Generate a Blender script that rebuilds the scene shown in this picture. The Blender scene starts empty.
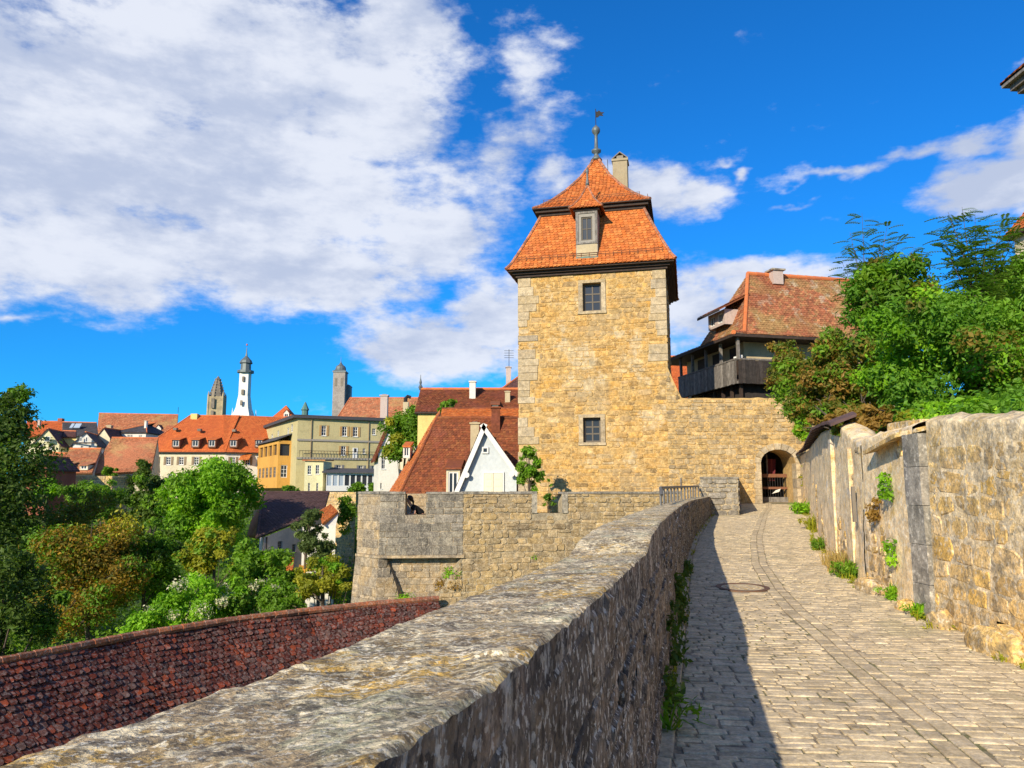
import bpy, math, random
import numpy as np
from mathutils import Vector as V3
from mathutils import noise as mn

R = random.Random(11)
NR = np.random.RandomState(5)
F = 760.0
PITCH = math.radians(7.94)
CP, SP = math.cos(PITCH), math.sin(PITCH)
EYE = 1.65
SLOPE = 0.033
SUN = V3((-1.12, -1.95, 1.0)).normalized()

# the eye is the world origin; heights are measured from it
def ray(px, py):
    a = (px - 512) / F; b = (384 - py) / F
    return V3((a, CP - b * SP, SP + b * CP))
def P(px, py, Y):
    d = ray(px, py); t = Y / d.y
    return V3((d.x * t, Y, d.z * t))
def G(px, py):
    d = ray(px, py); t = -EYE / (d.z - SLOPE * d.y)
    return d * t
def road_z(y): return -EYE + SLOPE * y

C = bpy.context.scene.collection
# ------------------------------------------------------------------ mesh building
class MB:
    def __init__(s): s.v = []; s.nv = 0; s.f = []; s.r = []; s.m = []
    def add(s, verts, faces, rnd=None, mi=0):
        if rnd is None: rnd = (R.random(), R.random(), R.random())
        o = s.nv
        s.v.append(np.array([tuple(p) for p in verts], np.float32).reshape(-1, 3)); s.nv += len(verts)
        for fc in faces:
            s.f.append([o + i for i in fc]); s.r.append(rnd); s.m.append(mi)
    def addnp(s, verts, faces, rnd):
        o = s.nv; s.v.append(verts.astype(np.float32)); s.nv += len(verts)
        s.f.extend((faces + o).tolist()); s.r.extend(map(tuple, rnd.tolist())); s.m.extend([0] * len(faces))
    def obox(s, O, A, B, D, rnd=None, mi=0):
        O, A, B, D = V3(O), V3(A), V3(B), V3(D)
        if A.cross(B).dot(D) < 0: A, B = B, A
        p = [O, O + A, O + A + B, O + B, O + D, O + A + D, O + A + B + D, O + B + D]
        s.add(p, [(3, 2, 1, 0), (4, 5, 6, 7), (0, 1, 5, 4), (1, 2, 6, 5), (2, 3, 7, 6), (3, 0, 4, 7)], rnd, mi)
    def box(s, c, sx, sy, sz, rz=0.0, rnd=None, mi=0):
        u = V3((math.cos(rz), math.sin(rz), 0)); w = V3((-math.sin(rz), math.cos(rz), 0))
        s.obox(V3(c) - u * sx / 2 - w * sy / 2, u * sx, w * sy, V3((0, 0, sz)), rnd, mi)
    def quad(s, a, b, c, d, rnd=None, mi=0): s.add([a, b, c, d], [(0, 1, 2, 3)], rnd, mi)
    def poly(s, pts, rnd=None, mi=0): s.add(pts, [tuple(range(len(pts)))], rnd, mi)
    def slab(s, pts, off, rnd=None, mi=0):
        n = len(pts); off = V3(off); pts = [V3(p) for p in pts]
        nrm = (pts[1] - pts[0]).cross(pts[2] - pts[0])
        if nrm.dot(off) > 0: pts = pts[::-1]
        q = pts + [p + off for p in pts]
        fc = [tuple(range(n)), tuple(range(2 * n - 1, n - 1, -1))]
        for i in range(n): j = (i + 1) % n; fc.append((j, i, i + n, j + n))
        s.add(q, fc, rnd, mi)
    def tube(s, pts, rad, n=8, rnd=None, cap=True):
        pts = [V3(p) for p in pts]
        if not hasattr(rad, '__len__'): rad = [rad] * len(pts)
        vs = []; prev = None
        for i, p in enumerate(pts):
            t = (pts[min(i + 1, len(pts) - 1)] - pts[max(i - 1, 0)]).normalized()
            a = t.cross(V3((0, 0, 1)) if abs(t.z) < .9 else V3((1, 0, 0))).normalized()
            if prev is not None:
                a = (prev - t * prev.dot(t)).normalized()
            prev = a
            b = t.cross(a)
            for k in range(n):
                an = 2 * math.pi * k / n
                vs.append(p + (a * math.cos(an) + b * math.sin(an)) * rad[i])
        fc = []
        for i in range(len(pts) - 1):
            for k in range(n):
                k2 = (k + 1) % n
                fc.append((i * n + k, i * n + k2, (i + 1) * n + k2, (i + 1) * n + k))
        if cap: fc.append(tuple(range(n - 1, -1, -1))); fc.append(tuple((len(pts) - 1) * n + k for k in range(n)))
        s.add(vs, fc, rnd)
    def lathe(s, c, prof, n=12, rnd=None, ph=0.0):
        c = V3(c); vs = []
        for r, z in prof:
            for k in range(n):
                an = 2 * math.pi * k / n + ph
                vs.append(c + V3((r * math.cos(an), r * math.sin(an), z)))
        fc = []
        for i in range(len(prof) - 1):
            for k in range(n):
                k2 = (k + 1) % n
                fc.append((i * n + k, i * n + k2, (i + 1) * n + k2, (i + 1) * n + k))
        fc.append(tuple(range(n - 1, -1, -1))); fc.append(tuple((len(prof) - 1) * n + k for k in range(n)))
        s.add(vs, fc, rnd)
    def grid(s, pts, rnd=None):            # pts[i][j]
        n, m = len(pts), len(pts[0])
        fc = np.array([[(i * m + j), (i * m + j + 1), ((i + 1) * m + j + 1), ((i + 1) * m + j)] for i in range(n - 1) for j in range(m - 1)])
        r = NR.rand(len(fc), 3) if rnd is None else np.tile(np.array(rnd), (len(fc), 1))
        s.addnp(np.array([tuple(p) for row in pts for p in row]), fc, r)

ORG = {}
def build(name, mb, mats, parent=None, smooth=False):
    v = np.concatenate(mb.v)
    if parent is not None: org = ORG[parent]
    else:
        lo, hi = v.min(0), v.max(0); org = np.array([(lo[0] + hi[0]) / 2, (lo[1] + hi[1]) / 2, lo[2]])
    me = bpy.data.meshes.new(name)
    tot = np.array([len(f) for f in mb.f], np.int32)
    st = np.concatenate([[0], np.cumsum(tot)[:-1]]).astype(np.int32)
    idx = np.fromiter((i for f in mb.f for i in f), np.int32)
    me.vertices.add(len(v)); me.vertices.foreach_set('co', (v - org).astype(np.float32).ravel())
    me.loops.add(len(idx)); me.loops.foreach_set('vertex_index', idx)
    me.polygons.add(len(tot)); me.polygons.foreach_set('loop_start', st); me.polygons.foreach_set('loop_total', tot)
    me.polygons.foreach_set('use_smooth', np.full(len(tot), bool(smooth)))
    if not isinstance(mats, (list, tuple)): mats = [mats]
    for m in mats: me.materials.append(m)
    if len(mats) > 1: me.polygons.foreach_set('material_index', np.array(mb.m, np.int32))
    at = me.attributes.new('rnd', 'FLOAT_VECTOR', 'FACE')
    at.data.foreach_set('vector', np.array(mb.r, np.float32).ravel())
    me.update(calc_edges=True); me.validate()
    o = bpy.data.objects.new(name, me); C.objects.link(o)
    if parent is not None: o.parent = parent
    else: o.location = org
    ORG[o] = org
    return o
def tag(o, label=None, cat=None, group=None, kind=None):
    if label: o['label'] = label
    if cat: o['category'] = cat
    if group: o['group'] = group
    if kind: o['kind'] = kind
    return o
def thing(name, label, cat, loc, group=None):
    o = bpy.data.objects.new(name, None); C.objects.link(o); o.location = V3(loc); o.empty_display_size = .3
    ORG[o] = np.array(tuple(loc), float)
    return tag(o, label, cat, group)

# ------------------------------------------------------------------ materials
def mat(name, base, layers=(), rough=.9, bump=(), vary=0.0, spec=.3, metallic=0.0, transl=None, sat=None, grain=None):
    if grain is None: grain = STONY.get(name, .0)
    """base: a colour, or a palette read by the random value of each face; layers: (scale, detail, lo, hi, colour, amount[, stretch])"""
    m = bpy.data.materials.new(name); m.use_nodes = True
    nt = m.node_tree; N = nt.nodes; L = nt.links
    bs = N['Principled BSDF']; bs.inputs['Roughness'].default_value = rough
    bs.inputs['Specular IOR Level'].default_value = spec; bs.inputs['Metallic'].default_value = metallic
    geo = N.new('ShaderNodeNewGeometry'); pos = geo.outputs['Position']
    att = N.new('ShaderNodeAttribute'); att.attribute_name = 'rnd'
    sep = N.new('ShaderNodeSeparateXYZ'); L.new(att.outputs['Vector'], sep.inputs[0])
    if isinstance(base[0], (tuple, list)):
        rp = N.new('ShaderNodeValToRGB'); rp.color_ramp.interpolation = 'LINEAR'
        el = rp.color_ramp.elements
        while len(el) < len(base): el.new(.5)
        for i, c in enumerate(base): el[i].position = i / (len(base) - 1); el[i].color = (*c, 1)
        L.new(sep.outputs[0], rp.inputs[0]); col = rp.outputs[0]
    else:
        rg = N.new('ShaderNodeRGB'); rg.outputs[0].default_value = (*base, 1); col = rg.outputs[0]
    if vary:
        mr = N.new('ShaderNodeMapRange'); L.new(sep.outputs[1], mr.inputs[0]); mr.inputs[3].default_value = 1 - vary; mr.inputs[4].default_value = 1 + vary
        hs = N.new('ShaderNodeHueSaturation'); L.new(mr.outputs[0], hs.inputs['Value']); L.new(col, hs.inputs['Color']); col = hs.outputs[0]
    def noise(sc, det, st=None, rough_=.6):
        n = N.new('ShaderNodeTexNoise'); n.inputs['Scale'].default_value = sc; n.inputs['Detail'].default_value = det; n.inputs['Roughness'].default_value = rough_
        src = pos
        if st:
            mp = N.new('ShaderNodeMapping'); mp.inputs['Scale'].default_value = st; L.new(pos, mp.inputs[0]); src = mp.outputs[0]
        L.new(src, n.inputs['Vector']); return n.outputs[0]
    for la in layers:
        sc, det, lo, hi, c, amt = la[:6]
        mr = N.new('ShaderNodeMapRange'); mr.interpolation_type = 'SMOOTHSTEP'
        L.new(noise(sc, det, la[6] if len(la) > 6 else None), mr.inputs[0]); hi_ = lo + (hi - lo) * .6; mr.inputs[1].default_value = lo - .02; mr.inputs[2].default_value = hi_
        mr.inputs[3].default_value = 0; mr.inputs[4].default_value = amt
        mx = N.new('ShaderNodeMix'); mx.data_type = 'RGBA'; L.new(mr.outputs[0], mx.inputs[0]); L.new(col, mx.inputs[6]); mx.inputs[7].default_value = (*c, 1)
        col = mx.outputs[2]
    if grain:
        for sc_g, dt_g, am in ((5.5, 9, grain), (38, 6, grain * .75)):
            mr = N.new('ShaderNodeMapRange'); L.new(noise(sc_g, dt_g, None, .72), mr.inputs[0]); mr.inputs[1].default_value = .34; mr.inputs[2].default_value = .66; mr.inputs[3].default_value = 1 - am; mr.inputs[4].default_value = 1 + am * .8
            hs = N.new('ShaderNodeHueSaturation'); L.new(mr.outputs[0], hs.inputs['Value']); L.new(col, hs.inputs['Color']); col = hs.outputs[0]
    L.new(col, bs.inputs['Base Color'])
    last = None
    for b in bump:
        bp = N.new('ShaderNodeBump'); bp.inputs['Strength'].default_value = b[1]; bp.inputs['Distance'].default_value = b[2]
        L.new(noise(b[0], 8, b[3] if len(b) > 3 else None), bp.inputs['Height'])
        if last is not None: L.new(last, bp.inputs['Normal'])
        last = bp.outputs[0]
    if last is not None: L.new(last, bs.inputs['Normal'])
    if transl is not None:
        tr = N.new('ShaderNodeBsdfTranslucent'); mx = N.new('ShaderNodeMixShader'); mx.inputs[0].default_value = transl
        hs = N.new('ShaderNodeHueSaturation'); hs.inputs['Value'].default_value = 1.5; hs.inputs['Saturation'].default_value = 1.1; L.new(col, hs.inputs['Color']); L.new(hs.outputs[0], tr.inputs[0])
        L.new(bs.outputs[0], mx.inputs[1]); L.new(tr.outputs[0], mx.inputs[2])
        L.new(mx.outputs[0], N['Material Output'].inputs[0])
    return m

# strength of the fine mottling that each weathered surface has of its own
STONY = dict(tower_stone=.42, tower_mortar=.34, quoin=.36, gate_stone=.45, bastion_stone=.42, bastion_rubble=.46, grey_stone=.45, mortar=.4, right_stone=.5, right_mortar=.45, right_plaster=.36, pillar_stone=.45,
    parapet_top=.5, parapet_face=.55, parapet_stone=.55, sett=.34, joint=.4, strip=.34, tile_new=.28, tile_red=.34, tile_orange=.2, tile_old=.34, tile_moss=.4, tile_dark=.34, tile_brown=.25, tile_slate=.25, tile_plum=.25, ridge_old=.4, wood_grey=.35, wood_board_dark=.35, bark=.4, church=.3, tower_grey=.3)
M = {}
M['tower_stone'] = mat('tower_stone', [(0.225, 0.15, 0.07), (0.496, 0.283, 0.083), (0.559, 0.331, 0.102), (0.505, 0.275, 0.064), (0.451, 0.283, 0.109), (0.559, 0.362, 0.14), (0.378, 0.244, 0.109), (0.541, 0.394, 0.205)],
    [(.9, 6, .5, .72, (.56, .32, .09), .55), (2.4, 8, .52, .62, (.56, .37, .14), .5), (7, 6, .54, .72, (.24, .165, .085), .6), (22, 4, .55, .75, (.66, .50, .26), .4), (.45, 7, .55, .68, (.33, .26, .16), .5), (.7, 6, .56, .66, (.60, .50, .33), .5)], vary=.15, bump=[(14, .5, .03), (60, .3, .01)])
M['tower_mortar'] = mat('tower_mortar', (.56, .365, .14), [(3, 6, .45, .7, (.46, .295, .11), .7), (18, 5, .5, .7, (.60, .45, .24), .5)], bump=[(20, .6, .02)])
M['quoin'] = mat('quoin', [(0.357, 0.272, 0.165), (0.476, 0.368, 0.225), (0.408, 0.304, 0.165), (0.527, 0.416, 0.262), (0.306, 0.24, 0.158)], [(6, 6, .5, .75, (.30, .25, .18), .5), (25, 4, .5, .7, (.64, .55, .40), .3)], bump=[(18, .4, .02)])
M['gate_stone'] = mat('gate_stone', [(0.247, 0.179, 0.099), (0.513, 0.324, 0.12), (0.418, 0.281, 0.127), (0.57, 0.375, 0.141), (0.342, 0.247, 0.134), (0.513, 0.375, 0.197)],
    [(1.2, 5, .5, .75, (.58, .37, .11), .45), (6, 6, .5, .72, (.24, .19, .13), .5), (25, 4, .5, .7, (.62, .52, .33), .4)], vary=.18, bump=[(14, .5, .03), (60, .3, .01)])
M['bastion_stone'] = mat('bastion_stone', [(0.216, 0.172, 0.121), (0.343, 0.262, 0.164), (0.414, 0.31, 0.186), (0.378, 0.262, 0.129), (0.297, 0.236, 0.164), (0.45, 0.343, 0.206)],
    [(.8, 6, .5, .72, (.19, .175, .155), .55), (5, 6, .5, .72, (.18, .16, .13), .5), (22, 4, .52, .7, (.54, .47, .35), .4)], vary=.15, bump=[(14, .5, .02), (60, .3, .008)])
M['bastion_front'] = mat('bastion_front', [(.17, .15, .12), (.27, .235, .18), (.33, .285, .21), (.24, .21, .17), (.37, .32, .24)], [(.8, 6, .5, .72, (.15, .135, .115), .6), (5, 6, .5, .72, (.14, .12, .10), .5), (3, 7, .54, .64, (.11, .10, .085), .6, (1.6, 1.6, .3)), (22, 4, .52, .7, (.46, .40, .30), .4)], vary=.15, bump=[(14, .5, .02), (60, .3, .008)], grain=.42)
M['bastion_rubble'] = mat('bastion_rubble', [(0.253, 0.188, 0.112), (0.434, 0.302, 0.141), (0.361, 0.261, 0.141), (0.487, 0.335, 0.147), (0.326, 0.245, 0.141), (0.506, 0.375, 0.204)],
    [(.7, 5, .5, .72, (.54, .37, .14), .45), (5, 6, .5, .72, (.22, .18, .13), .5), (22, 4, .52, .7, (.58, .49, .34), .4)], vary=.18, bump=[(14, .6, .03), (60, .3, .01)])
M['grey_stone'] = mat('grey_stone', [(.20, .18, .15), (.33, .29, .23), (.27, .24, .2), (.40, .35, .26)], [(4, 6, .48, .7, (.13, .12, .11), .6), (18, 5, .55, .7, (.48, .43, .33), .5)], vary=.15, bump=[(16, .6, .02)])
M['mortar'] = mat('mortar', (.42, .34, .22), [(3, 6, .45, .7, (.26, .21, .14), .7), (18, 5, .5, .7, (.52, .44, .3), .5)], bump=[(20, .6, .02)])
M['right_stone'] = mat('right_stone', [(0.435, 0.302, 0.138), (0.784, 0.517, 0.216), (0.609, 0.391, 0.138), (0.9, 0.63, 0.305), (0.698, 0.454, 0.157), (0.87, 0.517, 0.108)],
    [(1.3, 5, .52, .72, (.58, .42, .15), .5), (5, 7, .5, .68, (.22, .19, .14), .65), (14, 7, .54, .66, (.66, .60, .48), .55), (40, 5, .56, .7, (.2, .17, .12), .5)], vary=.18, bump=[(12, .6, .03), (50, .5, .012)])
M['right_mortar'] = mat('right_mortar', (.82, .63, .37), [(2, 6, .45, .68, (.50, .34, .13), .6), (8, 7, .5, .66, (.30, .26, .2), .6), (24, 6, .52, .66, (.66, .58, .44), .6)], bump=[(10, .7, .03), (45, .5, .012)])
M['right_plaster'] = mat('right_plaster', (.90, .67, .38), [(1.2, 6, .5, .7, (.70, .50, .26), .6), (3, 7, .56, .70, (.46, .38, .27), .6), (2.2, 6, .58, .68, (.42, .34, .24), .55, (1.6, 1.6, .4)), (16, 7, .53, .66, (.84, .76, .60), .6), (5, 7, .60, .68, (.72, .46, .11), .6), (1.8, 7, .60, .68, (.55, .52, .46), .6)], bump=[(7, .6, .03), (45, .6, .012)])
M['pillar_stone'] = mat('pillar_stone', [(.26, .235, .19), (.32, .285, .235)], [(3, 7, .5, .66, (.17, .16, .15), .7, (1, 1, .4)), (14, 6, .55, .68, (.6, .55, .46), .6)], bump=[(14, .6, .02)])
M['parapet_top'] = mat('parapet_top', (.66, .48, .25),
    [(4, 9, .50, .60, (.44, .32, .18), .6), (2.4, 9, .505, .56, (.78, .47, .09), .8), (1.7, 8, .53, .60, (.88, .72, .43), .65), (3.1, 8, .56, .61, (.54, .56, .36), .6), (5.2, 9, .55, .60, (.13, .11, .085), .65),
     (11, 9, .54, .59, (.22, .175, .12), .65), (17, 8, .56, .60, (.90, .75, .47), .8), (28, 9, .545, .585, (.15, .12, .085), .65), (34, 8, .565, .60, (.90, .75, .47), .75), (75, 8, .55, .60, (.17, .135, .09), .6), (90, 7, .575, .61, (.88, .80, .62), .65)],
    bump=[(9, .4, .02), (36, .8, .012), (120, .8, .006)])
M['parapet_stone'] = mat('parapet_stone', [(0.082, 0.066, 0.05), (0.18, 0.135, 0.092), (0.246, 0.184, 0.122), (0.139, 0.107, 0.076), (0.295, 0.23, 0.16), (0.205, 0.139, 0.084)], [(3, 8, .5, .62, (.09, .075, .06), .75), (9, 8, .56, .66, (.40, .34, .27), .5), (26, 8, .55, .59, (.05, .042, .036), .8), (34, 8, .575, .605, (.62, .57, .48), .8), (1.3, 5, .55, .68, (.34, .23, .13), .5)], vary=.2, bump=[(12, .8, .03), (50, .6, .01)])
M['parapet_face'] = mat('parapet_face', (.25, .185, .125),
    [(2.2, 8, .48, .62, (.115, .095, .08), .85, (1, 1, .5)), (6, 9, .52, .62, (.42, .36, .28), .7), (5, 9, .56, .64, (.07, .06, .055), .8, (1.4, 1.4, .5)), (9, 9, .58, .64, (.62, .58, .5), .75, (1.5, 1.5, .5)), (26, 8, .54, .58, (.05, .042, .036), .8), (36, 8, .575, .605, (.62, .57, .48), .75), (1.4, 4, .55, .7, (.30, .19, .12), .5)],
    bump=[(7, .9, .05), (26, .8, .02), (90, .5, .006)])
M['sett'] = mat('sett', [(0.516, 0.41, 0.253), (0.629, 0.508, 0.32), (0.583, 0.475, 0.306), (0.673, 0.535, 0.325), (0.55, 0.454, 0.306), (0.629, 0.486, 0.287)],
    [(.35, 4, .48, .7, (.58, .47, .31), .5), (9, 7, .54, .68, (.36, .31, .24), .5), (40, 5, .55, .7, (.62, .54, .42), .5), (.9, 5, .6, .72, (.33, .30, .17), .4)], vary=.14, rough=.72, bump=[(30, .4, .01), (110, .3, .004)])
M['joint'] = mat('joint', (.34, .27, .18), [(1.1, 5, .53, .66, (.15, .16, .06), .8), (14, 5, .5, .7, (.28, .235, .17), .6)], bump=[(40, .6, .01)])
M['strip'] = mat('strip', [(0.516, 0.41, 0.253), (0.629, 0.508, 0.32), (0.583, 0.464, 0.297)], [(10, 7, .52, .66, (.40, .34, .25), .5), (40, 5, .55, .7, (.55, .49, .39), .5)], vary=.08, rough=.72, bump=[(30, .4, .01)])
M['rust'] = mat('rust', (.17, .085, .045), [(30, 6, .45, .65, (.11, .08, .06), .7)], rough=.6, bump=[(60, .3, .004)])
M['tile_new'] = mat('tile_new', [(0.38, 0.108, 0.025), (0.551, 0.162, 0.034), (0.627, 0.205, 0.047), (0.57, 0.151, 0.025), (0.475, 0.13, 0.03), (0.646, 0.238, 0.06)], [(1.2, 4, .58, .75, (.40, .10, .04), .3), (30, 4, .5, .75, (.44, .11, .04), .4)], vary=.1, rough=.75, bump=[(50, .2, .004)])
M['tile_ridge'] = mat('tile_ridge', [(.55, .16, .05), (.66, .2, .06), (.48, .14, .06)], [(20, 5, .5, .75, (.35, .14, .08), .5)], rough=.8)
M['ridge_old'] = mat('ridge_old', [(.42, .13, .05), (.5, .17, .07), (.30, .10, .05), (.36, .14, .08)], [(7, 7, .5, .62, (.22, .12, .08), .7), (20, 6, .55, .65, (.5, .4, .3), .6)], rough=.85, vary=.2)
M['tile_red'] = mat('tile_red', [(0.141, 0.043, 0.02), (0.23, 0.062, 0.024), (0.269, 0.08, 0.027), (0.192, 0.06, 0.024), (0.282, 0.101, 0.034)], [(.5, 5, .52, .7, (.24, .07, .045), .5), (12, 5, .55, .7, (.2, .06, .04), .4)], vary=.18, rough=.85)
M['tile_orange'] = mat('tile_orange', [(0.5, 0.112, 0.03), (0.56, 0.14, 0.035), (0.6, 0.157, 0.04)], [(.25, 4, .5, .7, (.48, .11, .035), .5)], vary=.06, rough=.85)
M['tile_old'] = mat('tile_old', [(.34, .11, .05), (.50, .18, .08), (.42, .15, .07), (.54, .22, .10), (.38, .17, .09)], [(.22, 5, .52, .66, (.48, .31, .12), .6), (.6, 5, .55, .7, (.33, .16, .08), .5)], vary=.18, rough=.9)
M['tile_moss'] = mat('tile_moss', [(.26, .10, .05), (.42, .15, .07), (.36, .13, .06), (.46, .21, .09), (.30, .16, .07)], [(.5, 6, .48, .62, (.34, .24, .09), .65), (1.5, 6, .58, .68, (.50, .44, .32), .5), (.35, 4, .54, .7, (.27, .08, .04), .5)], vary=.25, rough=.9)
M['tile_dark'] = mat('tile_dark', [(0.05, 0.014, 0.01), (0.116, 0.025, 0.014), (0.188, 0.034, 0.014), (0.066, 0.021, 0.016), (0.29, 0.053, 0.015), (0.123, 0.04, 0.027), (0.095, 0.021, 0.011), (0.159, 0.086, 0.065)], [(1.0, 6, .52, .68, (.07, .035, .03), .5), (14, 7, .53, .60, (.26, .21, .19), .5), (9, 6, .56, .66, (.05, .03, .026), .5)], vary=.3, rough=.75, bump=[(40, .4, .008)])
M['tile_brown'] = mat('tile_brown', [(.085, .05, .048), (.12, .065, .06), (.10, .06, .057)], [(.4, 5, .5, .7, (.13, .08, .07), .5)], vary=.12, rough=.85)
M['tile_slate'] = mat('tile_slate', [(.06, .06, .07), (.09, .085, .09), (.075, .065, .07)], vary=.15, rough=.8)
M['tile_plum'] = mat('tile_plum', [(.10, .05, .05), (.16, .07, .06), (.12, .055, .05)], vary=.2, rough=.85)
M['wood_dark'] = mat('wood_dark', (.045, .03, .024), [(6, 5, .5, .7, (.075, .05, .035), .6)], rough=.8)
M['wood_grey'] = mat('wood_grey', [(.13, .115, .10), (.24, .22, .20), (.19, .17, .15), (.29, .265, .235)], [(5, 7, .5, .66, (.10, .085, .075), .6, (4, 4, .5))], vary=.15, rough=.85)
M['wood_board_dark'] = mat('wood_board_dark', [(.035, .03, .028), (.06, .05, .045), (.05, .04, .035)], [(5, 7, .5, .66, (.03, .025, .025), .6, (4, 4, .5))], vary=.15)
M['wood_brown'] = mat('wood_brown', (.20, .085, .045), [(8, 6, .5, .7, (.12, .055, .03), .6)], rough=.7)
M['iron'] = mat('iron', (.022, .022, .024), [(20, 5, .55, .7, (.05, .035, .025), .5)], rough=.7, spec=.2)
M['rail'] = mat('rail', (.16, .155, .15), [(10, 5, .55, .7, (.1, .075, .06), .5)], rough=.5, metallic=.5)
M['lead'] = mat('lead', (.13, .15, .155), [(8, 5, .5, .7, (.20, .25, .23), .5)], rough=.5, metallic=.3)
M['copper'] = mat('copper', (.10, .20, .17), [(8, 5, .5, .7, (.06, .12, .11), .5)], rough=.6)
M['glass'] = mat('glass', (.03, .035, .045), rough=.14, spec=.35)
M['frame_dark'] = mat('frame_dark', (.13, .11, .085), rough=.7)
M['glass_pale'] = mat('glass_pale', (.35, .42, .50), rough=.12, spec=.8)
M['frame_white'] = mat('frame_white', (.72, .71, .67), rough=.6)
M['frame_grey'] = mat('frame_grey', (.30, .275, .235), [(9, 5, .5, .7, (.24, .22, .19), .5)], rough=.75)
M['shutter'] = mat('shutter', (.27, .20, .12), rough=.7)
M['shutter_tan'] = mat('shutter_tan', (.40, .25, .10), rough=.7)
M['shutter_grey'] = mat('shutter_grey', (.20, .19, .18), rough=.7)
M['shutter_cream'] = mat('shutter_cream', (.76, .70, .52), rough=.7)
def plaster(nm, c, d=None):
    d = d or tuple(x * .72 for x in c)
    return mat(nm, c, grain=.10, layers=[(.5, 5, .5, .72, d, .45), (3, 6, .56, .72, d, .4, (1.5, 1.5, .4))], rough=.9, bump=[(30, .2, .01)])
M['pl_cream'] = plaster('pl_cream', (.70, .62, .43))
M['pl_white'] = plaster('pl_white', (.74, .70, .60))
M['pl_khaki'] = plaster('pl_khaki', (.50, .43, .22))
M['pl_yellow'] = plaster('pl_yellow', (.66, .56, .24))
M['pl_orange'] = plaster('pl_orange', (.64, .34, .075))
M['pl_lemon'] = plaster('pl_lemon', (.74, .68, .40))
M['pl_gableyellow'] = plaster('pl_gableyellow', (.72, .56, .20))
M['pl_blue'] = plaster('pl_blue', (.56, .60, .61), (.48, .52, .54))
M['pl_pink'] = plaster('pl_pink', (.66, .55, .46))
M['pl_terracotta'] = plaster('pl_terracotta', (.66, .27, .09))
M['pl_brown'] = plaster('pl_brown', (.30, .10, .06))
M['pl_chim'] = plaster('pl_chim', (.52, .42, .26))
M['pl_chimgrey'] = plaster('pl_chimgrey', (.37, .30, .19))
M['pl_chimpink'] = plaster('pl_chimpink', (.50, .40, .35))
M['church'] = mat('church', [(.42, .34, .2), (.5, .4, .24)], [(.4, 6, .5, .7, (.26, .21, .14), .6)], bump=[(2, .5, .2)])
M['church_dark'] = mat('church_dark', [(.2, .17, .13), (.26, .22, .17)], [(.4, 6, .5, .7, (.12, .105, .09), .6)])
M['tower_white'] = mat('tower_white', (.74, .72, .66), [(.3, 6, .5, .7, (.60, .56, .48), .5)])
M['tower_grey'] = mat('tower_grey', [(.34, .30, .26), (.42, .37, .31)], [(.5, 6, .5, .7, (.22, .19, .17), .6)])
M['bark'] = mat('bark', (.11, .085, .06), [(6, 6, .5, .7, (.06, .045, .035), .7, (3, 3, .6))], bump=[(14, .8, .03)])
M['twig'] = mat('twig', (.36, .27, .18), rough=.9)
def leafm(nm, pal, transl=.38, vary=.3, sheen=.3):
    pal = [tuple(min(.9, x * g) for x, g in zip(p, ((1.25, 1.6, .9) if nm in ('lf_rust', 'lf_brown') else (1.4, 1.6, 1.0) if nm == 'lf_autumn' else (1.9, 1.5, 1.0) if nm == 'lf_yellow' else (2.45, 2.05, 1.0) if nm in ('lf_bright', 'lf_mid') else (3.0, 2.6, 1.6) if nm == 'lf_pinnate' else (2.2, 1.9, 1.0)))) for p in pal] if nm not in ('flower', 'straw') else pal
    return mat(nm, pal, [(.6, 3, .45, .7, tuple(x * .75 for x in pal[1]), .45)], rough=.55, vary=vary, transl=transl, spec=sheen)
M['lf_dark'] = leafm('lf_dark', [(.018, .042, .012), (.034, .07, .016), (.05, .085, .02)])
M['lf_mid'] = leafm('lf_mid', [(.035, .095, .014), (.06, .14, .018), (.09, .17, .025)])
M['lf_bright'] = leafm('lf_bright', [(.05, .15, .012), (.085, .21, .016), (.14, .27, .028)])
M['lf_yellow'] = leafm('lf_yellow', [(.10, .16, .018), (.17, .22, .022), (.24, .27, .04)])
M['lf_autumn'] = leafm('lf_autumn', [(.06, .075, .016), (.14, .10, .02), (.30, .15, .025), (.11, .09, .02), (.42, .17, .025)])
M['lf_rust'] = leafm('lf_rust', [(.05, .09, .016), (.10, .115, .022), (.20, .105, .03), (.08, .12, .02), (.27, .11, .035), (.06, .08, .02)])
M['lf_brown'] = leafm('lf_brown', [(.20, .09, .035), (.30, .14, .05), (.15, .10, .03)])
M['lf_elder'] = leafm('lf_elder', [(.03, .095, .014), (.05, .14, .018), (.09, .20, .03), (.045, .11, .02)])
M['lf_pinnate'] = leafm('lf_pinnate', [(.03, .075, .02), (.045, .10, .028), (.07, .13, .035)])
M['flower'] = leafm('flower', [(.62, .58, .32), (.74, .70, .46), (.5, .52, .24)], .3)
M['lf_grey'] = leafm('lf_grey', [(.03, .06, .03), (.05, .085, .04), (.07, .11, .055)])
M['straw'] = leafm('straw', [(.42, .30, .09), (.55, .40, .14), (.35, .30, .08)], .3)
M['grass'] = mat('grass', (.05, .10, .018), [(.3, 6, .45, .65, (.075, .13, .02), .7), (3, 6, .5, .7, (.03, .055, .014), .6)], grain=.45, bump=[(6, .8, .1)])
M['earth'] = mat('earth', (.09, .085, .045), [(1, 6, .45, .65, (.06, .09, .025), .7)], bump=[(6, .8, .1)])
M['skin'] = mat('skin', (.55, .30, .21), rough=.5)
M['hair'] = mat('hair', (.03, .018, .012), rough=.5)
M['cloth_black'] = mat('cloth_black', (.012, .012, .014), rough=.8)
M['cloth_navy'] = mat('cloth_navy', (.02, .022, .03), rough=.85)
M['red_cloth'] = mat('red_cloth', (.13, .018, .022), rough=.8)
M['paper'] = mat('paper', (.7, .68, .62), rough=.8)
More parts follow.
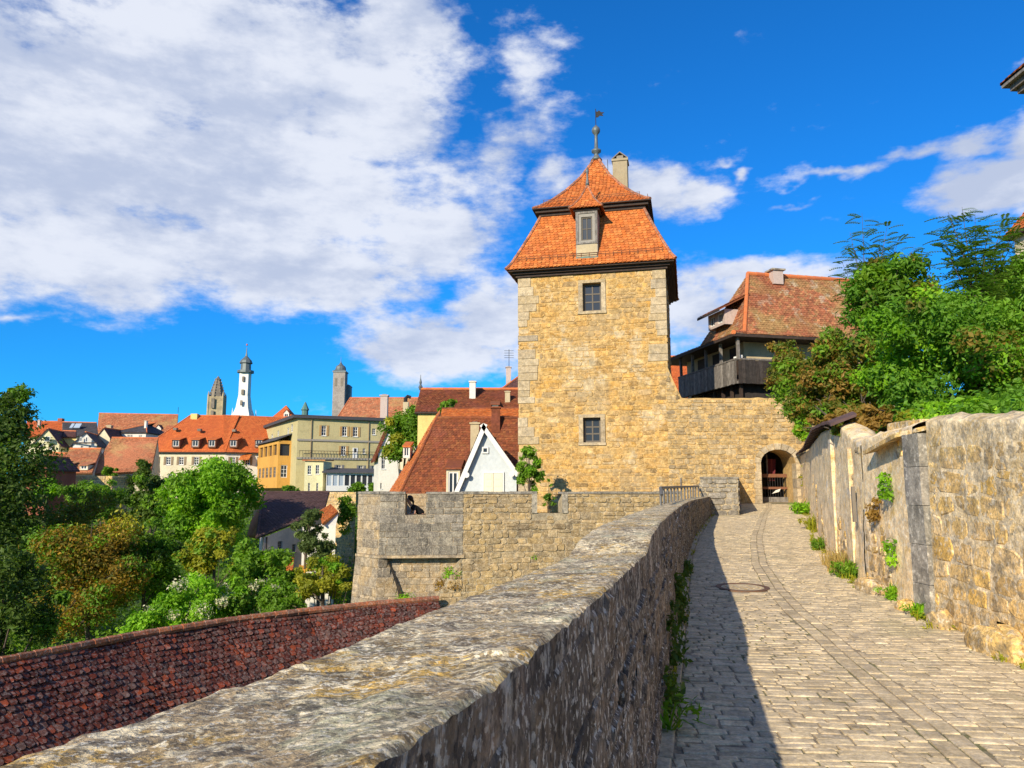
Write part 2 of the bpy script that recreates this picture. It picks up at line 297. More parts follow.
M['tarp'] = mat('tarp', (.70, .33, .03), rough=.7)

# ------------------------------------------------------------------ masonry, tiles, walls
Z3 = V3((0, 0, 1))
def split_u(inside, u0, u1, a, b):
    ok = lambda p, q: all(inside(p + .02 + (q - p - .04) * i / 4, y) for i in range(5) for y in (a + .02, (a + b) / 2, b - .02))
    if ok(u0, u1): return [(u0, u1)]
    n = 12; e = [u0 + (u1 - u0) * i / n for i in range(n + 1)]; out = []; st = None
    for i in range(n):
        good = ok(e[i], e[i + 1])
        if good and st is None: st = e[i]
        if st is not None and (not good or i == n - 1):
            en = e[i + 1] if good else e[i]
            if en - st > .09: out.append((st, en))
            st = None
    return out
def stones(mb, O, U, V, w, h, rh=(.16, .28), rl=(.25, .6), proud=(.01, .05), gap=.014, inside=None, skew=.012, cut=.04, mapf=None):
    O, U, V = V3(O), V3(U).normalized(), V3(V).normalized(); N = U.cross(V)
    if mapf is None: mapf = lambda x, y, n: O + U * x + V * y + N * n
    v = 0.0
    while v < h - .05:
        hh = R.uniform(*rh)
        if h - v - hh < .09: hh = h - v
        u = -R.random() * rl[0]
        while u < w:
            l = R.uniform(*rl) * (1.25 if R.random() < .12 else 1)
            u0, u1 = max(u, 0), min(u + l, w); v0, v1 = v, min(v + hh, h)
            u += l
            if u1 - u0 < .07: continue
            if R.random() < .16 and hh > .2 :
                vm = v0 + hh * R.uniform(.4, .6); pcs = [(v0, vm), (vm, v1)]
            else: pcs = [(v0, v1)]
            if inside: pcs = [(a, b, p, q) for a, b in pcs for p, q in split_u(inside, u0, u1, a, b)]
            else: pcs = [(a, b, u0, u1) for a, b in pcs]
            for a, b, u0, u1 in pcs:
                if inside and not all(inside(u0 + .02 + (u1 - u0 - .04) * i / 4, y) for i in range(5) for y in (a + .02, (a + b) / 2, b - .02)): continue
                g = gap * R.uniform(.4, 1.3)
                x0, x1, y0, y1 = u0 + g, u1 - g, a + g * .8, b - g * .8
                if x1 - x0 < .04 or y1 - y0 < .04: continue
                c = min(cut * R.uniform(.5, 1.4), (x1 - x0) * .3, (y1 - y0) * .3)
                ring = [(x0 + c, y0), (x1 - c, y0), (x1, y0 + c), (x1, y1 - c), (x1 - c, y1), (x0 + c, y1), (x0, y1 - c), (x0, y0 + c)]
                ring = [(x + R.uniform(-skew, skew), y + R.uniform(-skew, skew)) for x, y in ring]
                pr = R.uniform(*proud); cx, cy = (x0 + x1) / 2, (y0 + y1) / 2
                tx, ty = R.uniform(-.03, .03), R.uniform(-.05, .05)
                bot = [mapf(x, y, 0) for x, y in ring]
                b2 = min(.018, (x1 - x0) * .15, (y1 - y0) * .15)
                sx, sy = 1 - 2 * b2 / (x1 - x0), 1 - 2 * b2 / (y1 - y0)
                top = [mapf(cx + (x - cx) * sx, cy + (y - cy) * sy, max(.004, pr + tx * (x - cx) + ty * (y - cy))) for x, y in ring]
                mb.add(bot + top, [tuple(range(8, 16))] + [(i, (i + 1) % 8, 8 + (i + 1) % 8, 8 + i) for i in range(8)])
        v += hh
def interp(pts, s, T):
    n = len(pts) - 1; x = 0
    for i in range(n):
        if s <= T[i + 1] or i == n - 1:
            d = T[i + 1] - T[i]; k = (s - T[i]) / d if d > 1e-9 else 0
            return pts[i].lerp(pts[i + 1], k)
def tiles(mb, Lp, Rp, tw, ex, lift=.03, jit=.35, base=True, tongue=.22, wav=0.0):
    Lp = [V3(p) for p in Lp]; Rp = [V3(p) for p in Rp]
    mid = [(a + b) / 2 for a, b in zip(Lp, Rp)]
    T = [0]
    for i in range(len(mid) - 1): T.append(T[-1] + (mid[i + 1] - mid[i]).length)
    rows = max(1, int(T[-1] / ex)); ex = T[-1] / rows
    for k in range(rows):
        s0, s1 = k * ex, min((k + 1.25) * ex, T[-1])
        l0, r0, l1, r1 = interp(Lp, s0, T), interp(Rp, s0, T), interp(Lp, s1, T), interp(Rp, s1, T)
        m0, m1 = (l0 + r0) / 2, (l1 + r1) / 2
        w0, w1 = (r0 - l0).length, (r1 - l1).length
        if w0 < .02: continue
        U = (r0 - l0).normalized(); U1 = (r1 - l1).normalized() if w1 > .01 else U
        N = U.cross(m1 - m0).normalized()
        if N.z < 0: N = -N
        if base: mb.quad(l0 - N * (.01 + wav * .6), r0 - N * (.01 + wav * .6), r1 - N * (.02 + wav * .6), l1 - N * (.02 + wav * .6), (.2, .2, .2))
        n = int(math.ceil(w0 / tw)) + 1
        off = (tw / 2 if k % 2 else 0)
        for j in range(n):
            c0 = -w0 / 2 + j * tw - off; c1 = c0 + tw * .97
            c0, c1 = max(c0, -w0 / 2), min(c1, w0 / 2)
            if c1 - c0 < tw * .15: continue
            d0, d1 = max(min(c0, w1 / 2), -w1 / 2), max(min(c1, w1 / 2), -w1 / 2)
            lf = lift * (1 + R.uniform(-jit, jit)); a = R.uniform(-1, 1) * jit * lift * .5
            wv = N * (wav * mn.noise((m0 + U * c0) * .6)) if wav else V3()
            sl = (m1 - m0) * tongue
            q = (c1 - c0) * .25
            dz = (m1 - m0) * R.uniform(-.06, .06) * jit
            pts = [m0 + U * c0 + sl + N * (lf + a) + dz, m0 + U * (c0 + q) + N * (lf + a) + dz, m0 + U * (c1 - q) + N * (lf - a) + dz, m0 + U * c1 + sl + N * (lf - a) + dz,
                   m1 + U1 * d1 + N * lift * .15, m1 + U1 * d0 + N * lift * .15]
            th = N * (-lift * .75)
            pts = [p + wv for p in pts]
            mb.add(pts + [p + th for p in pts[:4]], [(0, 1, 2, 3, 4, 5), (6, 7, 1, 0), (7, 8, 2, 1), (8, 9, 3, 2)])

class Face:
    """a vertical wall face: O is its lower left corner seen from outside"""
    def __init__(s, O, U, w, h):
        s.O = V3(O); s.U = V3(U).normalized(); s.w = w; s.h = h; s.N = s.U.cross(Z3)
    def px(s, px, py):
        d = ray(px, py); t = s.O.dot(s.N) / d.dot(s.N); p = d * t - s.O
        return p.dot(s.U), p.z
    def at(s, u, v, n=0.0): return s.O + s.U * u + Z3 * v + s.N * n
def wall_holes(mb, fc, holes, depth=.14, mi=0):
    us = sorted(set([0, fc.w] + [x for h in holes for x in (h[0], h[1])])); vs = sorted(set([0, fc.h] + [x for h in holes for x in (h[2], h[3])]))
    us = [x for x in us if 0 <= x <= fc.w]; vs = [x for x in vs if 0 <= x <= fc.h]
    rn = (R.random(), .5, .5)
    for i in range(len(us) - 1):
        for j in range(len(vs) - 1):
            cu, cv = (us[i] + us[i + 1]) / 2, (vs[j] + vs[j + 1]) / 2
            if any(h[0] < cu < h[1] and h[2] < cv < h[3] for h in holes): continue
            mb.quad(fc.at(us[i], vs[j]), fc.at(us[i + 1], vs[j]), fc.at(us[i + 1], vs[j + 1]), fc.at(us[i], vs[j + 1]), rn, mi)
    for a, b, c, d in holes:
        for (p, q) in (((a, c), (b, c)), ((b, c), (b, d)), ((b, d), (a, d)), ((a, d), (a, c))):
            mb.quad(fc.at(*p), fc.at(*q), fc.at(*q, -depth), fc.at(*p, -depth), rn, mi)
def window(root, fc, h, kind='plain', depth=.12, fm='frame_white', pm='glass', sm='shutter', bars=(1, 2), proud=.012):
    a, b, c, d = h; w = b - a; hh = d - c
    t = min(.09, w * .12)
    fr = MB()
    n0, n1 = -depth, -depth + .05
    def bar(u0, u1, v0, v1, k=0): fr.obox(fc.at(u0, v0, n0 + .002), fc.U * (u1 - u0), Z3 * (v1 - v0), fc.N * (n1 - n0 - k))
    e = .002
    bar(a + e, a + t, c + e, d - e); bar(b - t, b - e, c + e, d - e); bar(a + t, b - t, c + e, c + t); bar(a + t, b - t, d - t, d - e)
    tb = t * .7
    for i in range(bars[0]):
        x = a + t + (w - 2 * t) * (i + 1) / (bars[0] + 1); bar(x - tb / 2, x + tb / 2, c + t, d - t, .01)
    for i in range(bars[1]):
        y = c + t + (hh - 2 * t) * (i + 1) / (bars[1] + 1); bar(a + t, b - t, y - tb / 2, y + tb / 2, .02)
    fo = build('window', fr, M[fm], root)
    pn = MB(); pn.obox(fc.at(a + t * .5, c + t * .5, n0 - .03), fc.U * (w - t), Z3 * (hh - t), fc.N * .042)
    build('pane', pn, M[pm], fo)
    if kind in ('shut', 'shutr', 'shutl'):
        for side in ((-1, 1) if kind == 'shut' else ((1,) if kind == 'shutr' else (-1,))):
            s = MB(); sw = w * .48
            u0 = a - sw - .02 if side < 0 else b + .02
            s.obox(fc.at(u0, c - .02, .01), fc.U * sw, Z3 * (hh + .04), fc.N * .05)
            for q in range(4): s.obox(fc.at(u0 + sw * .1, c + hh * (.04 + .24 * q), .06), fc.U * sw * .8, Z3 * hh * .19, fc.N * .012)
            build('shutter', s, M[sm], root)
    if kind != 'bare':
        s = MB(); s.obox(fc.at(a - .06, c - .09, .004), fc.U * (w + .12), Z3 * .085, fc.N * .08)
        build('sill', s, M['frame_white' if fm == 'frame_white' else 'frame_grey'], root)
    return fo
def hp(fc, px, py, w, h):
    u0, v0 = fc.px(px - w / 2, py + h / 2); u1, v1 = fc.px(px + w / 2, py - h / 2)
    return (u0, u1, v0, v1)
def ridge_line(mb, a, b, r=.1, seg=.4):
    a, b = V3(a), V3(b); n = max(1, int((b - a).length / seg)); d = (b - a) / n
    for i in range(n):
        p = a + d * i
        mb.tube([p, p + d * 1.08], [r * 1.08, r * .95], 8)
def chimney(root, px0, px1, pyt, pyb, Y, m='pl_chim', d=None, cap=True, part='chimney'):
    a, b = P(px0, pyt, Y), P(px1, pyt, Y); zb = P(px0, pyb, Y).z - 1.2
    w = b.x - a.x; d = d or w
    c = MB(); c.box((a.x + w / 2, Y + d / 2, zb), w, d, a.z - zb)
    if cap: c.box((a.x + w / 2, Y + d / 2, a.z), w * 1.25, d * 1.25, w * .18)
    o = build(part, c, M[m], root)
    if cap:
        k = MB(); k.box((a.x + w / 2, Y + d / 2, a.z + w * .18), w * .6, d * .6, w * .12); build('flue', k, M['church_dark'], o)
    return o

def house(name, label, F0, F1, D, zb, ze, prof, hips=(0, 0), wm='pl_white', rm='tile_orange', wins=(), lwins=(), over=.4, tile=(.3, .34), cat='house', gable_front=False, root=None, group=None, wk={}, ridge='tile_ridge', lift=.05, tongue=.2):
    """F0,F1: front corners (x,y); prof: [(inset fraction, z)] from the eave to the ridge"""
    F0, F1 = V3((F0[0], F0[1], 0)), V3((F1[0], F1[1], 0))
    U = (F1 - F0).normalized(); W = V3((-U.y, U.x, 0)); w = (F1 - F0).length
    if root is None: root = thing(name, label, cat, ((F0.x + F1.x) / 2, (F0.y + F1.y) / 2 + D / 2, zb), group)
    wl = MB()
    f = Face(F0 + Z3 * zb, U, w, ze - zb); lf = Face(F0 + W * D + Z3 * zb, -W, D, ze - zb); rf = Face(F1 + Z3 * zb, W, D, ze - zb); bf = Face(F1 + W * D + Z3 * zb, -U, w, ze - zb)
    hs = [hp(f, *x[:4]) for x in wins]; hl = [hp(lf, *x[:4]) for x in lwins]
    wall_holes(wl, f, hs); wall_holes(wl, lf, hl); wall_holes(wl, rf, []); wall_holes(wl, bf, [])
    zr = prof[-1][1]; rfm = MB(); rg = MB()
    def pt(u, d, z): return F0 + U * u + W * d + Z3 * z
    if gable_front:
        wl.poly([pt(0, 0, ze), pt(w, 0, ze), pt(w / 2, 0, zr)]); wl.poly([pt(w, D, ze), pt(0, D, ze), pt(w / 2, D, zr)])
        k = (zr - ze) / (w / 2)
        for sgn in (0, 1):
            lo0, hi0 = (-over, w / 2) if sgn == 0 else (w + over, w / 2)
            pts = [(pt(lo0, -over * .6, ze - over * k + .03), pt(lo0, D + .2, ze - over * k + .03)), (pt(hi0, -over * .6, zr + .03), pt(hi0, D + .2, zr + .03))]
            Lp = [pts[0][1], pts[1][1]]; Rp = [pts[0][0], pts[1][0]]
            if sgn: Lp, Rp = Rp, Lp
            tiles(rfm, Lp, Rp, *tile, lift=lift, tongue=tongue)
            rfm.slab([pts[0][0], pts[0][1], pts[1][1], pts[1][0]], (0, 0, -.14), (.1, .3, .3))
        ridge_line(rg, pt(w / 2, -over * .6, zr + .06), pt(w / 2, D + .2, zr + .06), .12, .5)
    else:
        hL, hR = hips
        LF, RF, LB, RB = [], [], [], []
        for i, (fr, z) in enumerate(prof):
            o = over * (1 - fr) if i == 0 else 0
            zz = z - (0 if i else 0)
            ul = (hL * fr if hL else -.25) - (o if hL else 0); ur = w - (hR * fr if hR else -.25) + (o if hR else 0)
            LF.append(pt(ul, D / 2 * fr - o, zz)); RF.append(pt(ur, D / 2 * fr - o, zz)); LB.append(pt(ul, D - D / 2 * fr + o, zz)); RB.append(pt(ur, D - D / 2 * fr + o, zz))
        tiles(rfm, LF, RF, *tile, lift=lift, tongue=tongue); tiles(rfm, RB, LB, *tile, lift=lift, tongue=tongue)
        if hL: tiles(rfm, LB, LF, *tile, lift=lift, tongue=tongue)
        else: wl.poly([pt(0, D, ze)] + [pt(0, 0, ze)] + [pt(0, D / 2 * fr, z - .05) for fr, z in prof[1:]] + [pt(0, D - D / 2 * fr, z - .05) for fr, z in prof[1:-1][::-1]])
        if hR: tiles(rfm, RF, RB, *tile, lift=lift, tongue=tongue)
        else: wl.poly([pt(w, 0, ze), pt(w, D, ze)] + [pt(w, D - D / 2 * fr, z - .05) for fr, z in prof[1:]] + [pt(w, D / 2 * fr, z - .05) for fr, z in prof[1:-1][::-1]])
        sof = MB(); sof.slab([p - Z3 * .01 for p in (LF[0], RF[0], RB[0], LB[0])], (0, 0, -.14)); build('soffit', sof, M['wood_dark'], root)
        ridge_line(rg, LF[-1] + Z3 * .05, RF[-1] + Z3 * .05, .13, .5)
        if hL:
            for i in range(len(LF) - 1): ridge_line(rg, LF[i] + Z3 * .05, LF[i + 1] + Z3 * .05, .11, .5)
        if hR:
            for i in range(len(RF) - 1): ridge_line(rg, RF[i] + Z3 * .05, RF[i + 1] + Z3 * .05, .11, .5)
    build('wall', wl, M[wm], root)
    ro = build('roof', rfm, M[rm], root); build('ridge_tiles', rg, M[ridge], ro)
    for x, h in list(zip(wins, hs)): window(root, f, h, x[4] if len(x) > 4 else 'plain', **wk)
    for x, h in list(zip(lwins, hl)): window(root, lf, h, x[4] if len(x) > 4 else 'plain', **wk)
    root['_f'] = 0; del root['_f']
    return root, f, lf, pt
def dormer(root, px0, px1, pyt, pyb, Y, depth=2.2, wm='pl_white', rm='tile_orange', kind='shed', pm='glass', fm='frame_white', bars=(1, 1)):
    a, b = P(px0, pyb, Y), P(px1, pyt, Y)
    w, h = b.x - a.x, b.z - a.z
    fc = Face(a, (1, 0, 0), w, h)
    m = MB(); hole = (w * .14, w * .86, h * .16, h * .88)
    wall_holes(m, fc, [hole], .1)
    wall_holes(m, Face(V3((a.x, Y + depth, a.z)), (0, -1, 0), depth, h), []); wall_holes(m, Face(V3((b.x, Y, a.z)), (0, 1, 0), depth, h), [])
    o = build('dormer', m, M[wm], root)
    e = w * .12
    r = MB(); zt = b.z
    if kind == 'shed':
        r.slab([(a.x - e, Y - e * 1.6, zt + .02), (b.x + e, Y - e * 1.6, zt + .02), (b.x + e, Y + depth, zt + .25 * depth), (a.x - e, Y + depth, zt + .25 * depth)], (0, 0, -.1))
    else:
        cx = (a.x + b.x) / 2; zr = zt + w * .6
        m2 = MB(); m2.poly([(a.x, Y + .01, zt), (b.x, Y + .01, zt), (cx, Y + .01, zr)]); build('gable', m2, M[wm], o)
        for s in (a.x - e, b.x + e): r.slab([(s, Y - e, zt - .08), (cx, Y - e, zr + .05), (cx, Y + depth * 1.4, zr + .05), (s, Y + depth * 1.4, zt - .08)], (0, 0, .1))
    build('dormer_roof', r, M[rm], o)
    t = min(.08, w * .1)
    fr = MB(); u0, u1, v0, v1 = hole
    for (x0, x1, y0, y1) in ((u0, u0 + t, v0, v1), (u1 - t, u1, v0, v1), (u0 + t, u1 - t, v0, v0 + t), (u0 + t, u1 - t, v1 - t, v1), ((u0 + u1) / 2 - t / 2, (u0 + u1) / 2 + t / 2, v0 + t, v1 - t)):
        fr.obox(fc.at(x0, y0, -.09), fc.U * (x1 - x0), Z3 * (y1 - y0), fc.N * .05)
    build('window_frame', fr, M[fm], o)
    pn = MB(); pn.obox(fc.at(u0 + .003, v0 + .003, -.13), fc.U * (u1 - u0 - .006), Z3 * (v1 - v0 - .006), fc.N * .055); build('pane', pn, M[pm], o)
    return o

# ------------------------------------------------------------------ foliage
def leaves(mb, cen, rad, n, size, up=.35, squash=.8, aspect=.5, tint=None):
    cen = np.asarray(cen, float).reshape(-1, 3); rad = np.asarray(rad, float).ravel()
    pr = rad ** 2; pr /= pr.sum()
    k = NR.choice(len(cen), n, p=pr)
    d = NR.normal(size=(n, 3)); d /= np.linalg.norm(d, axis=1)[:, None]
    rr = rad[k] * (NR.rand(n) ** .42) * (1 + .28 * np.abs(NR.normal(size=n)))
    p = cen[k] + d * rr[:, None] * np.array([1, 1, squash])
    nr = d * .7 + NR.normal(size=(n, 3)) * .5 + np.array([0, 0, up]); nr /= np.linalg.norm(nr, axis=1)[:, None]
    t = np.cross(nr, NR.normal(size=(n, 3))); t /= np.linalg.norm(t, axis=1)[:, None]
    b = np.cross(nr, t)
    s = size * (.45 + 1.0 * NR.rand(n) ** 1.5)[:, None]
    droop = nr * s * .18
    vs = np.stack([p - t * s, p + b * s * aspect - droop * 0 + droop * .4, p + t * s - droop, p - b * s * aspect + droop * .4], 1).reshape(-1, 3)
    fc = np.arange(4 * n).reshape(n, 4)
    cr = NR.rand(len(cen))
    rn = np.stack([np.clip(.55 * NR.rand(n) + .45 * cr[k], 0, 1), .5 * NR.rand(n) + .5 * cr[k], NR.rand(n)], 1)
    mb.addnp(vs, fc, rn)
def clumps(c, rx, ry, rz, n, lo=.22, hi=.42, shell=.55, bias=0.0):
    cs, rs = [], []
    for i in range(n):
        d = V3((R.gauss(0, 1), R.gauss(0, 1), R.gauss(0, 1))).normalized()
        if d.z < -.5 and R.random() < .5: d.z = -d.z
        k = R.uniform(shell, 1.0) if R.random() < .8 else R.uniform(.1, .5)
        cs.append((c[0] + d.x * rx * k, c[1] + d.y * ry * k, c[2] + d.z * rz * k + bias))
        rs.append(R.uniform(lo, hi) * (rx + rz) / 2 * (1.15 - .45 * max(0, k - .55) / .45))
    return cs, rs
def tree(name, label, c, rx, ry, rz, zb, m, n=5000, size=.16, nc=26, cat='tree', group=None, lo=.2, hi=.38, extra=(), trunk=True, tr=.13, twigs=0, squash=.8, aspect=.5):
    base = (c[0] + R.uniform(-.1, .1) * rx, c[1], zb)
    root = thing(name, label, cat, base, group)
    cs, rs = clumps(c, rx, ry, rz, nc, lo, hi)
    mb = MB(); leaves(mb, cs, rs, n, size, squash=squash, aspect=aspect); 
    cr = build('crown', mb, M[m], root)
    for em, frac, es in extra:
        e = MB(); ii = [i for i in range(len(cs)) if R.random() < frac] or [0]
        leaves(e, [(V3(cs[i]) + (V3(cs[i]) - V3(c)) * .12)[:] for i in ii], [rs[i] * .95 for i in ii], int(n * frac * .9), es)
        build('blossom' if em == 'flower' else 'coloured_leaves', e, M[em], cr)
    t = MB(); b = V3(base); top = V3(c)
    if trunk:
        hgt = max(.3, top.z - b.z)
        pts = [b - Z3 * .3, b + Z3 * hgt * .4 + V3((R.uniform(-.1, .1) * rx, 0, 0)), top + Z3 * rz * .2, top + Z3 * rz * .7]
        t.tube(pts, [tr * 1.3, tr, tr * .6, tr * .15], 8)
        for i in range(min(nc, 12)):
            q = V3(cs[i]); s = pts[1].lerp(pts[2], R.random())
            t.tube([s, s.lerp(q, .55) + Z3 * -.06 * rz, q], [tr * .4, tr * .25, tr * .08], 5)
    for i in range(twigs):
        q = V3(cs[i % nc]); d = (q - V3(c)).normalized()
        e = q + d * rs[i % nc] * R.uniform(.8, 1.3) + V3((R.uniform(-.3, .3), R.uniform(-.3, .3), R.uniform(-.2, .4)))
        t.tube([q - d * rs[i % nc], q, e], [tr * .25, tr * .15, tr * .05], 4)
    if trunk or twigs: build('trunk', t, M['bark'], root)
    return root
def blades(mb, base, n, h, spread, wid=.012, droop=.5):
    b = V3(base)
    for i in range(n):
        an = R.uniform(0, 2 * math.pi); hh = h * R.uniform(.5, 1.15); sp = spread * R.uniform(.3, 1)
        o = b + V3((R.uniform(-1, 1), R.uniform(-1, 1), 0)) * spread * .4
        d = V3((math.cos(an), math.sin(an), 0)); s = V3((-d.y, d.x, 0)) * wid
        m1 = o + Z3 * hh * .65 + d * sp * .4; e = o + Z3 * hh * (1 - droop * R.random()) + d * sp
        mb.add([o - s, o + s, m1 + s * .8, m1 - s * .8, e], [(0, 1, 2, 3), (3, 2, 4)])

# ================================================================== THE LANE
def curve(tab):
    ys = np.array([a for a, b in tab]); xs = np.array([b for a, b in tab])
    return lambda y: float(np.interp(y, ys, xs))
E_ = curve([(-4, -1.2), (0, -.22), (4.52, .91), (5.9, 1.26), (7.29, 1.6), (10.33, 2.34), (14.23, 3.32), (17.5, 4.22), (20.5, 5.14), (24.4, 6.35), (28, 7.6), (34, 9.9)])
Rw = curve([(-4, 4.6), (4, 4.36), (6.7, 4.34), (8.3, 4.47), (8.94, 4.59), (10.9, 4.91), (12.8, 5.38), (14.7, 5.95), (20, 7.86), (25.3, 9.8), (29.4, 11.2), (34, 12.75)])
sL = curve([(-4, 2.0), (4.4, 2.44), (5.19, 2.55), (6.71, 2.75), (7.6, 2.90), (8.88, 3.08), (10.4, 3.38), (12.97, 4.0), (15.5, 4.77), (17.96, 5.55), (25.84, 8.32), (30, 9.88), (34, 11.2)])
SW = .25
MAN = (3.1, 10.5)
BOXX = lambda y: 7.45 + (y - 25.3) * .30

rb = MB(); g = []
for i in range(95):
    y = -3.5 + i * .4
    g.append([V3((x, y, road_z(y) - .004)) for x in np.linspace(E_(y) - .3, Rw(y) + .3, 9)])
rb.grid(g)
for i in range(94):
    for j in (0, 8):
        a, b = g[i][j], g[i + 1][j]; rb.quad(a, b, b - Z3 * 6, a - Z3 * 6)
tag(build('road', rb, M['joint']), kind='structure')

def sett(mb, cx, cy, lx, ly, an, hgt, b=.012, tilt=.02):
    ca, sa = math.cos(an), math.sin(an)
    z0 = road_z(cy) - .02
    def pt(u, v, z): x, y = cx + u * ca - v * sa, cy + u * sa + v * ca; return (x, y, z + SLOPE * (y - cy))
    a, c = lx / 2, ly / 2
    j = lambda: R.uniform(-.006, .006)
    low = [pt(-a, -c, z0), pt(a, -c, z0), pt(a, c, z0), pt(-a, c, z0)]
    tx, ty = R.uniform(-tilt, tilt), R.uniform(-tilt, tilt)
    zt = road_z(cy) + hgt
    mid = [pt(s * (a - .003) + j(), t * (c - .003) + j(), zt - .003 + tx * s * a + ty * t * c) for s, t in ((-1, -1), (1, -1), (1, 1), (-1, 1))]
    top = [pt(s * (a - b * 1.5) + j(), t * (c - b) + j(), zt + tx * s * a + ty * t * c) for s, t in ((-1, -1), (1, -1), (1, 1), (-1, 1))]
    mb.add(low + mid + top, [(8, 9, 10, 11)] + [(4 + i, 4 + (i + 1) % 4, 8 + (i + 1) % 4, 8 + i) for i in range(4)] + [(i, (i + 1) % 4, 4 + (i + 1) % 4, 4 + i) for i in range(4)])
st = MB()
y = -2.0; AN = -.10
while y < 33.0:
    d = R.uniform(.07, .125)
    yc = y + d / 2
    x = E_(yc) - .4 - R.random() * .3
    while x < Rw(yc) + .3:
        l = R.uniform(.11, .24) if R.random() < .85 else R.uniform(.24, .34)
        cx = x + l / 2; cy = yc + (cx - 2.5) * AN + .16 * mn.noise(V3((cx * .6, yc * .3, 3))) + R.uniform(-.014, .014)
        x += l
        if not (E_(cy) < cx + l / 2 and cx - l / 2 < Rw(cy) - .02): continue
        if cx - l / 2 < E_(cy): r_e = cx + l / 2; l = r_e - E_(cy); cx = r_e - l / 2
        if l < .04: continue
        s0 = sL(cy)
        if s0 - .004 - l / 2 < cx < s0 + SW + .004 + l / 2: 
            if cx - l / 2 < s0 - .05: l2 = s0 - .008 - (cx - l / 2); cx = cx - l / 2 + l2 / 2; l = l2
            elif cx + l / 2 > s0 + SW + .05: l2 = cx + l / 2 - (s0 + SW + .008); cx = cx + l / 2 - l2 / 2; l = l2
            else: continue
        if (cx - MAN[0]) ** 2 + (cy - MAN[1]) ** 2 < .40 ** 2: continue
        if 25.2 < cy and cx - l / 2 < BOXX(cy): continue
        hg = .004 + R.uniform(-.003, .003)
        sett(st, cx, cy, l - R.uniform(.004, .012), d - R.uniform(.004, .011), AN + R.uniform(-.05, .05) + .08 * mn.noise(V3((cx, yc, 9))), hg)
    y += d
# kerb line of long stones along the parapet and the two courses of the drain strip
def course(fn, off, wdt, ll, m, y0=-2, y1=33, hg=.012):
    y = y0
    while y < y1:
        l = R.uniform(*ll); yc = y + l / 2
        cx = fn(yc) + off; an = math.atan2(1, (fn(yc + .3) - fn(yc - .3)) / .6)
        if not (25.0 < yc and cx < BOXX(yc) and fn is E_):
            sett(m, cx, yc, l - .015, wdt - .012, an, hg + R.uniform(-.003, .003), b=.01, tilt=.008)
        y += l * math.sin(an)
build_setts = build('paving', st, M['sett']); tag(build_setts, kind='structure')
dr = MB()
course(E_, -.07, .13, (.5, .9), dr)
course(sL, SW * .25, SW * .53, (.16, .34), dr, hg=.006); course(sL, SW * .77, SW * .5, (.16, .34), dr, hg=.006)
tag(build('path_kerb_strip', dr, M['strip']), kind='structure')

# manhole cover
mh = thing('manhole_cover', 'round rusty manhole cover set in the cobbles of the lane', 'manhole cover', (MAN[0], MAN[1], road_z(MAN[1])))
def ring(mb, r0, r1, z0, z1, n=40):
    vs = []; fc = []
    for k in range(n):
        an = 2 * math.pi * k / n
        for r, z in ((r0, z0), (r0, z1), (r1, z1), (r1, z0)):
            y = MAN[1] + r * math.sin(an); vs.append((MAN[0] + r * math.cos(an), y, road_z(y) + z))
    for k in range(n):
        a, b = k * 4, ((k + 1) % n) * 4
        fc += [(a + 1, b + 1, b, a), (a + 2, b + 2, b + 1, a + 1), (a + 3, b + 3, b + 2, a + 2)]
    mb.add(vs, fc)
q = MB(); ring(q, .285, .35, -.02, .014); build('rim', q, M['rust'], mh)
q = MB(); vs = [(MAN[0] + .28 * math.cos(a * math.pi / 16), MAN[1] + .28 * math.sin(a * math.pi / 16)) for a in range(32)]
q.poly([(x, y, road_z(y) + .008) for x, y in vs])
for i in range(-2, 3): q.box((MAN[0] + i * .1, MAN[1], road_z(MAN[1]) + .008), .025, .42 - abs(i) * .08, .008)
build('plate', q, M['strip'], mh)

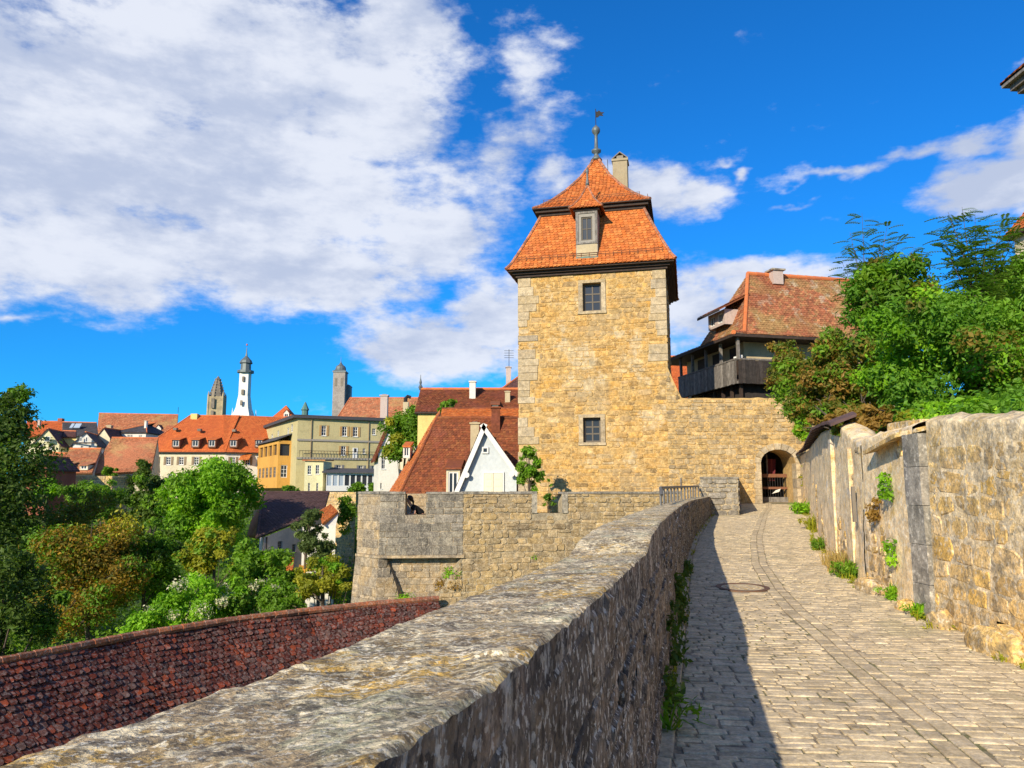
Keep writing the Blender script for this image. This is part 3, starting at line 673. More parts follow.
# ------------------------------------------------------------------ parapet
ptop = curve([(-3, -.27), (.8, -.275), (1.4, -.30), (2, -.318), (4.6, -.355), (5.0, -.28), (6, -.235), (14, -.235), (25.3, -.20)])
par = thing('parapet_wall', 'weathered stone parapet with lichen crusted top running beside the cobbled lane', 'wall', (.6, 6, road_z(6)))
TH = .47
def fbm(p, o=4):
    s = 0; a = 1
    for i in range(o): s += a * mn.noise(p); p = p * 2.07 + V3((3.1, 1.7, 5.3)); a *= .5
    return s
ys = []; y = -1.6
while y < 25.3: ys.append(y); y += max(.014, .010 * abs(y) if y > .3 else .05)
ys.append(25.3)
JOINTS = [-1.2]
while JOINTS[-1] < 25: JOINTS.append(JOINTS[-1] + R.uniform(.55, 1.15))
gt, gf, go = [], [], []
for y in ys:
    xi = E_(y) - .13; zt = ptop(y); row = []
    joint = 0
    for j in range(41):
        u = j / 40.0; x = xi - TH * u
        p = V3((x * 3.2, y * 1.6, 0))
        hgt = .004 * fbm(p, 5) + .007 * fbm(V3((x * 14, y * 11, 2)), 4) - .010
        # shallow bedding steps in the weathered stone
        hgt += .007 * math.floor(4 * (fbm(V3((x * 2.4, y * 1.3, 7)), 4) + .6)) / 4
        jd = min(abs(y + .03 * fbm(V3((u * 2, jy, 13)), 3) - jy) for jy in JOINTS); hgt -= .016 * max(0, 1 - jd / .013) ** .7
        ed = min(u, 1 - u); rnd_ = -.010 * max(0, (.035 - ed) / .035) ** 2 * (1 + .6 * fbm(V3((x * 7, y * 7, 4)), 4))
        row.append(V3((x + (.004 * fbm(V3((u * 3, y * 9, 11)), 5)) * (1 if u in (0.0, 1.0) else .5), y, zt + hgt + rnd_ - .028 * u)))
    gt.append(row)
    zb = road_z(y) - .06; rowf = []
    for j in range(31):
        v = j / 30.0
        if j == 0: rowf.append(row[0].copy()); continue
        z = row[0].z * (1 - v) + zb * v
        n1 = .008 * fbm(V3((y * 3.2, z * 3.8, 21)), 5) + .006 * fbm(V3((y * 11, z * 11, 31)), 3)
        rowf.append(V3((xi + n1 * min(1, v * 5) + .035 * v + (row[0].x - xi) * max(0, 1 - v * 8), y, z)))
    gf.append(rowf)
    zo = row[-1]; go.append([zo + V3((-.02 * k + .02 * fbm(V3((k * .8, y * 2, 41)), 3), 0, -k * .35)) if k else zo.copy() for k in range(14)])
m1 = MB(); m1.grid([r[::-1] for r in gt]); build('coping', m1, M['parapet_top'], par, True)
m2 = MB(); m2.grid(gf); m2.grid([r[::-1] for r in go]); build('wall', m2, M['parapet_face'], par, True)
def parmap(u, v, n):
    y = -.4 + u; zb = road_z(y) - .05; k = v / 1.2
    return V3((E_(y) - .13 + .035 * (1 - k) + n + .002 + .004 * mn.noise(V3((y * 2, v * 2, 5))), y, zb + v))
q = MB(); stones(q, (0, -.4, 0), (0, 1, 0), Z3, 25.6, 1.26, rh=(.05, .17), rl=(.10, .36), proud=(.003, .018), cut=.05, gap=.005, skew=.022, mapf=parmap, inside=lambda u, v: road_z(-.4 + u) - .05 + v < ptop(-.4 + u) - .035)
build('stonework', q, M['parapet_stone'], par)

# hand rail on the far end of the parapet
hr = thing('handrail', 'low grey iron handrail on the far end of the lane parapet', 'railing', (3.6, 18, -.25))
q = MB(); pts = []
for y in np.linspace(13.2, 25.2, 13):
    x = E_(y) - .13 - TH * .80; pts.append(V3((x, y, ptop(y) + .27 + .05 * (y - 13) / 12)))
q.tube([pts[0] - Z3 * .12 - V3((0, .1, 0))] + pts, .028, 7); build('top_rail', q, M['rail'], hr)
for p in pts:
    q = MB(); q.tube([p - Z3 * .42, p], .022, 6); build('post', q, M['rail'], hr)
q = MB(); p = pts[6]; q.tube([p, p + Z3 * .22], .02, 6); build('finial', q, M['rail'], hr)

# ------------------------------------------------------------------ wall block by the gate
pw = thing('stone_pier_wall', 'rough grey stone wall block at the upper end of the parapet before the gate', 'wall', (6.9, 26.5, -.8))
q = MB(); b = MB()
X0, X1, ZT = 6.22, 7.45, .36
def boxwall(q, b, pts, z0, z1, **k):
    for i in range(len(pts)):
        a, c = V3(pts[i]), V3(pts[(i + 1) % len(pts)]); w = (c - a).length
        stones(q, (a.x, a.y, z0), c - a, Z3, w, z1 - z0, **k)
        b.quad((a.x, a.y, z0), (c.x, c.y, z0), (c.x, c.y, z1), (a.x, a.y, z1))
    b.poly([(p[0], p[1], z1) for p in pts])
pl4 = [(X0, 25.3, 0), (X1, 25.3, 0), (9.75, 32.98, 0), (8.6, 32.98, 0)]
boxwall(q, b, pl4, -1.3, ZT, rh=(.12, .24), rl=(.18, .5), proud=(.01, .05), cut=.05)
build('stonework', q, M['grey_stone'], pw); build('core', b, M['mortar'], pw)
q = MB(); 
for i in range(7):
    k = i / 7.0; a = V3(pl4[0]).lerp(V3(pl4[3]), k); c = V3(pl4[1]).lerp(V3(pl4[2]), k); a2 = V3(pl4[0]).lerp(V3(pl4[3]), k + .135); c2 = V3(pl4[1]).lerp(V3(pl4[2]), k + .135)
    e = V3((.03, 0, 0)); q.slab([V3((p.x, p.y - .03, ZT + .003)) for p in (a - e, c + e, c2 + e, a2 - e)], (0, 0, .06 + R.uniform(0, .03)))
build('coping', q, M['grey_stone'], pw)

# ------------------------------------------------------------------ right boundary walls
def wallrun(name, label, y0, y1, ztop, m_st, m_mo, st_kw=None, rough=.02, thick=.45, seg=.9, grid=True, topm=None, base=-.12, bare=None):
    root = thing(name, label, 'wall', (Rw((y0 + y1) / 2), (y0 + y1) / 2, road_z((y0 + y1) / 2)))
    b = MB(); rows = []
    n = max(4, int((y1 - y0) / .05))
    for y in np.linspace(y0, y1, n):
        x = Rw(y); zt = ztop(y); zb = road_z(y) + base
        row = []
        for j in range(46):
            v = j / 45.0; z = zb + (zt - zb) * v
            nn = rough * fbm(V3((y * 2.3, z * 2.3, 51)), 4) + rough * .4 * fbm(V3((y * 9, z * 9, 61)), 3)
            row.append(V3((x + nn - .0 + .05 * v, y, z + (.02 * fbm(V3((y * 3, 0, 7)), 3) if j == 45 else 0))))
        t = row[-1]
        for k in range(1, 7):
            u = k / 6.0; row.append(t + V3((thick * u, 0, .07 * math.sin(u * 3.1) + .025 * fbm(V3((u * 3 + y, y * 3, 5)), 3))))
        row.append(row[-1] - Z3 * .9)
        rows.append(row)
    b.grid(rows); build('wall', b, m_mo, root, True)
    if st_kw:
        q = MB(); zb = road_z(y1) + base
        stones(q, (Rw(y1), y1, zb), (0, -1, 0), Z3, y1 - y0, ztop(y1) - zb + .1, mapf=lambda u, v, n: V3((Rw(y1 - u) + .024 * v - n + .004, y1 - u, zb + v - SLOPE * u * .6)), inside=lambda u, v: zb + v - SLOPE * u * .6 < ztop(y1 - u) - .02 and (bare is None or fbm(V3((u * .8, v * 1.3, 77)), 3) > bare[0] + bare[1] * min(1, v / 1.3)), **st_kw)
        build('stonework', q, m_st, root)
    return root
rtop = lambda y: float(np.interp(y, [2, 5, 6.5, 8.2, 8.7], [.40, .50, .60, .74, .76]))
near = wallrun('stone_wall', 'mossy rubble stone wall with big yellow brown blocks and rounded top, right of the grey pillar', .5, 8.28, rtop, M['right_stone'], M['right_mortar'], dict(rh=(.13, .27), rl=(.16, .46), proud=(.005, .013), cut=.05, gap=.005, skew=.022), .004, seg=99)
q = MB()
for k in range(5):
    y0 = 8.3; z0 = road_z(8.4) - .05 + k * .42
    q.obox((Rw(8.4) - .05 + R.uniform(-.012, .012), y0 + .004 * k, z0), (0, .34, 0), (.3, 0, 0), (0, 0, .414 if k < 4 else .36))
pil = build('stone_pillar', q, M['pillar_stone']); tag(pil, 'upright grey weathered stone pillar between the rubble wall and the recess', 'pillar')
rec = wallrun('recessed_wall', 'pale crumbling wall in the recess under the sloping stone lid', 8.74, 10.75, lambda y: float(np.interp(y, [8.7, 10.7], [.72, .70])), M['right_stone'], M['right_plaster'], dict(rh=(.10, .26), rl=(.14, .4), proud=(.004, .02), cut=.05, gap=.01, skew=.02), .016, bare=(-.02, .1))
# sloping lid and block above the recess
q = MB(); a = V3((Rw(8.9) - .15, 8.8, .60)); b_ = V3((Rw(10.1) - .13, 10.1, .46))
q.slab([a, b_, b_ + V3((.5, 0, .12)), a + V3((.5, 0, .12))], (0, 0, .05))
lid = build('capping_slab', q, M['right_stone']); tag(lid, 'thin sloping stone slab capping the recess in the right wall', 'stone slab')
q = MB(); stones(q, (5.25, 10.6, .5), (-.1, -1, 0), Z3, .9, .42, rh=(.38, .42), rl=(.8, 1.0), proud=(.0, .02)); q.obox((5.22, 9.7, .45), (.45, 0, 0), (.06, .9, 0), (0, 0, .45))
tag(build('stone_block', q, M['right_stone']), 'squared stone block lying behind the sloping slab on the right wall', 'stone block')
ft = lambda y: float(np.interp(y, [10.8, 12.2, 14.7, 20, 25.3, 29.5, 33], [.62, 1.0, 1.1, 1.2, 1.3, 1.38, 1.45]))
far = wallrun('plastered_wall', 'tall peeling plastered wall with dark tile coping leading up to the gate', 10.8, 32.95, ft, M['right_stone'], M['right_plaster'], dict(rh=(.10, .26), rl=(.16, .45), proud=(.006, .022), cut=.05, gap=.01, skew=.02), .018, bare=(.12, .5))
q = MB(); ys2 = list(np.linspace(12.0, 32.9, 70))
for i in range(len(ys2) - 1):
    y0, y1 = ys2[i], ys2[i + 1] - .012; x0, x1 = Rw(y0) - .14, Rw(y1) - .14; z0, z1 = ft(y0) + .06 + R.uniform(-.015, .015), ft(y1) + .06
    q.slab([(x0, y0, z0), (x1, y1, z1), (x1 + .42, y1, z1 + .16), (x0 + .42, y0, z0 + .16)], (0, 0, .045))
build('coping', q, M['tile_brown'], far)
for (y0, dy) in ((11.4, .5), (12.9, .3)):
    q = MB(); zb = road_z(y0); q.obox((Rw(y0) - .02, y0, zb - .05), (.14, 0, 0), (Rw(y0 + dy) - Rw(y0), dy, 0), (0, 0, ft(y0) - zb - .12)); build('pilaster', q, M['right_plaster'], far)
q = MB(); q.obox((Rw(10.95) - .075, 10.95, -.45), (.05, 0, 0), (Rw(11.0) - Rw(10.95), .06, 0), (0, 0, .5)); build('slit', q, M['church_dark'], far)
# stones at the foot of the right wall
for i, (y0, dx, sx, sy, sz, lb) in enumerate([(6.9, -.10, .30, .85, .26, 'long flat ochre stone wedged at the foot of the rubble wall'), (8.0, -.06, .25, .3, .2, 'small dark stone at the foot of the grey pillar'), (8.95, -.09, .22, .25, .14, 'pale rounded stone by the weeds under the recess'), (10.2, -.12, .3, .6, .2, 'low mossy stone at the wall foot next to the dry grass')]):
    q = MB(); c = (Rw(y0) + dx, y0, road_z(y0) - .03); vs = []
    for a in range(7):
        th = a / 6 * math.pi / 2
        for k in range(14):
            an = 2 * math.pi * k / 14; rr = math.cos(th) ** .45
            n = 1 + .22 * fbm(V3((math.cos(an) + i * 3, math.sin(an), th)), 3)
            vs.append((c[0] + sx / 2 * rr * math.cos(an) * n, c[1] + sy / 2 * rr * math.sin(an) * n, c[2] + sz * math.sin(th) ** .7 * n))
    q.add(vs, [(a * 14 + k, a * 14 + (k + 1) % 14, (a + 1) * 14 + (k + 1) % 14, (a + 1) * 14 + k) for a in range(6) for k in range(14)])
    tag(build('rock', q, M['right_stone'], None), lb, 'rock')

# ------------------------------------------------------------------ gate wall with the arched passage
GY = 33.0; gx0, gx1 = 6.75, 13.2; gz0 = -1.0; gtop = 4.0
ax0, ax1 = 10.74, 12.26; zs, zc = 1.15, 1.74; gfl = road_z(GY)
def arch(x):
    k = (x - (ax0 + ax1) / 2) / ((ax1 - ax0) / 2); return zs + (zc - zs) * math.sqrt(max(0, 1 - k * k)) ** 1.0
gw = thing('gate_wall', 'warm rubble stone curtain wall with an arched passage right of the tower', 'wall', (10, 33.5, gfl))
def gtopf(x): return gtop + max(0, (.62 - (x - gx0))) * 2.6 + .05 * mn.noise(V3((x * 2, 0, 0)))
q = MB(); gf_ = Face((gx0, GY, gz0), (1, 0, 0), gx1 - gx0, 0)
def ins(u, v):
    x, z = gx0 + u, gz0 + v
    if z > gtopf(x): return False
    if ax0 - .26 < x < ax1 + .26 and z < arch(min(max(x, ax0), ax1)) + .3: return False
    return True
stones(q, (gx0, GY, gz0), (1, 0, 0), Z3, gx1 - gx0, 6.6, rh=(.13, .26), rl=(.18, .6), proud=(.004, .04), inside=ins, cut=.06, gap=.008, skew=.02)
build('stonework', q, M['gate_stone'], gw)
q = MB(); D = 1.6
xs = [gx0 + (ax0 - gx0) * i / 12 for i in range(13)] + [ax0 + (ax1 - ax0) * i / 16 for i in range(1, 17)] + [ax1 + (gx1 - ax1) * i / 3 for i in range(1, 4)]
for i in range(len(xs) - 1):
    a, c = xs[i], xs[i + 1]; ta, tc = min(gtopf(a), 5.6) - .02, min(gtopf(c), 5.6) - .02
    inn = a >= ax0 - 1e-6 and c <= ax1 + 1e-6
    la, lc = (arch(a), arch(c)) if inn else (gz0, gz0)
    q.quad((a, GY, la), (c, GY, lc), (c, GY, tc), (a, GY, ta)); q.quad((c, GY + D, lc), (a, GY + D, la), (a, GY + D, ta), (c, GY + D, tc))
    q.quad((a, GY, ta), (c, GY, tc), (c, GY + D, tc), (a, GY + D, ta))
    if inn: q.quad((a, GY, la), (a, GY + D, la), (c, GY + D, lc), (c, GY, lc))
for x in (ax0, ax1): q.quad((x, GY, gz0), (x, GY + D, gz0), (x, GY + D, zs), (x, GY, zs))
build('core', q, M['tower_mortar'], gw)
q = MB()       # dressed voussoirs and jamb stones
n = 9
def arcp(t, r):
    an = math.pi * (1 - t); cx = (ax0 + ax1) / 2
    return V3((cx + ((ax1 - ax0) / 2 + r) * math.cos(an), 0, zs + (zc - zs + r) * math.sin(an)))
for i in range(n):
    t0, t1 = i / n + .006, (i + 1) / n - .006
    pts = [arcp(t0, .002), arcp(t1, .002), arcp(t1, .27), arcp(t0, .27)]
    q.slab([V3((p.x, GY - .055 + R.uniform(0, .015), p.z)) for p in pts], (0, .3, 0))
for x, s in ((ax0, -1), (ax1, 1)):
    z = gfl - .1
    while z < zs - .05:
        h = min(R.uniform(.28, .45), zs - z); wd = R.uniform(.2, .34)
        q.obox((x - (wd - .004 if s < 0 else .004), GY - .05 + R.uniform(0, .015), z + .008), (wd, 0, 0), (0, .5, 0), (0, 0, h - .014)); z += h
build('arch_stones', q, M['quoin'], gw)
# dark covered passage behind the arch
q = MB(); y0, y1 = GY + D + .01, GY + 9
for x in (ax0 - .5, ax1 + .5): q.quad((x, y0, gz0), (x, y1, gz0), (x, y1, 2.4), (x, y0, 2.4))
q.quad((ax0 - .5, y1, gz0), (ax1 + .5, y1, gz0), (ax1 + .5, y1, 2.4), (ax0 - .5, y1, 2.4)); q.quad((ax0 - .5, y0, 2.4), (ax1 + .5, y0, 2.4), (ax1 + .5, y1, 2.4), (ax0 - .5, y1, 2.4))
build('passage_wall', q, M['church_dark'], gw)
q = MB(); q.quad((ax0 - .6, GY - .5, gfl - .03), (ax1 + .6, GY - .5, gfl - .03), (ax1 + .6, y1, gfl + .2), (ax0 - .6, y1, gfl + .2)); tag(build('path', q, M['joint']), kind='structure')
# gate leaf
gl = thing('barred_gate', 'dark barred gate with brown wooden rails closing the arched passage', 'gate', ((ax0 + ax1) / 2, GY + 1.15, gfl))
gy = GY + 1.15
q = MB(); q.box(((ax0 + ax1) / 2, gy, gfl - .02), ax1 - ax0 - .02, .12, .27); build('threshold', q, M['wood_grey'], gl)
for z, h in ((gfl + 1.12, .15), (gfl + .60, .1)):
    q = MB(); q.box(((ax0 + ax1) / 2, gy, z), ax1 - ax0 - .04, .07, h); build('rail', q, M['wood_brown'], gl)
for i in range(13):
    x = ax0 + .08 + i * (ax1 - ax0 - .16) / 12; q = MB(); q.tube([(x, gy, gfl + .25), (x, gy, gfl + 1.12)], .014, 6); build('bar', q, M['iron'], gl)
q = MB(); q.tube([(ax0 + .72, gy + .2, gfl + .2), (ax0 + .72, gy + .2, 1.6)], .035, 8)
tag(build('door_post', q, M['wood_grey']), 'thin pale post standing in the dark gate passage', 'post')
fl = MB(); rows = []
for i in range(14):
    z = 1.38 - i * .075; rows.append([V3((ax0 + .76 + j * .045 * (1 - .25 * i / 14), gy + .22 + .05 * math.sin(j * 1.3 + i * .15), z)) for j in range(9)])
fl.grid(rows); tag(build('red_banner', fl, M['red_cloth'], None, True), 'dark red cloth hanging in the arched gate passage', 'banner')
q = MB(); q.slab([(ax0 + .80, gy - .075, gfl + .40), (ax0 + 1.12, gy - .07, gfl + .48), (ax0 + 1.2, gy - .075, gfl + .62), (ax0 + .98, gy - .07, gfl + .55)], (0, .012, 0))
tag(build('paper_notice', q, M['paper']), 'crumpled white paper stuck on the lower bars of the gate', 'paper')

# ------------------------------------------------------------------ gate tower
A = math.radians(13.0); TW = 6.7
TU = V3((math.cos(A), -math.sin(A), 0)); TWv = V3((math.sin(A), math.cos(A), 0))
TR = V3((6.84, 33.0, 0)); TL = TR - TU * TW
tz0, tze = -3.0, 9.80
tw = thing('gate_tower', 'square yellow stone gate tower with a two tiered orange tile roof', 'tower', TL + TU * TW / 2 + TWv * TW / 2 + Z3 * tz0)
ff = Face(TL + Z3 * tz0, TU, TW, tze - tz0)
hu = hp(ff, 592, 297, 18, 29); hl_ = hp(ff, 592, 430, 17, 25)
holes = [hu, hl_]
q = MB(); wall_holes(q, ff, holes, .42)
rf_ = Face(TR + Z3 * tz0, TWv, TW, tze - tz0); lf_ = Face(TL + TWv * TW + Z3 * tz0, -TWv, TW, tze - tz0); bf_ = Face(TR + TWv * TW + Z3 * tz0, -TU, TW, tze - tz0)
for f_ in (rf_, lf_, bf_): wall_holes(q, f_, [])
build('wall', q, M['tower_mortar'], tw)
q = MB(); quo = q
qw = []
z = tz0
# quoins at both front corners
while z < tze - .05:
    h = min(R.uniform(.28, .46), tze - z)
    for side in (0, 1):
        if side == 1 and z < 4.9: continue
        l = R.uniform(.35, 1.05)
        if R.random() < .22: continue
        g = .010; pr = .028 + R.uniform(0, .022)
        u0 = -.03 if side == 0 else TW - l
        u1 = l if side == 0 else TW + .03
        quo.obox(ff.at(u0 + g * (side == 1), z - tz0 + g, pr), ff.U * (u1 - u0 - g), Z3 * (h - 2 * g), -ff.N * .35, None, 1)
        qw.append((u0, u1, z - tz0, z - tz0 + h))
    z += h
def ins_t(u, v):
    for a, b, c, d in qw:
        if a - .01 < u < b + .01 and c < v < d: return False
    for a, b, c, d in holes:
        if a - .22 < u < b + .22 and c - .15 < v < d + .16: return False
    return True
stones(q, ff.O + ff.U * .04, ff.U, Z3, TW - .08, tze - tz0, rh=(.13, .29), rl=(.2, .75), proud=(.002, .032), inside=ins_t, cut=.06, gap=.008, skew=.022)
for f_ in (rf_, lf_): stones(q, f_.O, f_.U, Z3, f_.w, f_.h, rh=(.14, .3), rl=(.2, .75), proud=(.01, .05), cut=.05)
build('stonework', q, [M['tower_stone'], M['quoin']], tw)
for h in holes:
    a, b, c, d = h; s = MB(); g = .004
    for (x0, x1, y0, y1) in ((a - .2, a - g, c, d), (b + g, b + .2, c, d), (a - .2, b + .2, d + g, d + .15), (a - .23, b + .23, c - .13, c - g)):
        s.obox(ff.at(x0, y0, .065), ff.U * (x1 - x0), Z3 * (y1 - y0), -ff.N * .3)
    build('window_surround', s, M['quoin'], tw)
    window(tw, ff, h, 'bare', .26, 'frame_dark', 'glass', bars=(1, 2))
# cornice
def ringbox(mb, z, h, o0, o1):
    """a square band round the tower between offsets o0 (inner) and o1 (outer)"""
    c = [TL, TR, TR + TWv * TW, TL + TWv * TW]; dirs = [(-1, -1), (1, -1), (1, 1), (-1, 1)]
    def cc(i, o): s, t = dirs[i % 4]; return c[i % 4] + TU * s * o + TWv * t * o
    for i in range(4):
        a, b, a2, b2 = cc(i, o0), cc(i + 1, o0), cc(i, o1), cc(i + 1, o1)
        for zz in (z, z + h): mb.quad(a + Z3 * zz, b + Z3 * zz, b2 + Z3 * zz, a2 + Z3 * zz)
        mb.quad(a2 + Z3 * z, b2 + Z3 * z, b2 + Z3 * (z + h), a2 + Z3 * (z + h)); mb.quad(a + Z3 * z, b + Z3 * z, b + Z3 * (z + h), a + Z3 * (z + h))
q = MB(); ringbox(q, tze, .12, -.3, .12); ringbox(q, tze + .122, .10, -.3, .24); ringbox(q, tze + .224, .07, -.3, .42)
build('cornice', q, M['wood_dark'], tw)
def tpt(o, z):   # four corners with outward offset o at height z
    c = [TL, TR, TR + TWv * TW, TL + TWv * TW]; dirs = [(-1, -1), (1, -1), (1, 1), (-1, 1)]
    return [c[i] + TU * dirs[i][0] * o + TWv * dirs[i][1] * o + Z3 * z for i in range(4)]
ze = tze + .30
prof1 = [(.50, ze), (.30, ze + .28), (.02, ze + .85), (-.35, ze + 1.65), (-.70, ze + 2.45), (-.90, ze + 2.95)]
zu = ze + 3.25
prof2 = [(-.58, zu), (-.90, zu + .22), (-1.35, zu + .62), (-2.0, zu + 1.35), (-2.65, zu + 2.25), (-3.1, zu + 3.1), (-3.30, zu + 3.55)]
rt = MB(); hips_ = MB()
for prof in (prof1, prof2):
    for i in range(4):
        Lp = [tpt(o, z)[i] for o, z in prof]; Rp = [tpt(o, z)[(i + 1) % 4] for o, z in prof]
        tiles(rt, Lp, Rp, .185, .155, lift=.03, tongue=.28)
    for i in range(4):
        for k in range(len(prof) - 1): ridge_line(hips_, tpt(*prof[k])[i] + Z3 * .03, tpt(*prof[k + 1])[i] + Z3 * .03, .075, .3)
ro = build('roof', rt, M['tile_new'], tw); build('hip_tiles', hips_, M['ridge_old'], ro)
q = MB(); ringbox(q, ze + 2.93, .14, -1.2, -.82); ringbox(q, ze + 3.07, .14, -1.2, -.68); ringbox(q, ze + 3.212, .05, -1.2, -.54); build('upper_cornice', q, M['wood_dark'], tw)
# snow guards
for o, z in ((.22, ze + .46), (-.78, zu + .30)):
    q = MB(); c = tpt(o + .06, z + .06)
    for i in (0, 1):
        a, b = c[i], c[(i + 1) % 4]; e = (b - a).normalized()
        a, b = a + e * .35, b - e * .35
        for dz in (0, .09): q.tube([a + Z3 * dz, b + Z3 * dz], .012, 5)
        n = int((b - a).length / .35)
        for k in range(n + 1): p = a.lerp(b, k / n); q.tube([p - Z3 * .1, p + Z3 * .11], .012, 4)
    build('snow_guard', q, M['wood_brown'], ro)
# finial with weather vane
ctr = TL + TU * TW / 2 + TWv * TW / 2; zf = zu + 3.45
q = MB(); q.lathe(ctr + Z3 * zf, [(.30, -.06), (.22, .05), (.13, .16), (.10, .3), (.24, .38), (.25, .48), (.10, .58), (.085, .95), (.08, 1.28), (.12, 1.36), (.20, 1.46), (.22, 1.56), (.19, 1.68), (.09, 1.78), (.03, 1.86)], 14)
fo = build('finial', q, M['lead'], tw, True)
q = MB(); q.tube([ctr + Z3 * (zf + 1.8), ctr + Z3 * (zf + 2.75)], .02, 6)
vd = V3((.93, -.36, 0)); zz = zf + 2.28
out = [(.0, .0), (.12, -.02), (.2, .06), (.42, .0), (.34, .12), (.46, .2), (.28, .24), (.18, .36), (.1, .3), (0, .34)]
q.slab([ctr + vd * x + Z3 * (zz + z) for x, z in out], (.004, .012, 0)); build('weather_vane', q, M['iron'], fo)
# chimney
cb = TL + TU * (TW / 2 + 1.02) + TWv * (TW / 2 + .7) + TU * .14
q = MB(); q.box(cb + Z3 * (zu + .8), .74, .74, zf - .05 - zu - .8, -A); q.box(cb + Z3 * (zf - .05), .84, .84, .12, -A)
co = build('chimney', q, M['pl_chimgrey'], tw)
q = MB(); zz = zf + .07
for s in (-1, 1):
    u = TU * .42; 
    q.slab([cb + TU * s * .4 - TWv * .36 + Z3 * zz, cb - TWv * .36 + Z3 * (zz + .34), cb + TWv * .36 + Z3 * (zz + .34), cb + TU * s * .4 + TWv * .36 + Z3 * zz], (0, 0, .06))
q.box(cb + Z3 * zz, .34, .6, .2, -A); build('chimney_cap', q, M['church_dark'], co)
q = MB(); q.tube([cb + TU * -.62 + Z3 * (zu + 1.3), cb + TU * -.66 + Z3 * (zf + .25)], .015, 5); build('lightning_rod', q, M['iron'], tw)
# roof dormer
du = TW / 2 - .10; dw = 1.0; dz0 = ze + .40; dz1 = ze + 2.62
df = Face(TL + TU * (du - dw / 2) - TWv * .24 + Z3 * dz0, TU, dw, dz1 - dz0)
hd = (.25, .76, .82, 1.94)
q = MB(); wall_holes(q, df, [hd], .12); wall_holes(q, Face(df.at(dw, 0), TWv, 2.0, df.h), []); wall_holes(q, Face(df.at(0, 0) + TWv * 2.0, -TWv, 2.0, df.h), [])
do = build('dormer', q, M['frame_grey'], tw)
q = MB(); q.obox(df.at(.03, .06, .004), df.U * (dw - .06), Z3 * .56, df.N * .012); build('apron', q, M['pl_chim'], do)
q = MB(); q.obox(df.at(-.01, -.1, .004), df.U * (dw + .02), Z3 * .14, df.N * .03); build('flashing', q, M['copper'], do)
q = MB()
for x0, x1, y0, y1 in ((0, .12, .64, df.h), (dw - .12, dw, .64, df.h), (.121, dw - .121, .66, .74), (.121, dw - .121, df.h - .12, df.h)): q.obox(df.at(x0, y0, .003), df.U * (x1 - x0), Z3 * (y1 - y0), df.N * .035)
build('casing', q, M['wood_grey'], do)
window(do, df, hd, 'bare', .1, 'frame_dark', 'glass', bars=(1, 1))
q = MB(); q.obox(df.at(-.1, df.h, .1), df.U * (dw + .2), Z3 * .10, -df.N * 2.0); build('eave_board', q, M['wood_dark'], do)
rt = MB(); hz = dz1 + .10
def dpt(o, z): return [df.at(-o, 0, o) * 1 + Z3 * (z - dz0), df.at(dw + o, 0, o) + Z3 * (z - dz0), df.at(dw + o, 0, -(dw + o)) + Z3 * (z - dz0), df.at(-o, 0, -(dw + o)) + Z3 * (z - dz0)]
dp = [(.27, hz), (.08, hz + .20), (-.18, hz + .58), (-.42, hz + 1.12), (-.53, hz + 1.45)]
hh = MB()
for i in range(4):
    tiles(rt, [dpt(*p)[i] for p in dp], [dpt(*p)[(i + 1) % 4] for p in dp], .17, .14, lift=.025, tongue=.28)
    for k in range(len(dp) - 1): ridge_line(hh, dpt(*dp[k])[i] + Z3 * .02, dpt(*dp[k + 1])[i] + Z3 * .02, .05, .25)
dr_ = build('dormer_roof', rt, M['tile_new'], do)
build('hip_tiles', hh, M['ridge_old'], dr_)
dc = df.at(dw / 2, 0, -dw / 2); dc.z = hz + 1.40
q = MB(); q.lathe(dc, [(.10, -.08), (.08, .1), (.045, .25), (.04, .5), (.07, .58), (.08, .66), (.04, .74), (.01, .86)], 10); build('spike', q, M['lead'], do, True)

# ------------------------------------------------------------------ bastion and town wall in front of the tower
BY = 27.0
bl = V3((-4.64, BY, 0)); br = V3((-1.72, 27.25, 0)); bs = V3((-5.58, 27.95, 0)); bk = V3((-5.2, 31.2, 0)); bkr = V3((-1.3, 31.2, 0))
bst = thing('stone_bastion', 'grey ashlar corner bastion with a jutting parapet and a crenel in its front', 'bastion', (-3.6, 28.5, -6))
ztp, zbt = -.14, -2.26
fB = Face(bl + Z3 * zbt, br - bl, (br - bl).length, ztp - zbt)
ce = hp(fB, 415.5, 505, 21, 22); ce = (ce[0], ce[1], fB.px(415, 515)[1], fB.h)
q = MB(); k = MB()
wall_holes(k, fB, [ce], .5)
def insB(u, v): return not (ce[0] - .01 < u < ce[1] + .01 and v > ce[2] - .02)
qf = MB(); stones(qf, fB.O, fB.U, Z3, fB.w, fB.h, rh=(.20, .36), rl=(.35, .9), proud=(.006, .024), inside=insB, cut=.03, gap=.006, skew=.010)
fL_ = Face(bs + Z3 * zbt, bl - bs, (bl - bs).length, fB.h); wall_holes(k, fL_, [])
stones(q, fL_.O, fL_.U, Z3, fL_.w, fL_.h, rh=(.22, .38), rl=(.35, .8), proud=(.006, .024), cut=.03, gap=.006, skew=.010)
fK = Face(bk + Z3 * zbt, bs - bk, (bs - bk).length, fB.h); wall_holes(k, fK, [])
stones(q, fK.O, fK.U, Z3, fK.w, fK.h, rh=(.34, .46), rl=(.5, .9), proud=(.012, .03), cut=.02, gap=.008)
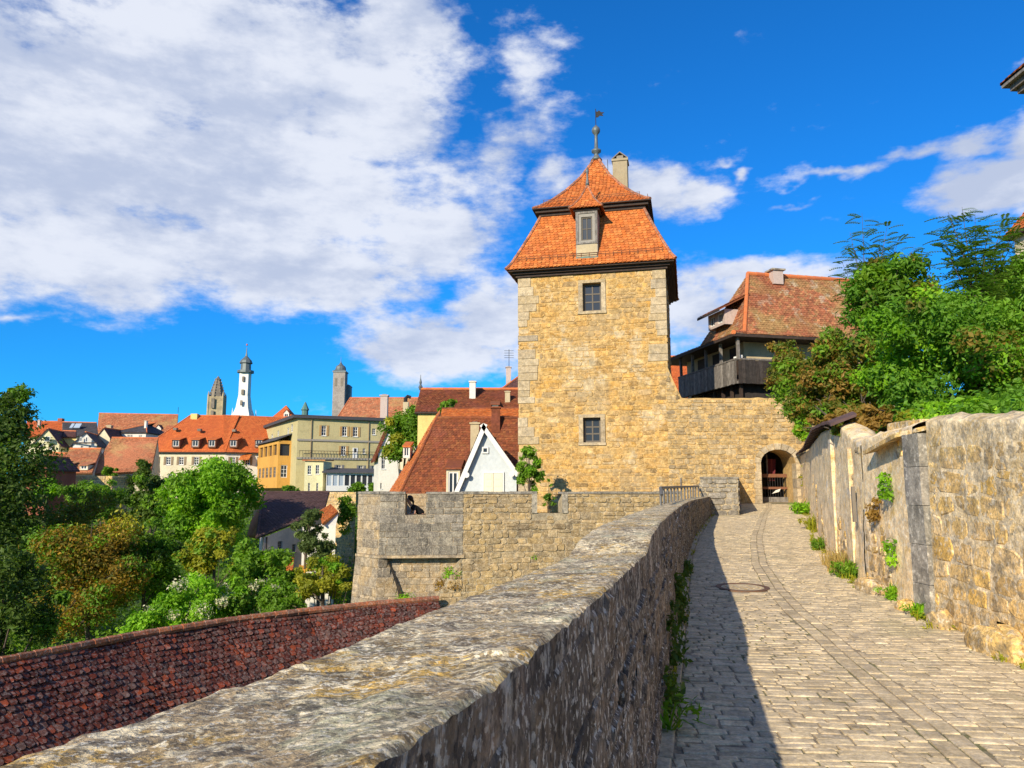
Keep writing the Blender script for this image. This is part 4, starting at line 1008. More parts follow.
# inner skin and top of the parapet, floor, rear wall
TI = .5
bl2, br2, bs2, bk2 = bl + V3((.22, TI, 0)), br + V3((0, TI, 0)), bs + V3((TI, .25, 0)), bk + V3((TI, 0, 0))
def iw(a, b, z0, z1, hole=None):
    f_ = Face(V3(a) + Z3 * z0, V3(b) - V3(a), (V3(b) - V3(a)).length, z1 - z0); wall_holes(k, f_, [hole] if hole else [], .0); return f_
zfl = -1.74
fi = Face(br2 + Z3 * zfl, bl2 - br2, (bl2 - br2).length, ztp - zfl)
p0, p1 = fB.at(ce[0], 0) + V3((0, TI, 0)), fB.at(ce[1], 0) + V3((0, TI, 0))
h2 = ((p1 - fi.O).dot(fi.U), (p0 - fi.O).dot(fi.U), fB.O.z + ce[2] - zfl, fi.h)
wall_holes(k, fi, [h2], 0); iw(bl2, bs2, zfl, ztp); iw(bs2, bk2, zfl, ztp)
zsill = fB.O.z + ce[2]
for (a, b, a2, b2) in ((bs, bl, bs2, bl2), (bk, bs, bk2, bs2)): k.quad(a + Z3 * ztp, b + Z3 * ztp, b2 + Z3 * ztp, a2 + Z3 * ztp)
c0, c1 = fB.at(ce[0], 0), fB.at(ce[1], 0); up = lambda p, z: V3((p.x, p.y, z))
k.quad(up(bl, ztp), up(c0, ztp), up(p0, ztp), up(bl2, ztp)); k.quad(up(c1, ztp), up(br, ztp), up(br2, ztp), up(p1, ztp))
k.quad(up(c0, zsill + .003), up(c1, zsill + .003), up(p1, zsill + .003), up(p0, zsill + .003))
for c_, p_ in ((c0, p0), (c1, p1)): k.quad(up(c_, zsill), up(p_, zsill), up(p_, ztp), up(c_, ztp))
k.poly([up(x, zfl) for x in (bl2, br2, V3((-1.3, 31.2, 0)), bk2)] )
k.poly([up(x, zbt) for x in (bl, br, bkr, bk, bs)])
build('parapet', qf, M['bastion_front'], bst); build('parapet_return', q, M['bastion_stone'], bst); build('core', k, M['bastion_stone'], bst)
# rear inner wall (seen through the crenel)
rw_ = Face(V3((-5.1, 31.2, zfl)), (1, .02, 0), 4.6, ztp - zfl - .01); q = MB(); k = MB()
wall_holes(k, rw_, []); k.obox(rw_.at(0, 0, -.5), rw_.U * 4.6, Z3 * rw_.h, rw_.N * .498)
stones(q, rw_.O, rw_.U, Z3, rw_.w, rw_.h, rh=(.3, .44), rl=(.5, 1.0), proud=(.012, .03), cut=.02, gap=.008)
build('rear_wall', q, M['bastion_stone'], bst); build('rear_core', k, M['bastion_stone'], bst)
# coping slabs
q = MB()
for a, b in ((bl, up(c0, 0)), (up(c1, 0), br), (bs, bl), (bk, bs)):
    n = max(1, int((b - a).length / .8)); d = (b - a) / n; nn = d.normalized().cross(Z3)
    q = MB()
    for i in range(n): q.obox(up(a + d * i, ztp + .004) + nn * .04 + d.normalized() * .006, d - d.normalized() * .012, -nn * (TI + .03), Z3 * (.07 + R.uniform(0, .015)))
    build('coping', q, M['grey_stone'], bst)
# corbel: curved under side below the jutting box, then battered base
q = MB(); k = MB(); rec_ = .55
cors = []
for t in np.linspace(0, 1, 8):
    o = rec_ * math.sin(t * math.pi / 2); z = zbt - .05 - 1.0 * (1 - math.cos(t * math.pi / 2)) * 1.0
    cors.append((o, z))
q.slab([up(bl, zbt - .09) + V3((-.06, -.06, 0)), up(br, zbt - .09) + V3((.05, -.06, 0)), up(br, zbt - .09) + V3((.05, .9, 0)), up(bs, zbt - .09) + V3((.3, .5, 0)), up(bs, zbt - .09) + V3((-.06, -.03, 0))], (0, 0, .088))
build('string_course', q, M['bastion_stone'], bst)
fb2 = Face(up(bl, -7.0) + V3((.15, .36, 0)), br - bl, (br - bl).length + .1, -7.0 * -1 + zbt - .09)
wall_holes(k, fb2, []); q = MB()
stones(q, fb2.O, fb2.U, Z3, fb2.w, fb2.h, rh=(.14, .30), rl=(.25, .7), proud=(.006, .03), cut=.04, gap=.008)
# battered corner buttress on the left with its curved inner edge
rows = []
nz = 14
for i in range(nz + 1):
    v = i / nz; z = zbt - .09 - v * 4.6
    bat = .16 * v * 2.2; inn = .62 * math.sin(min(1, v * 2.3) * math.pi / 2)
    a = up(bs, z) + V3((-.05 - bat, .0, 0)); b = up(bl, z) + V3((-.02 - bat * .4, -.02 - bat * .5, 0)); c = b + V3((.25 + inn, .05 + .22 * (1 - min(1, v * 2.3)), 0)); d = c + V3((.10, .40, 0))
    e = a + V3((.2, 3.2, 0)); rows.append([e, a, b, c, d])
bb = MB(); bb.grid([r[::1] for r in rows])
build('buttress_core', bb, M['bastion_stone'], bst)
for j in (1, 2):
    for i in range(nz):
        a0, b0, a1, b1 = rows[i + 1][j], rows[i + 1][j + 1], rows[i][j], rows[i][j + 1]
        w = (b0 - a0).length; stones(q, a0, b0 - a0, (a1 - a0), min(w, (b1 - a1).length), (a1 - a0).length, rh=(.2, .4), rl=(.3, .7), proud=(.006, .024), cut=.03, gap=.006, skew=.01)
build('base_stonework', q, M['bastion_stone'], bst); build('base_core', k, M['bastion_stone'], bst)

# town wall between the bastion and the lane
wl0 = V3((-1.74, 27.26, 0)); wl1 = V3((6.4, 29.2, 0)); zw = -7.0
tw2 = thing('town_wall', 'rough brown rubble wall with one crenel between bastion and lane', 'wall', (2, 28.4, zw))
fw = Face(wl0 + Z3 * zw, wl1 - wl0, (wl1 - wl0).length, ztp - zw)
cw = hp(fw, 549.5, 503, 25, 18); cw = (cw[0], cw[1], fw.px(550, 513)[1], fw.h)
q = MB(); k = MB(); wall_holes(k, fw, [cw], .5)
def insW(u, v): return not (cw[0] - .2 < u < cw[1] + .2 and v > cw[2] - .02)
stones(q, fw.O, fw.U, Z3, fw.w, fw.h, rh=(.13, .28), rl=(.2, .6), proud=(.004, .045), inside=insW, cut=.06, gap=.008, skew=.02)
fwb = Face(wl1 + V3((-.12, .5, 0)) + Z3 * zw, wl0 - wl1, fw.w, fw.h); cwb = (fw.w - cw[1], fw.w - cw[0], cw[2], cw[3]); wall_holes(k, fwb, [cwb], 0)
for u0, u1 in ((0, cw[0]), (cw[1], fw.w)): k.quad(fw.at(u0, fw.h), fw.at(u1, fw.h), fw.at(u1, fw.h, -.5), fw.at(u0, fw.h, -.5))
k.quad(fw.at(cw[0], cw[2]), fw.at(cw[1], cw[2]), fw.at(cw[1], cw[2], -.5), fw.at(cw[0], cw[2], -.5))
build('stonework', q, M['bastion_rubble'], tw2); build('core', k, M['mortar'], tw2)
q = MB(); k = MB(); sw0 = P(431, 602, 27.0); sx = (-1.74 - sw0.x); fs = Face((sw0.x, 27.02, zw), (sx, .24, 0), sx + .02, 7)
dg = lambda u: -3.95 + (u / sx) * 1.62 - zw
stones(q, fs.O, fs.U, Z3, fs.w, zbt - .1 - zw, rh=(.12, .26), rl=(.15, .45), proud=(.004, .04), cut=.06, gap=.008, skew=.02, inside=lambda u, v: v < dg(u))
k.slab([fs.at(0, 0), fs.at(fs.w, 0), fs.at(fs.w, dg(sx)), fs.at(0, dg(0))], -fs.N * .45)
build('buttress', q, M['bastion_rubble'], tw2); build('buttress_core', k, M['mortar'], tw2)
q = MB()
for u in (cw[0] - .2, cw[1] + .003): q.obox(fw.at(u, cw[2], .05), fw.U * .197, Z3 * (cw[3] - cw[2]), -fw.N * .53)
build('jamb', q, M['grey_stone'], tw2)
q = MB()
for u0, u1 in ((0.01, cw[0]), (cw[1], fw.w)):
    n = int((u1 - u0) / .7)
    for i in range(n): w = (u1 - u0) / n; q.obox(fw.at(u0 + w * i + .006, fw.h + .004, .045), fw.U * (w - .012), Z3 * (.07 + R.uniform(0, .025)), -fw.N * .57)
build('coping', q, M['grey_stone'], tw2)

# ------------------------------------------------------------------ tiled wall walk below the parapet
ww = thing('tiled_wall_walk', 'low dark red tiled roof of the covered wall walk below the parapet', 'wall walk', (-6.5, 22, -7))
rp = [V3(p) for p in ((-14.6, 10.5, -3.66), (-12.3, 14.4, -3.64), (-10.94, 16.9, -3.66), (-9.6, 19.9, -3.68), (-8.1, 22.2, -3.70), (-6.3, 24.2, -3.72), (-4.4, 25.6, -3.71), (-2.55, 26.7, -3.70))]
q = MB(); rg = MB(); bs_ = MB()
for i in range(len(rp) - 1):
    a, b = rp[i], rp[i + 1]
    da = (rp[min(i + 1, len(rp) - 1)] - rp[max(i - 1, 0)]).normalized(); db = (rp[min(i + 2, len(rp) - 1)] - rp[i]).normalized()
    na, nb = V3((da.y, -da.x, 0)), V3((db.y, -db.x, 0))
    sag = lambda t: .12 * math.sin(t * math.pi)
    Lp = [a + na * r - Z3 * (r * 1.02 - .0) for r in (3.2, 2.1, 1.0, .02)]; Rp = [b + nb * r - Z3 * (r * 1.02) for r in (3.2, 2.1, 1.0, .02)]
    tiles(q, Lp, Rp,   .18, .17, lift=.04, jit=.5, tongue=.22, wav=.09)
    ridge_line(rg, a + Z3 * .03, b + Z3 * .03, .10, .34)
    L2 = [a - na * r - Z3 * (r * 1.1) for r in (1.6, .02)]; R2 = [b - nb * r - Z3 * (r * 1.1) for r in (1.6, .02)]
    tiles(q, R2, L2, .175, .165, lift=.03)
    bs_.quad(a - na * 1.4 - Z3 * 1.55, b - nb * 1.4 - Z3 * 1.55, b - nb * 1.4 - Z3 * 8, a - na * 1.4 - Z3 * 8)
    bs_.quad(a + na * 3.1 - Z3 * 3.2, b + nb * 3.1 - Z3 * 3.2, b + nb * 3.1 - Z3 * 8, a + na * 3.1 - Z3 * 8)
ro = build('roof', q, M['tile_dark'], ww); build('ridge_tiles', rg, M['ridge_old'], ro); build('wall', bs_, M['mortar'], ww)

# ================================================================== HOUSE WITH THE WOODEN GALLERY (right)
C0 = V3((11.0, 37.0, 0)); HU = V3((.975, .222, 0)).normalized(); HW = V3((-HU.y, HU.x, 0))
hze = P(738, 333, 37).z; hzr = P(748, 270, 41).z + .1
b0 = C0 + HU * 1.25 + HW * 1.25; b1 = b0 + HU * 9.5
gh, gf1, gl1, gpt = house('gallery_house', 'half hidden house with mossy hipped tile roof and grey timber gallery above the gate wall', b0, b1, 6.6, -1.0, hze, [(0, hze), (.16, hze + .42), (1, hzr)], (2.35, 0), 'pl_chim', 'tile_moss', over=1.25, tile=(.185, .17), lift=.03)  # wall plaster darker than its cream: gallery shade put into the colour
q = MB(); bt, bb_ = P(738, 358.5, 37).z, P(738, 382, 37).z
def boards(mb, a, d, L, n_out, z0, z1, wd=.19):
    n = int(L / wd)
    for i in range(n):
        p = a + d * (i * L / n); mb.obox(p + Z3 * (z0 + R.uniform(-.03, .01)) + n_out * R.uniform(0, .012), d * (L / n - .012), n_out * .03, Z3 * (z1 - z0))
cl = C0 + (HU + HW) * .25
boards(q, cl + HW * .06, HW, 6.6, -HU, bb_, bt); build('gallery_boards', q, M['wood_grey'], gh)
q = MB(); boards(q, cl + HU * .06, HU, 4.4, -HW, bb_, bt); build('gallery_boards', q, M['wood_board_dark'], gh)  # right-face boards in a darker wood colour that stands for the shadowed corner
q = MB()
for d, L in ((HW, 6.7), (HU, 4.5)):
    nn = HU if d is HW else HW
    q.obox(cl + Z3 * (bt + .003) - nn * .05, d * L, nn * .12, Z3 * .08); q.obox(cl + Z3 * (bb_ - .02) + nn * .04, d * L, nn * .1, Z3 * .14)
build('gallery_rail', q, M['wood_grey'], gh)
q = MB(); q.slab([cl + Z3 * (bb_ + .13), cl + HU * 5 + Z3 * (bb_ + .13), cl + HU * 5 + HW * 1.2 + Z3 * (bb_ + .13), cl + HW * 1.2 + Z3 * (bb_ + .13)], (0, 0, .06)); q.slab([cl + HW * 1.2 + Z3 * (bb_ + .13), cl + HU * 1.1 + HW * 1.2 + Z3 * (bb_ + .13), cl + HU * 1.1 + HW * 6.7 + Z3 * (bb_ + .13), cl + HW * 6.7 + Z3 * (bb_ + .13)], (0, 0, .06)); build('gallery_floor', q, M['wood_dark'], gh)
for k in (0, 1.75, 3.4, 5.0, 6.5):
    q = MB(); p = cl + HW * k + HU * .06; q.obox(p + Z3 * (bt + .085), HU * .13, HW * .13, Z3 * (hze - bt - .1)); build('gallery_post', q, M['wood_grey'], gh)
for k in (2.2, 4.3):
    q = MB(); p = cl + HU * k + HW * .06; q.obox(p + Z3 * (bt + .085), HU * .13, HW * .13, Z3 * (hze - bt - .1)); build('gallery_post', q, M['wood_dark'], gh)
for k in (.3, 1.2, 2.1, 3.0, 4.2, 5.6):
    q = MB(); p = cl + HW * k + HU * .3; q.obox(p + Z3 * 1.5, HU * .14, HW * .14, Z3 * (bb_ - 1.5)); build('gallery_strut', q, M['wood_dark'], gh)
q = MB(); q.obox(cl + HU * .6 + HW * .6 + Z3 * 1.4, HU * 5, HW * .05, Z3 * (bb_ - 1.4)); q.obox(cl + HU * .6 + HW * .7 + Z3 * 1.4, HW * 6, HU * .05, Z3 * (bb_ - 1.4)); build('lower_boarding', q, M['wood_board_dark'], gh)
# dark doors and beam framing on the gallery wall
for k in (.5, 2.4, 4.2):
    q = MB(); q.obox(b0 + HW * k - HU * .02 + Z3 * (bb_ + .2), HW * .9, HU * -.03, Z3 * (hze - bb_ - .5)); build('door', q, M['wood_dark'], gh)
# dormer on the left hip of the gallery house
q = MB(); dd = .95; dC = C0 + HW * 4.7 + HU * (1.6) + Z3 * (hze + 1.35)
fD = Face(dC + HW * dd, -HW, 2 * dd, .85); hds = [(.2, .75, .15, .7), (1.1, 1.65, .15, .7)]
wall_holes(q, fD, hds, .1); wall_holes(q, Face(fD.at(2 * dd, 0), HU, 1.0, .85), []); wall_holes(q, Face(fD.at(0, 0) + HU * 1.0, -HU, 1.0, .85), [])
do = build('dormer', q, M['pl_chimpink'], gh)
for h in hds: window(do, fD, h, 'bare', .1, 'frame_white', 'glass', bars=(1, 0))
rt = MB(); o = .35
tiles(rt, [fD.at(-o, .78, .5), fD.at(-o, 1.75, -1.4)], [fD.at(2 * dd + o, .78, .5), fD.at(2 * dd + o, 1.75, -1.4)], .185, .17); rt.slab([fD.at(-o, .76, .5), fD.at(2 * dd + o, .76, .5), fD.at(2 * dd + o, 1.73, -1.4), fD.at(-o, 1.73, -1.4)], (0, 0, -.08)); build('dormer_roof', rt, M['tile_red'], do)
q = MB(); q.obox(fD.at(-o, .64, .47), fD.U * (2 * dd + 2 * o), fD.N * .05, Z3 * .13); build('fascia', q, M['wood_dark'], do)
q = MB(); cb2 = C0 + HU * 5.2 + HW * 4.3 + Z3 * (hzr - .6); q.box(cb2, .62, .6, .80, math.atan2(HU.y, HU.x)); co = build('chimney', q, M['pl_chimpink'], gh)
q = MB(); q.box(cb2 + Z3 * .80, .85, .8, .09, math.atan2(HU.y, HU.x)); build('chimney_cap', q, M['grey_stone'], co)
q = MB(); w_ = cl + HU * .4 + HW * .3; 
for k in range(3): q = MB(); q.lathe(w_ + Z3 * (bt + .09) + HW * .26 * k, [(.06, .0), (.09, .02), (.11, .16), (.09, .2)], 10); tag(build('flower_pot', q, M['frame_white']), 'small white pot standing on the gallery rail by the corner post', 'pot', 'pots on the gallery rail')

pb_ = P(672, 384, 62); house('orange_roof_house', 'orange roof glimpsed under the gallery roof beside the tower', (pb_.x - 3, 62), (pb_.x + 6, 62.5), 7, -1, P(680, 398, 62).z, [(0, P(680, 398, 62).z), (1, P(680, 356, 65).z)], (0, 0), 'pl_cream', 'tile_orange', tile=(.22, .2))
# tall house and red gable at the right edge
q = MB(); p = P(1012, 92, 17); p2 = P(1005, 83, 17)
rh_ = thing('tall_house', 'corner eave of a tall brick house at the upper right edge', 'house', (p.x + 3.4, 14, 0))
q.box((p.x + 3.3, 14.0, .3), 6, 6, p.z - .3); build('wall', q, M['right_stone'], rh_)
q = MB()
for z, o, h in ((p.z, .10, .12), (p.z + .122, .2, .14), (p.z + .264, .32, .08)): q.box((p.x + 3.3, 14.0, z), 6 + 2 * o, 6 + 2 * o, h)
build('cornice', q, M['wood_grey'], rh_)
q = MB(); pr = [(p.x - .05, 10.65), (p.x + 6.65, 10.65), (p.x + 6.65, 17.35), (p.x - .05, 17.35)]; ap = V3((p.x + 3.3, 14.0, p.z + 3.2))
for i in range(4): tiles(q, [V3((*pr[i], p.z + .36)), ap], [V3((*pr[(i + 1) % 4], p.z + .36)), ap], .2, .18)
build('roof', q, M['tile_red'], rh_)
pa = P(1007, 236, 33); house('red_roof_house', 'orange tiled roof behind the elder bush at the right edge', (pa.x + .3, 28.0), (pa.x + 8, 28.0), 5, .5, pa.z, [(0, pa.z), (1, pa.z + 4.2)], (2.6, 0), 'pl_cream', 'tile_new', over=.3, tile=(.2, .18))

# ================================================================== TOWN
# --- houses just behind the town wall
def XY(px, py, Y): p = P(px, py, Y); return (p.x, p.y)
# blue gable house
BYd = 38.0
fa, fb_ = P(452, 500, BYd), P(517.5, 470, BYd); apx = P(483.5, 426, BYd); rr = P(516.5, 470, BYd)
bh = thing('blue_gable_house', 'narrow pale blue gable house with cream shutters beside the tower', 'house', (apx.x, BYd + 3, -6))
q = MB(); pts = [V3((fa.x, BYd, -6)), V3((rr.x, BYd, -6)), V3((rr.x, BYd, rr.z)), V3((apx.x, BYd, apx.z)), V3((fa.x, BYd, fa.z))]
fbl = Face(V3((fa.x, BYd, -6)), (1, 0, 0), rr.x - fa.x, 8)
q.slab(pts, (0, .3, 0)); q.box(((fa.x + rr.x) / 2, BYd + 3.4, -6), rr.x - fa.x - .02, 6.0, 5.2)
build('wall', q, M['pl_blue'], bh)
q = MB()
for a, b in ((V3((fa.x - .3, 0, fa.z - .62)), V3((apx.x, 0, apx.z + .12))), (V3((apx.x, 0, apx.z + .12)), V3((rr.x + .25, 0, rr.z - .35)))):
    d = (b - a).normalized(); n = V3((-d.z, 0, d.x))
    q.slab([V3((a.x, BYd - .32, a.z)), V3((b.x, BYd - .32, b.z)), V3((b.x, BYd - .32, b.z)) - n * .22, V3((a.x, BYd - .32, a.z)) - n * .22], (0, .06, 0))
build('barge_board', q, M['frame_white'], bh)
q = MB()
for a, b in ((V3((fa.x - .3, 0, fa.z - .62)), V3((apx.x, 0, apx.z + .12))), (V3((rr.x + .25, 0, rr.z - .35)), V3((apx.x, 0, apx.z + .12)))):
    lo, hi = a + Z3 * .02, b + Z3 * .02
    e0, e1 = BYd - .32, BYd + 6
    L_, R_ = ([V3((lo.x, e1, lo.z)), V3((hi.x, e1, hi.z))], [V3((lo.x, e0, lo.z)), V3((hi.x, e0, hi.z))])
    if lo.x > hi.x: L_, R_ = R_, L_
    tiles(q, L_, R_, .2, .18); q.slab([V3((lo.x, e0 + .062, lo.z)), V3((hi.x, e0 + .062, hi.z)), V3((hi.x, e1, hi.z)), V3((lo.x, e1, lo.z))], (0, 0, -.08))
build('roof', q, M['tile_plum'], bh)
def flatwin(root, x0, x1, y0, y1, Y, shut=None):
    a, b = P(x0, y1, Y), P(x1, y0, Y); f_ = Face(V3((a.x, Y - .02, a.z)), (1, 0, 0), b.x - a.x, b.z - a.z)
    fr = MB(); w, h = f_.w, f_.h; t = .07
    for u0, u1, v0, v1 in ((0, t, 0, h), (w - t, w, 0, h), (t, w - t, 0, t), (t, w - t, h - t, h)): fr.obox(f_.at(u0, v0), f_.U * (u1 - u0), Z3 * (v1 - v0), f_.N * .06)
    fo = build('window', fr, M['frame_white'], root)
    if shut:
        for s in (0, 1):
            k = MB(); u = t + .01 + s * (w / 2 - t); k.obox(f_.at(u, t + .01), f_.U * (w / 2 - t - .02), Z3 * (h - 2 * t - .02), f_.N * .045)
            for j in range(3): k.obox(f_.at(u + .07, t + .08 + j * (h - 2 * t) / 3, .045), f_.U * (w / 2 - t - .16), Z3 * ((h - 2 * t) / 3 - .12), f_.N * .012)
            build('shutter', k, M[shut], fo)
    else:
        k = MB(); k.obox(f_.at(t, t), f_.U * (w - 2 * t), Z3 * (h - 2 * t), f_.N * .02); build('pane', k, M['glass'], fo)
flatwin(bh, 482, 488.5, 447, 453.5, BYd); flatwin(bh, 482.5, 504, 472, 497, BYd, 'shutter_cream')
for px, py in ((466.5, 475), (511.5, 474)):
    p = P(px, py, BYd - .3); q = MB(); q.lathe((0, 0, 0), [(.02, -.05), (.12, -.02), (.14, .03)], 14)
    v = q.v[0].copy(); q.v[0] = np.stack([v[:, 0] + p.x, -v[:, 2] + p.y, v[:, 1] + p.z], 1).astype(np.float32)
    q.tube([p, (p.x, BYd + .02, p.z - .05)], .02, 5); build('satellite_dish', q, M['frame_white'], bh)

# big steep roof behind the blue house
KY = 44.0
ke, kr = P(440, 494, KY).z - 1.2, P(480, 409, 49).z
k0, k1 = XY(399, 494, 45), XY(535, 494, KY)
kroot = thing('steep_roof_house', 'big steep dark red tiled roof with sweeping orange left slope behind the blue house', 'house', (k0[0] + 4, 49, -7))
eL, eR = P(399, 497, 44.5), P(545, 497, 44); rL, rR = P(438, 418, 47.5), P(545, 418, 47)
q = MB(); tiles(q, [eL, rL], [eR, rR], .19, .17, lift=.035)
q.slab([eL, eR, rR, rL], (0, .3, -.12)); ro = build('roof', q, M['tile_red'], kroot)
q = MB(); r2L, r2R = P(442, 409, 50.5), P(545, 408.5, 50)
tiles(q, [rL + V3((.1, .3, .0)), r2L], [rR + V3((0, .3, 0)), r2R], .19, .17, lift=.035); build('upper_roof', q, M['tile_new'], kroot)
sw = [P(388, 494, 50), P(404, 468, 50.5), P(418, 446, 51), P(430, 425, 51), P(440, 410, 51)]
fl_ = [eL + (rL - eL) * t + V3((-.02, .02, .02)) for t in (0, .3, .55, .8, 1.0)]; fl_[-1] = rL.lerp(r2L, .3)
q = MB(); tiles(q, sw, fl_, .19, .17, lift=.035); build('side_roof', q, M['tile_new'], kroot)
q = MB(); ridge_line(q, rL, rR, .1, .4)
for i in range(4): ridge_line(q, fl_[i] + Z3 * .04, fl_[i + 1] + Z3 * .04, .08, .4)
build('ridge_tiles', q, M['tile_red'], ro); q = MB(); ridge_line(q, r2L, r2R, .1, .4); build('ridge_tiles', q, M['tile_red'], kroot)
q = MB(); fk = Face(V3((eL.x + .3, eL.y + .5, -7)), eR - eL, (eR - eL).length, eL.z + 7); wall_holes(q, fk, []); wall_holes(q, Face(V3((sw[0].x + .3, sw[0].y, -7)), V3((eL.x + .3, eL.y + .5, 0)) - V3((sw[0].x + .3, sw[0].y, 0)), (V3((eL.x + .3, eL.y + .5, 0)) - V3((sw[0].x + .3, sw[0].y, 0))).length, eL.z + 7), [])
build('wall', q, M['pl_cream'], kroot)
chimney(kroot, 470.5, 479, 424, 462, 44.8, 'pl_chim', .6); chimney(kroot, 491.5, 500, 408, 440, 46.6, 'tile_red', .6)
dormer(kroot, 446, 460, 468, 500, 43.3, 2.4, 'pl_cream', 'tile_red', 'shed')
dormer(kroot, 403, 410, 446, 458, 49.0, 1.5, 'pl_white', 'tile_new', 'shed')

# orange roofs further back, left of the tower
JY = 64
p0_, p1_ = XY(418, 408, JY), XY(520, 408, JY)
jr, *_ = house('orange_roof_house', 'long orange roof with a tall cream chimney and yellow gable behind the steep roof', p0_, p1_, 7, -3, P(450, 412, JY).z, [(0, P(450, 412, JY).z), (1, P(450, 389.5, JY + 3.5).z)], (0, 0), 'pl_gableyellow', 'tile_red', over=.3, tile=(.22, .2))
chimney(jr, 469.5, 475.5, 382, 400, JY + 1.8, 'pl_white', .7); chimney(jr, 505, 510, 392, 404, JY + 1.2, 'pl_chim', .6)
dormer(jr, 491, 499, 404, 412, JY - .4, 2.5, 'wood_dark', 'tile_red', 'shed')
q = MB(); pf = P(420.5, 388, JY + 3.5); q.lathe(pf, [(.12, -.2), (.2, .1), (.08, .3), (.12, .5), (.03, .9), (.02, 1.2)], 8); build('ridge_spike', q, M['lead'], jr)
p0_, p1_ = XY(500, 392, 78), XY(540, 392, 78)
j2, *_ = house('dark_roof_house', 'dark red roof with antenna chimney half hidden behind the left edge of the tower', p0_, p1_, 8, -3, P(510, 393, 78).z, [(0, P(510, 393, 78).z), (1, P(520, 369, 82).z)], (3.2, 0), 'pl_cream', 'tile_plum', over=.3, tile=(.25, .22))
chimney(j2, 506, 511, 367.5, 378, 79.5, 'pl_chimpink', .6)
q = MB(); pa_ = P(509, 367, 79.5); q.tube([pa_, pa_ + Z3 * 1.9], .03, 5)
for k in range(4): q.tube([pa_ + V3((-.5, 0, 1 + .25 * k)), pa_ + V3((.5, 0, 1 + .25 * k))], .02, 4)
build('antenna', q, M['iron'], j2)

# church like roof and domed tower
SY = 150
p0_, p1_ = XY(336, 419, SY), XY(416, 419, SY)
sr, *_ = house('hall_roof_house', 'high orange hall roof with pale chimneys between the domed tower and the trees', p0_, p1_, 14, -2, P(360, 424, SY).z, [(0, P(360, 424, SY).z), (1, P(360, 398, SY + 7).z)], (1.2, 0), 'pl_cream', 'tile_old', over=.4, tile=(.4, .4))
chimney(sr, 380.5, 387.5, 396, 424, SY - 14, 'pl_chimpink', 1.2)
co = chimney(sr, 403, 408.5, 402, 420, SY - 20, 'pl_chim', 1.0, False)
q = MB(); pp = P(405.5, 402, SY - 19.5); q.tube([pp, pp + V3((0, 0, .6)), pp + V3((.35, 0, 1.0)), pp + V3((.9, 0, .8))], [.35, .33, .3, .28], 8); build('cowl', q, M['iron'], co)
def quadprism(mb, c, r, z0, z1, r1=None, n=4, ph=math.pi / 4): mb.lathe((c[0], c[1], 0), [(r, z0), (r1 or r, z1)], n, None, ph)
TY = 175; a_, b_ = P(331.5, 420, TY), P(345, 372, TY); c_ = ((a_.x + b_.x) / 2, TY + 1.6); r_ = (b_.x - a_.x) / 2 * 1.414
dt = thing('domed_church_tower', 'square pale stone tower with dark onion cap rising beside the orange hall roof', 'tower', (c_[0], c_[1], -2))
q = MB(); quadprism(q, c_, r_, -2, P(338, 372, TY).z); build('shaft', q, M['tower_grey'], dt)
zt_ = P(338, 372, TY).z; u_ = TY / 760
q = MB(); q.lathe((c_[0], c_[1], zt_), [(r_ * 1.12, 0), (r_ * 1.12, .3), (r_ * .85, .6)], 4, None, math.pi / 4); q.lathe((c_[0], c_[1], zt_), [(1.25, .5), (1.3, .9), (1.1, 1.5), (.75, 1.8), (.55, 1.9), (.5, 2.0), (.2, 2.4), (.08, 2.8), (.03, 3.9)], 12); build('onion_cap', q, M['lead'], dt)
for px in (335.5, 341.5):
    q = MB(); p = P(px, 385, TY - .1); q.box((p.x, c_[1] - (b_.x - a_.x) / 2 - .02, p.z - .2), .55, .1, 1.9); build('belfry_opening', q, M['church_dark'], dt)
q = MB(); p = P(347, 391, TY + 2); q.box((p.x, TY + 3, 12), 1.6, 1.6, p.z + 1 - 12); q.lathe((p.x, TY + 3, p.z + 1), [(1.1, 0), (.5, .5), (.1, .7)], 8); build('stair_turret', q, M['lead'], dt)

# town hall tower (white) and the gothic spire
WY = 300; s_ = WY / 760
def wz(py): return P(244, py, WY).z
cx_ = P(244.3, 400, WY).x
wt = thing('white_tower', 'slender white tower with dark lantern cap on the skyline', 'tower', (cx_, WY, 0))
q = MB(); q.lathe((cx_, WY, 0), [(5.4, wz(425)), (4.7, wz(416)), (3.4, wz(408)), (2.95, wz(401)), (2.55, wz(396)), (2.5, wz(373))], 4, None, math.pi / 4); build('shaft', q, M['tower_white'], wt)
q = MB(); q.lathe((cx_, WY, wz(373)), [(3.3, 0), (3.3, .9), (2.1, 1.0), (2.0, 3.6), (2.6, 3.9), (2.2, 5.0), (1.2, 6.0), (.5, 6.8), (.25, 8.2), (.1, 10.5)], 10); build('lantern', q, M['lead'], wt)
for py, w_ in ((380, .8), (393, 1.0), (404, .8)):
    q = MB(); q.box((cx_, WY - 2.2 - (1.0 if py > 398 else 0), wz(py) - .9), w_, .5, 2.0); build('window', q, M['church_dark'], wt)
q = MB(); q.lathe((cx_, WY, wz(371) + 10.2), [(.1, 0), (.35, .3), (.35, .6), (.05, .9)], 6); build('finial', q, M['tile_orange'], wt)
for px, py in ((232.5, 408), (252, 410.5), (256, 410)):
    q = MB(); p = P(px, py, WY + 1); q.lathe((p.x, WY + 1, p.z - 4.5), [(.55, -2), (.55, 1.5), (.25, 2.2), (.04, 4.6)], 4); build('pinnacle', q, M['tower_white'], wt)
GYs = 360
cx_ = P(217, 400, GYs).x
def gz(py): return P(217, py, GYs).z
gs = thing('gothic_church_tower', 'brown gothic church tower with openwork pointed spire on the skyline', 'tower', (cx_, GYs, 0))
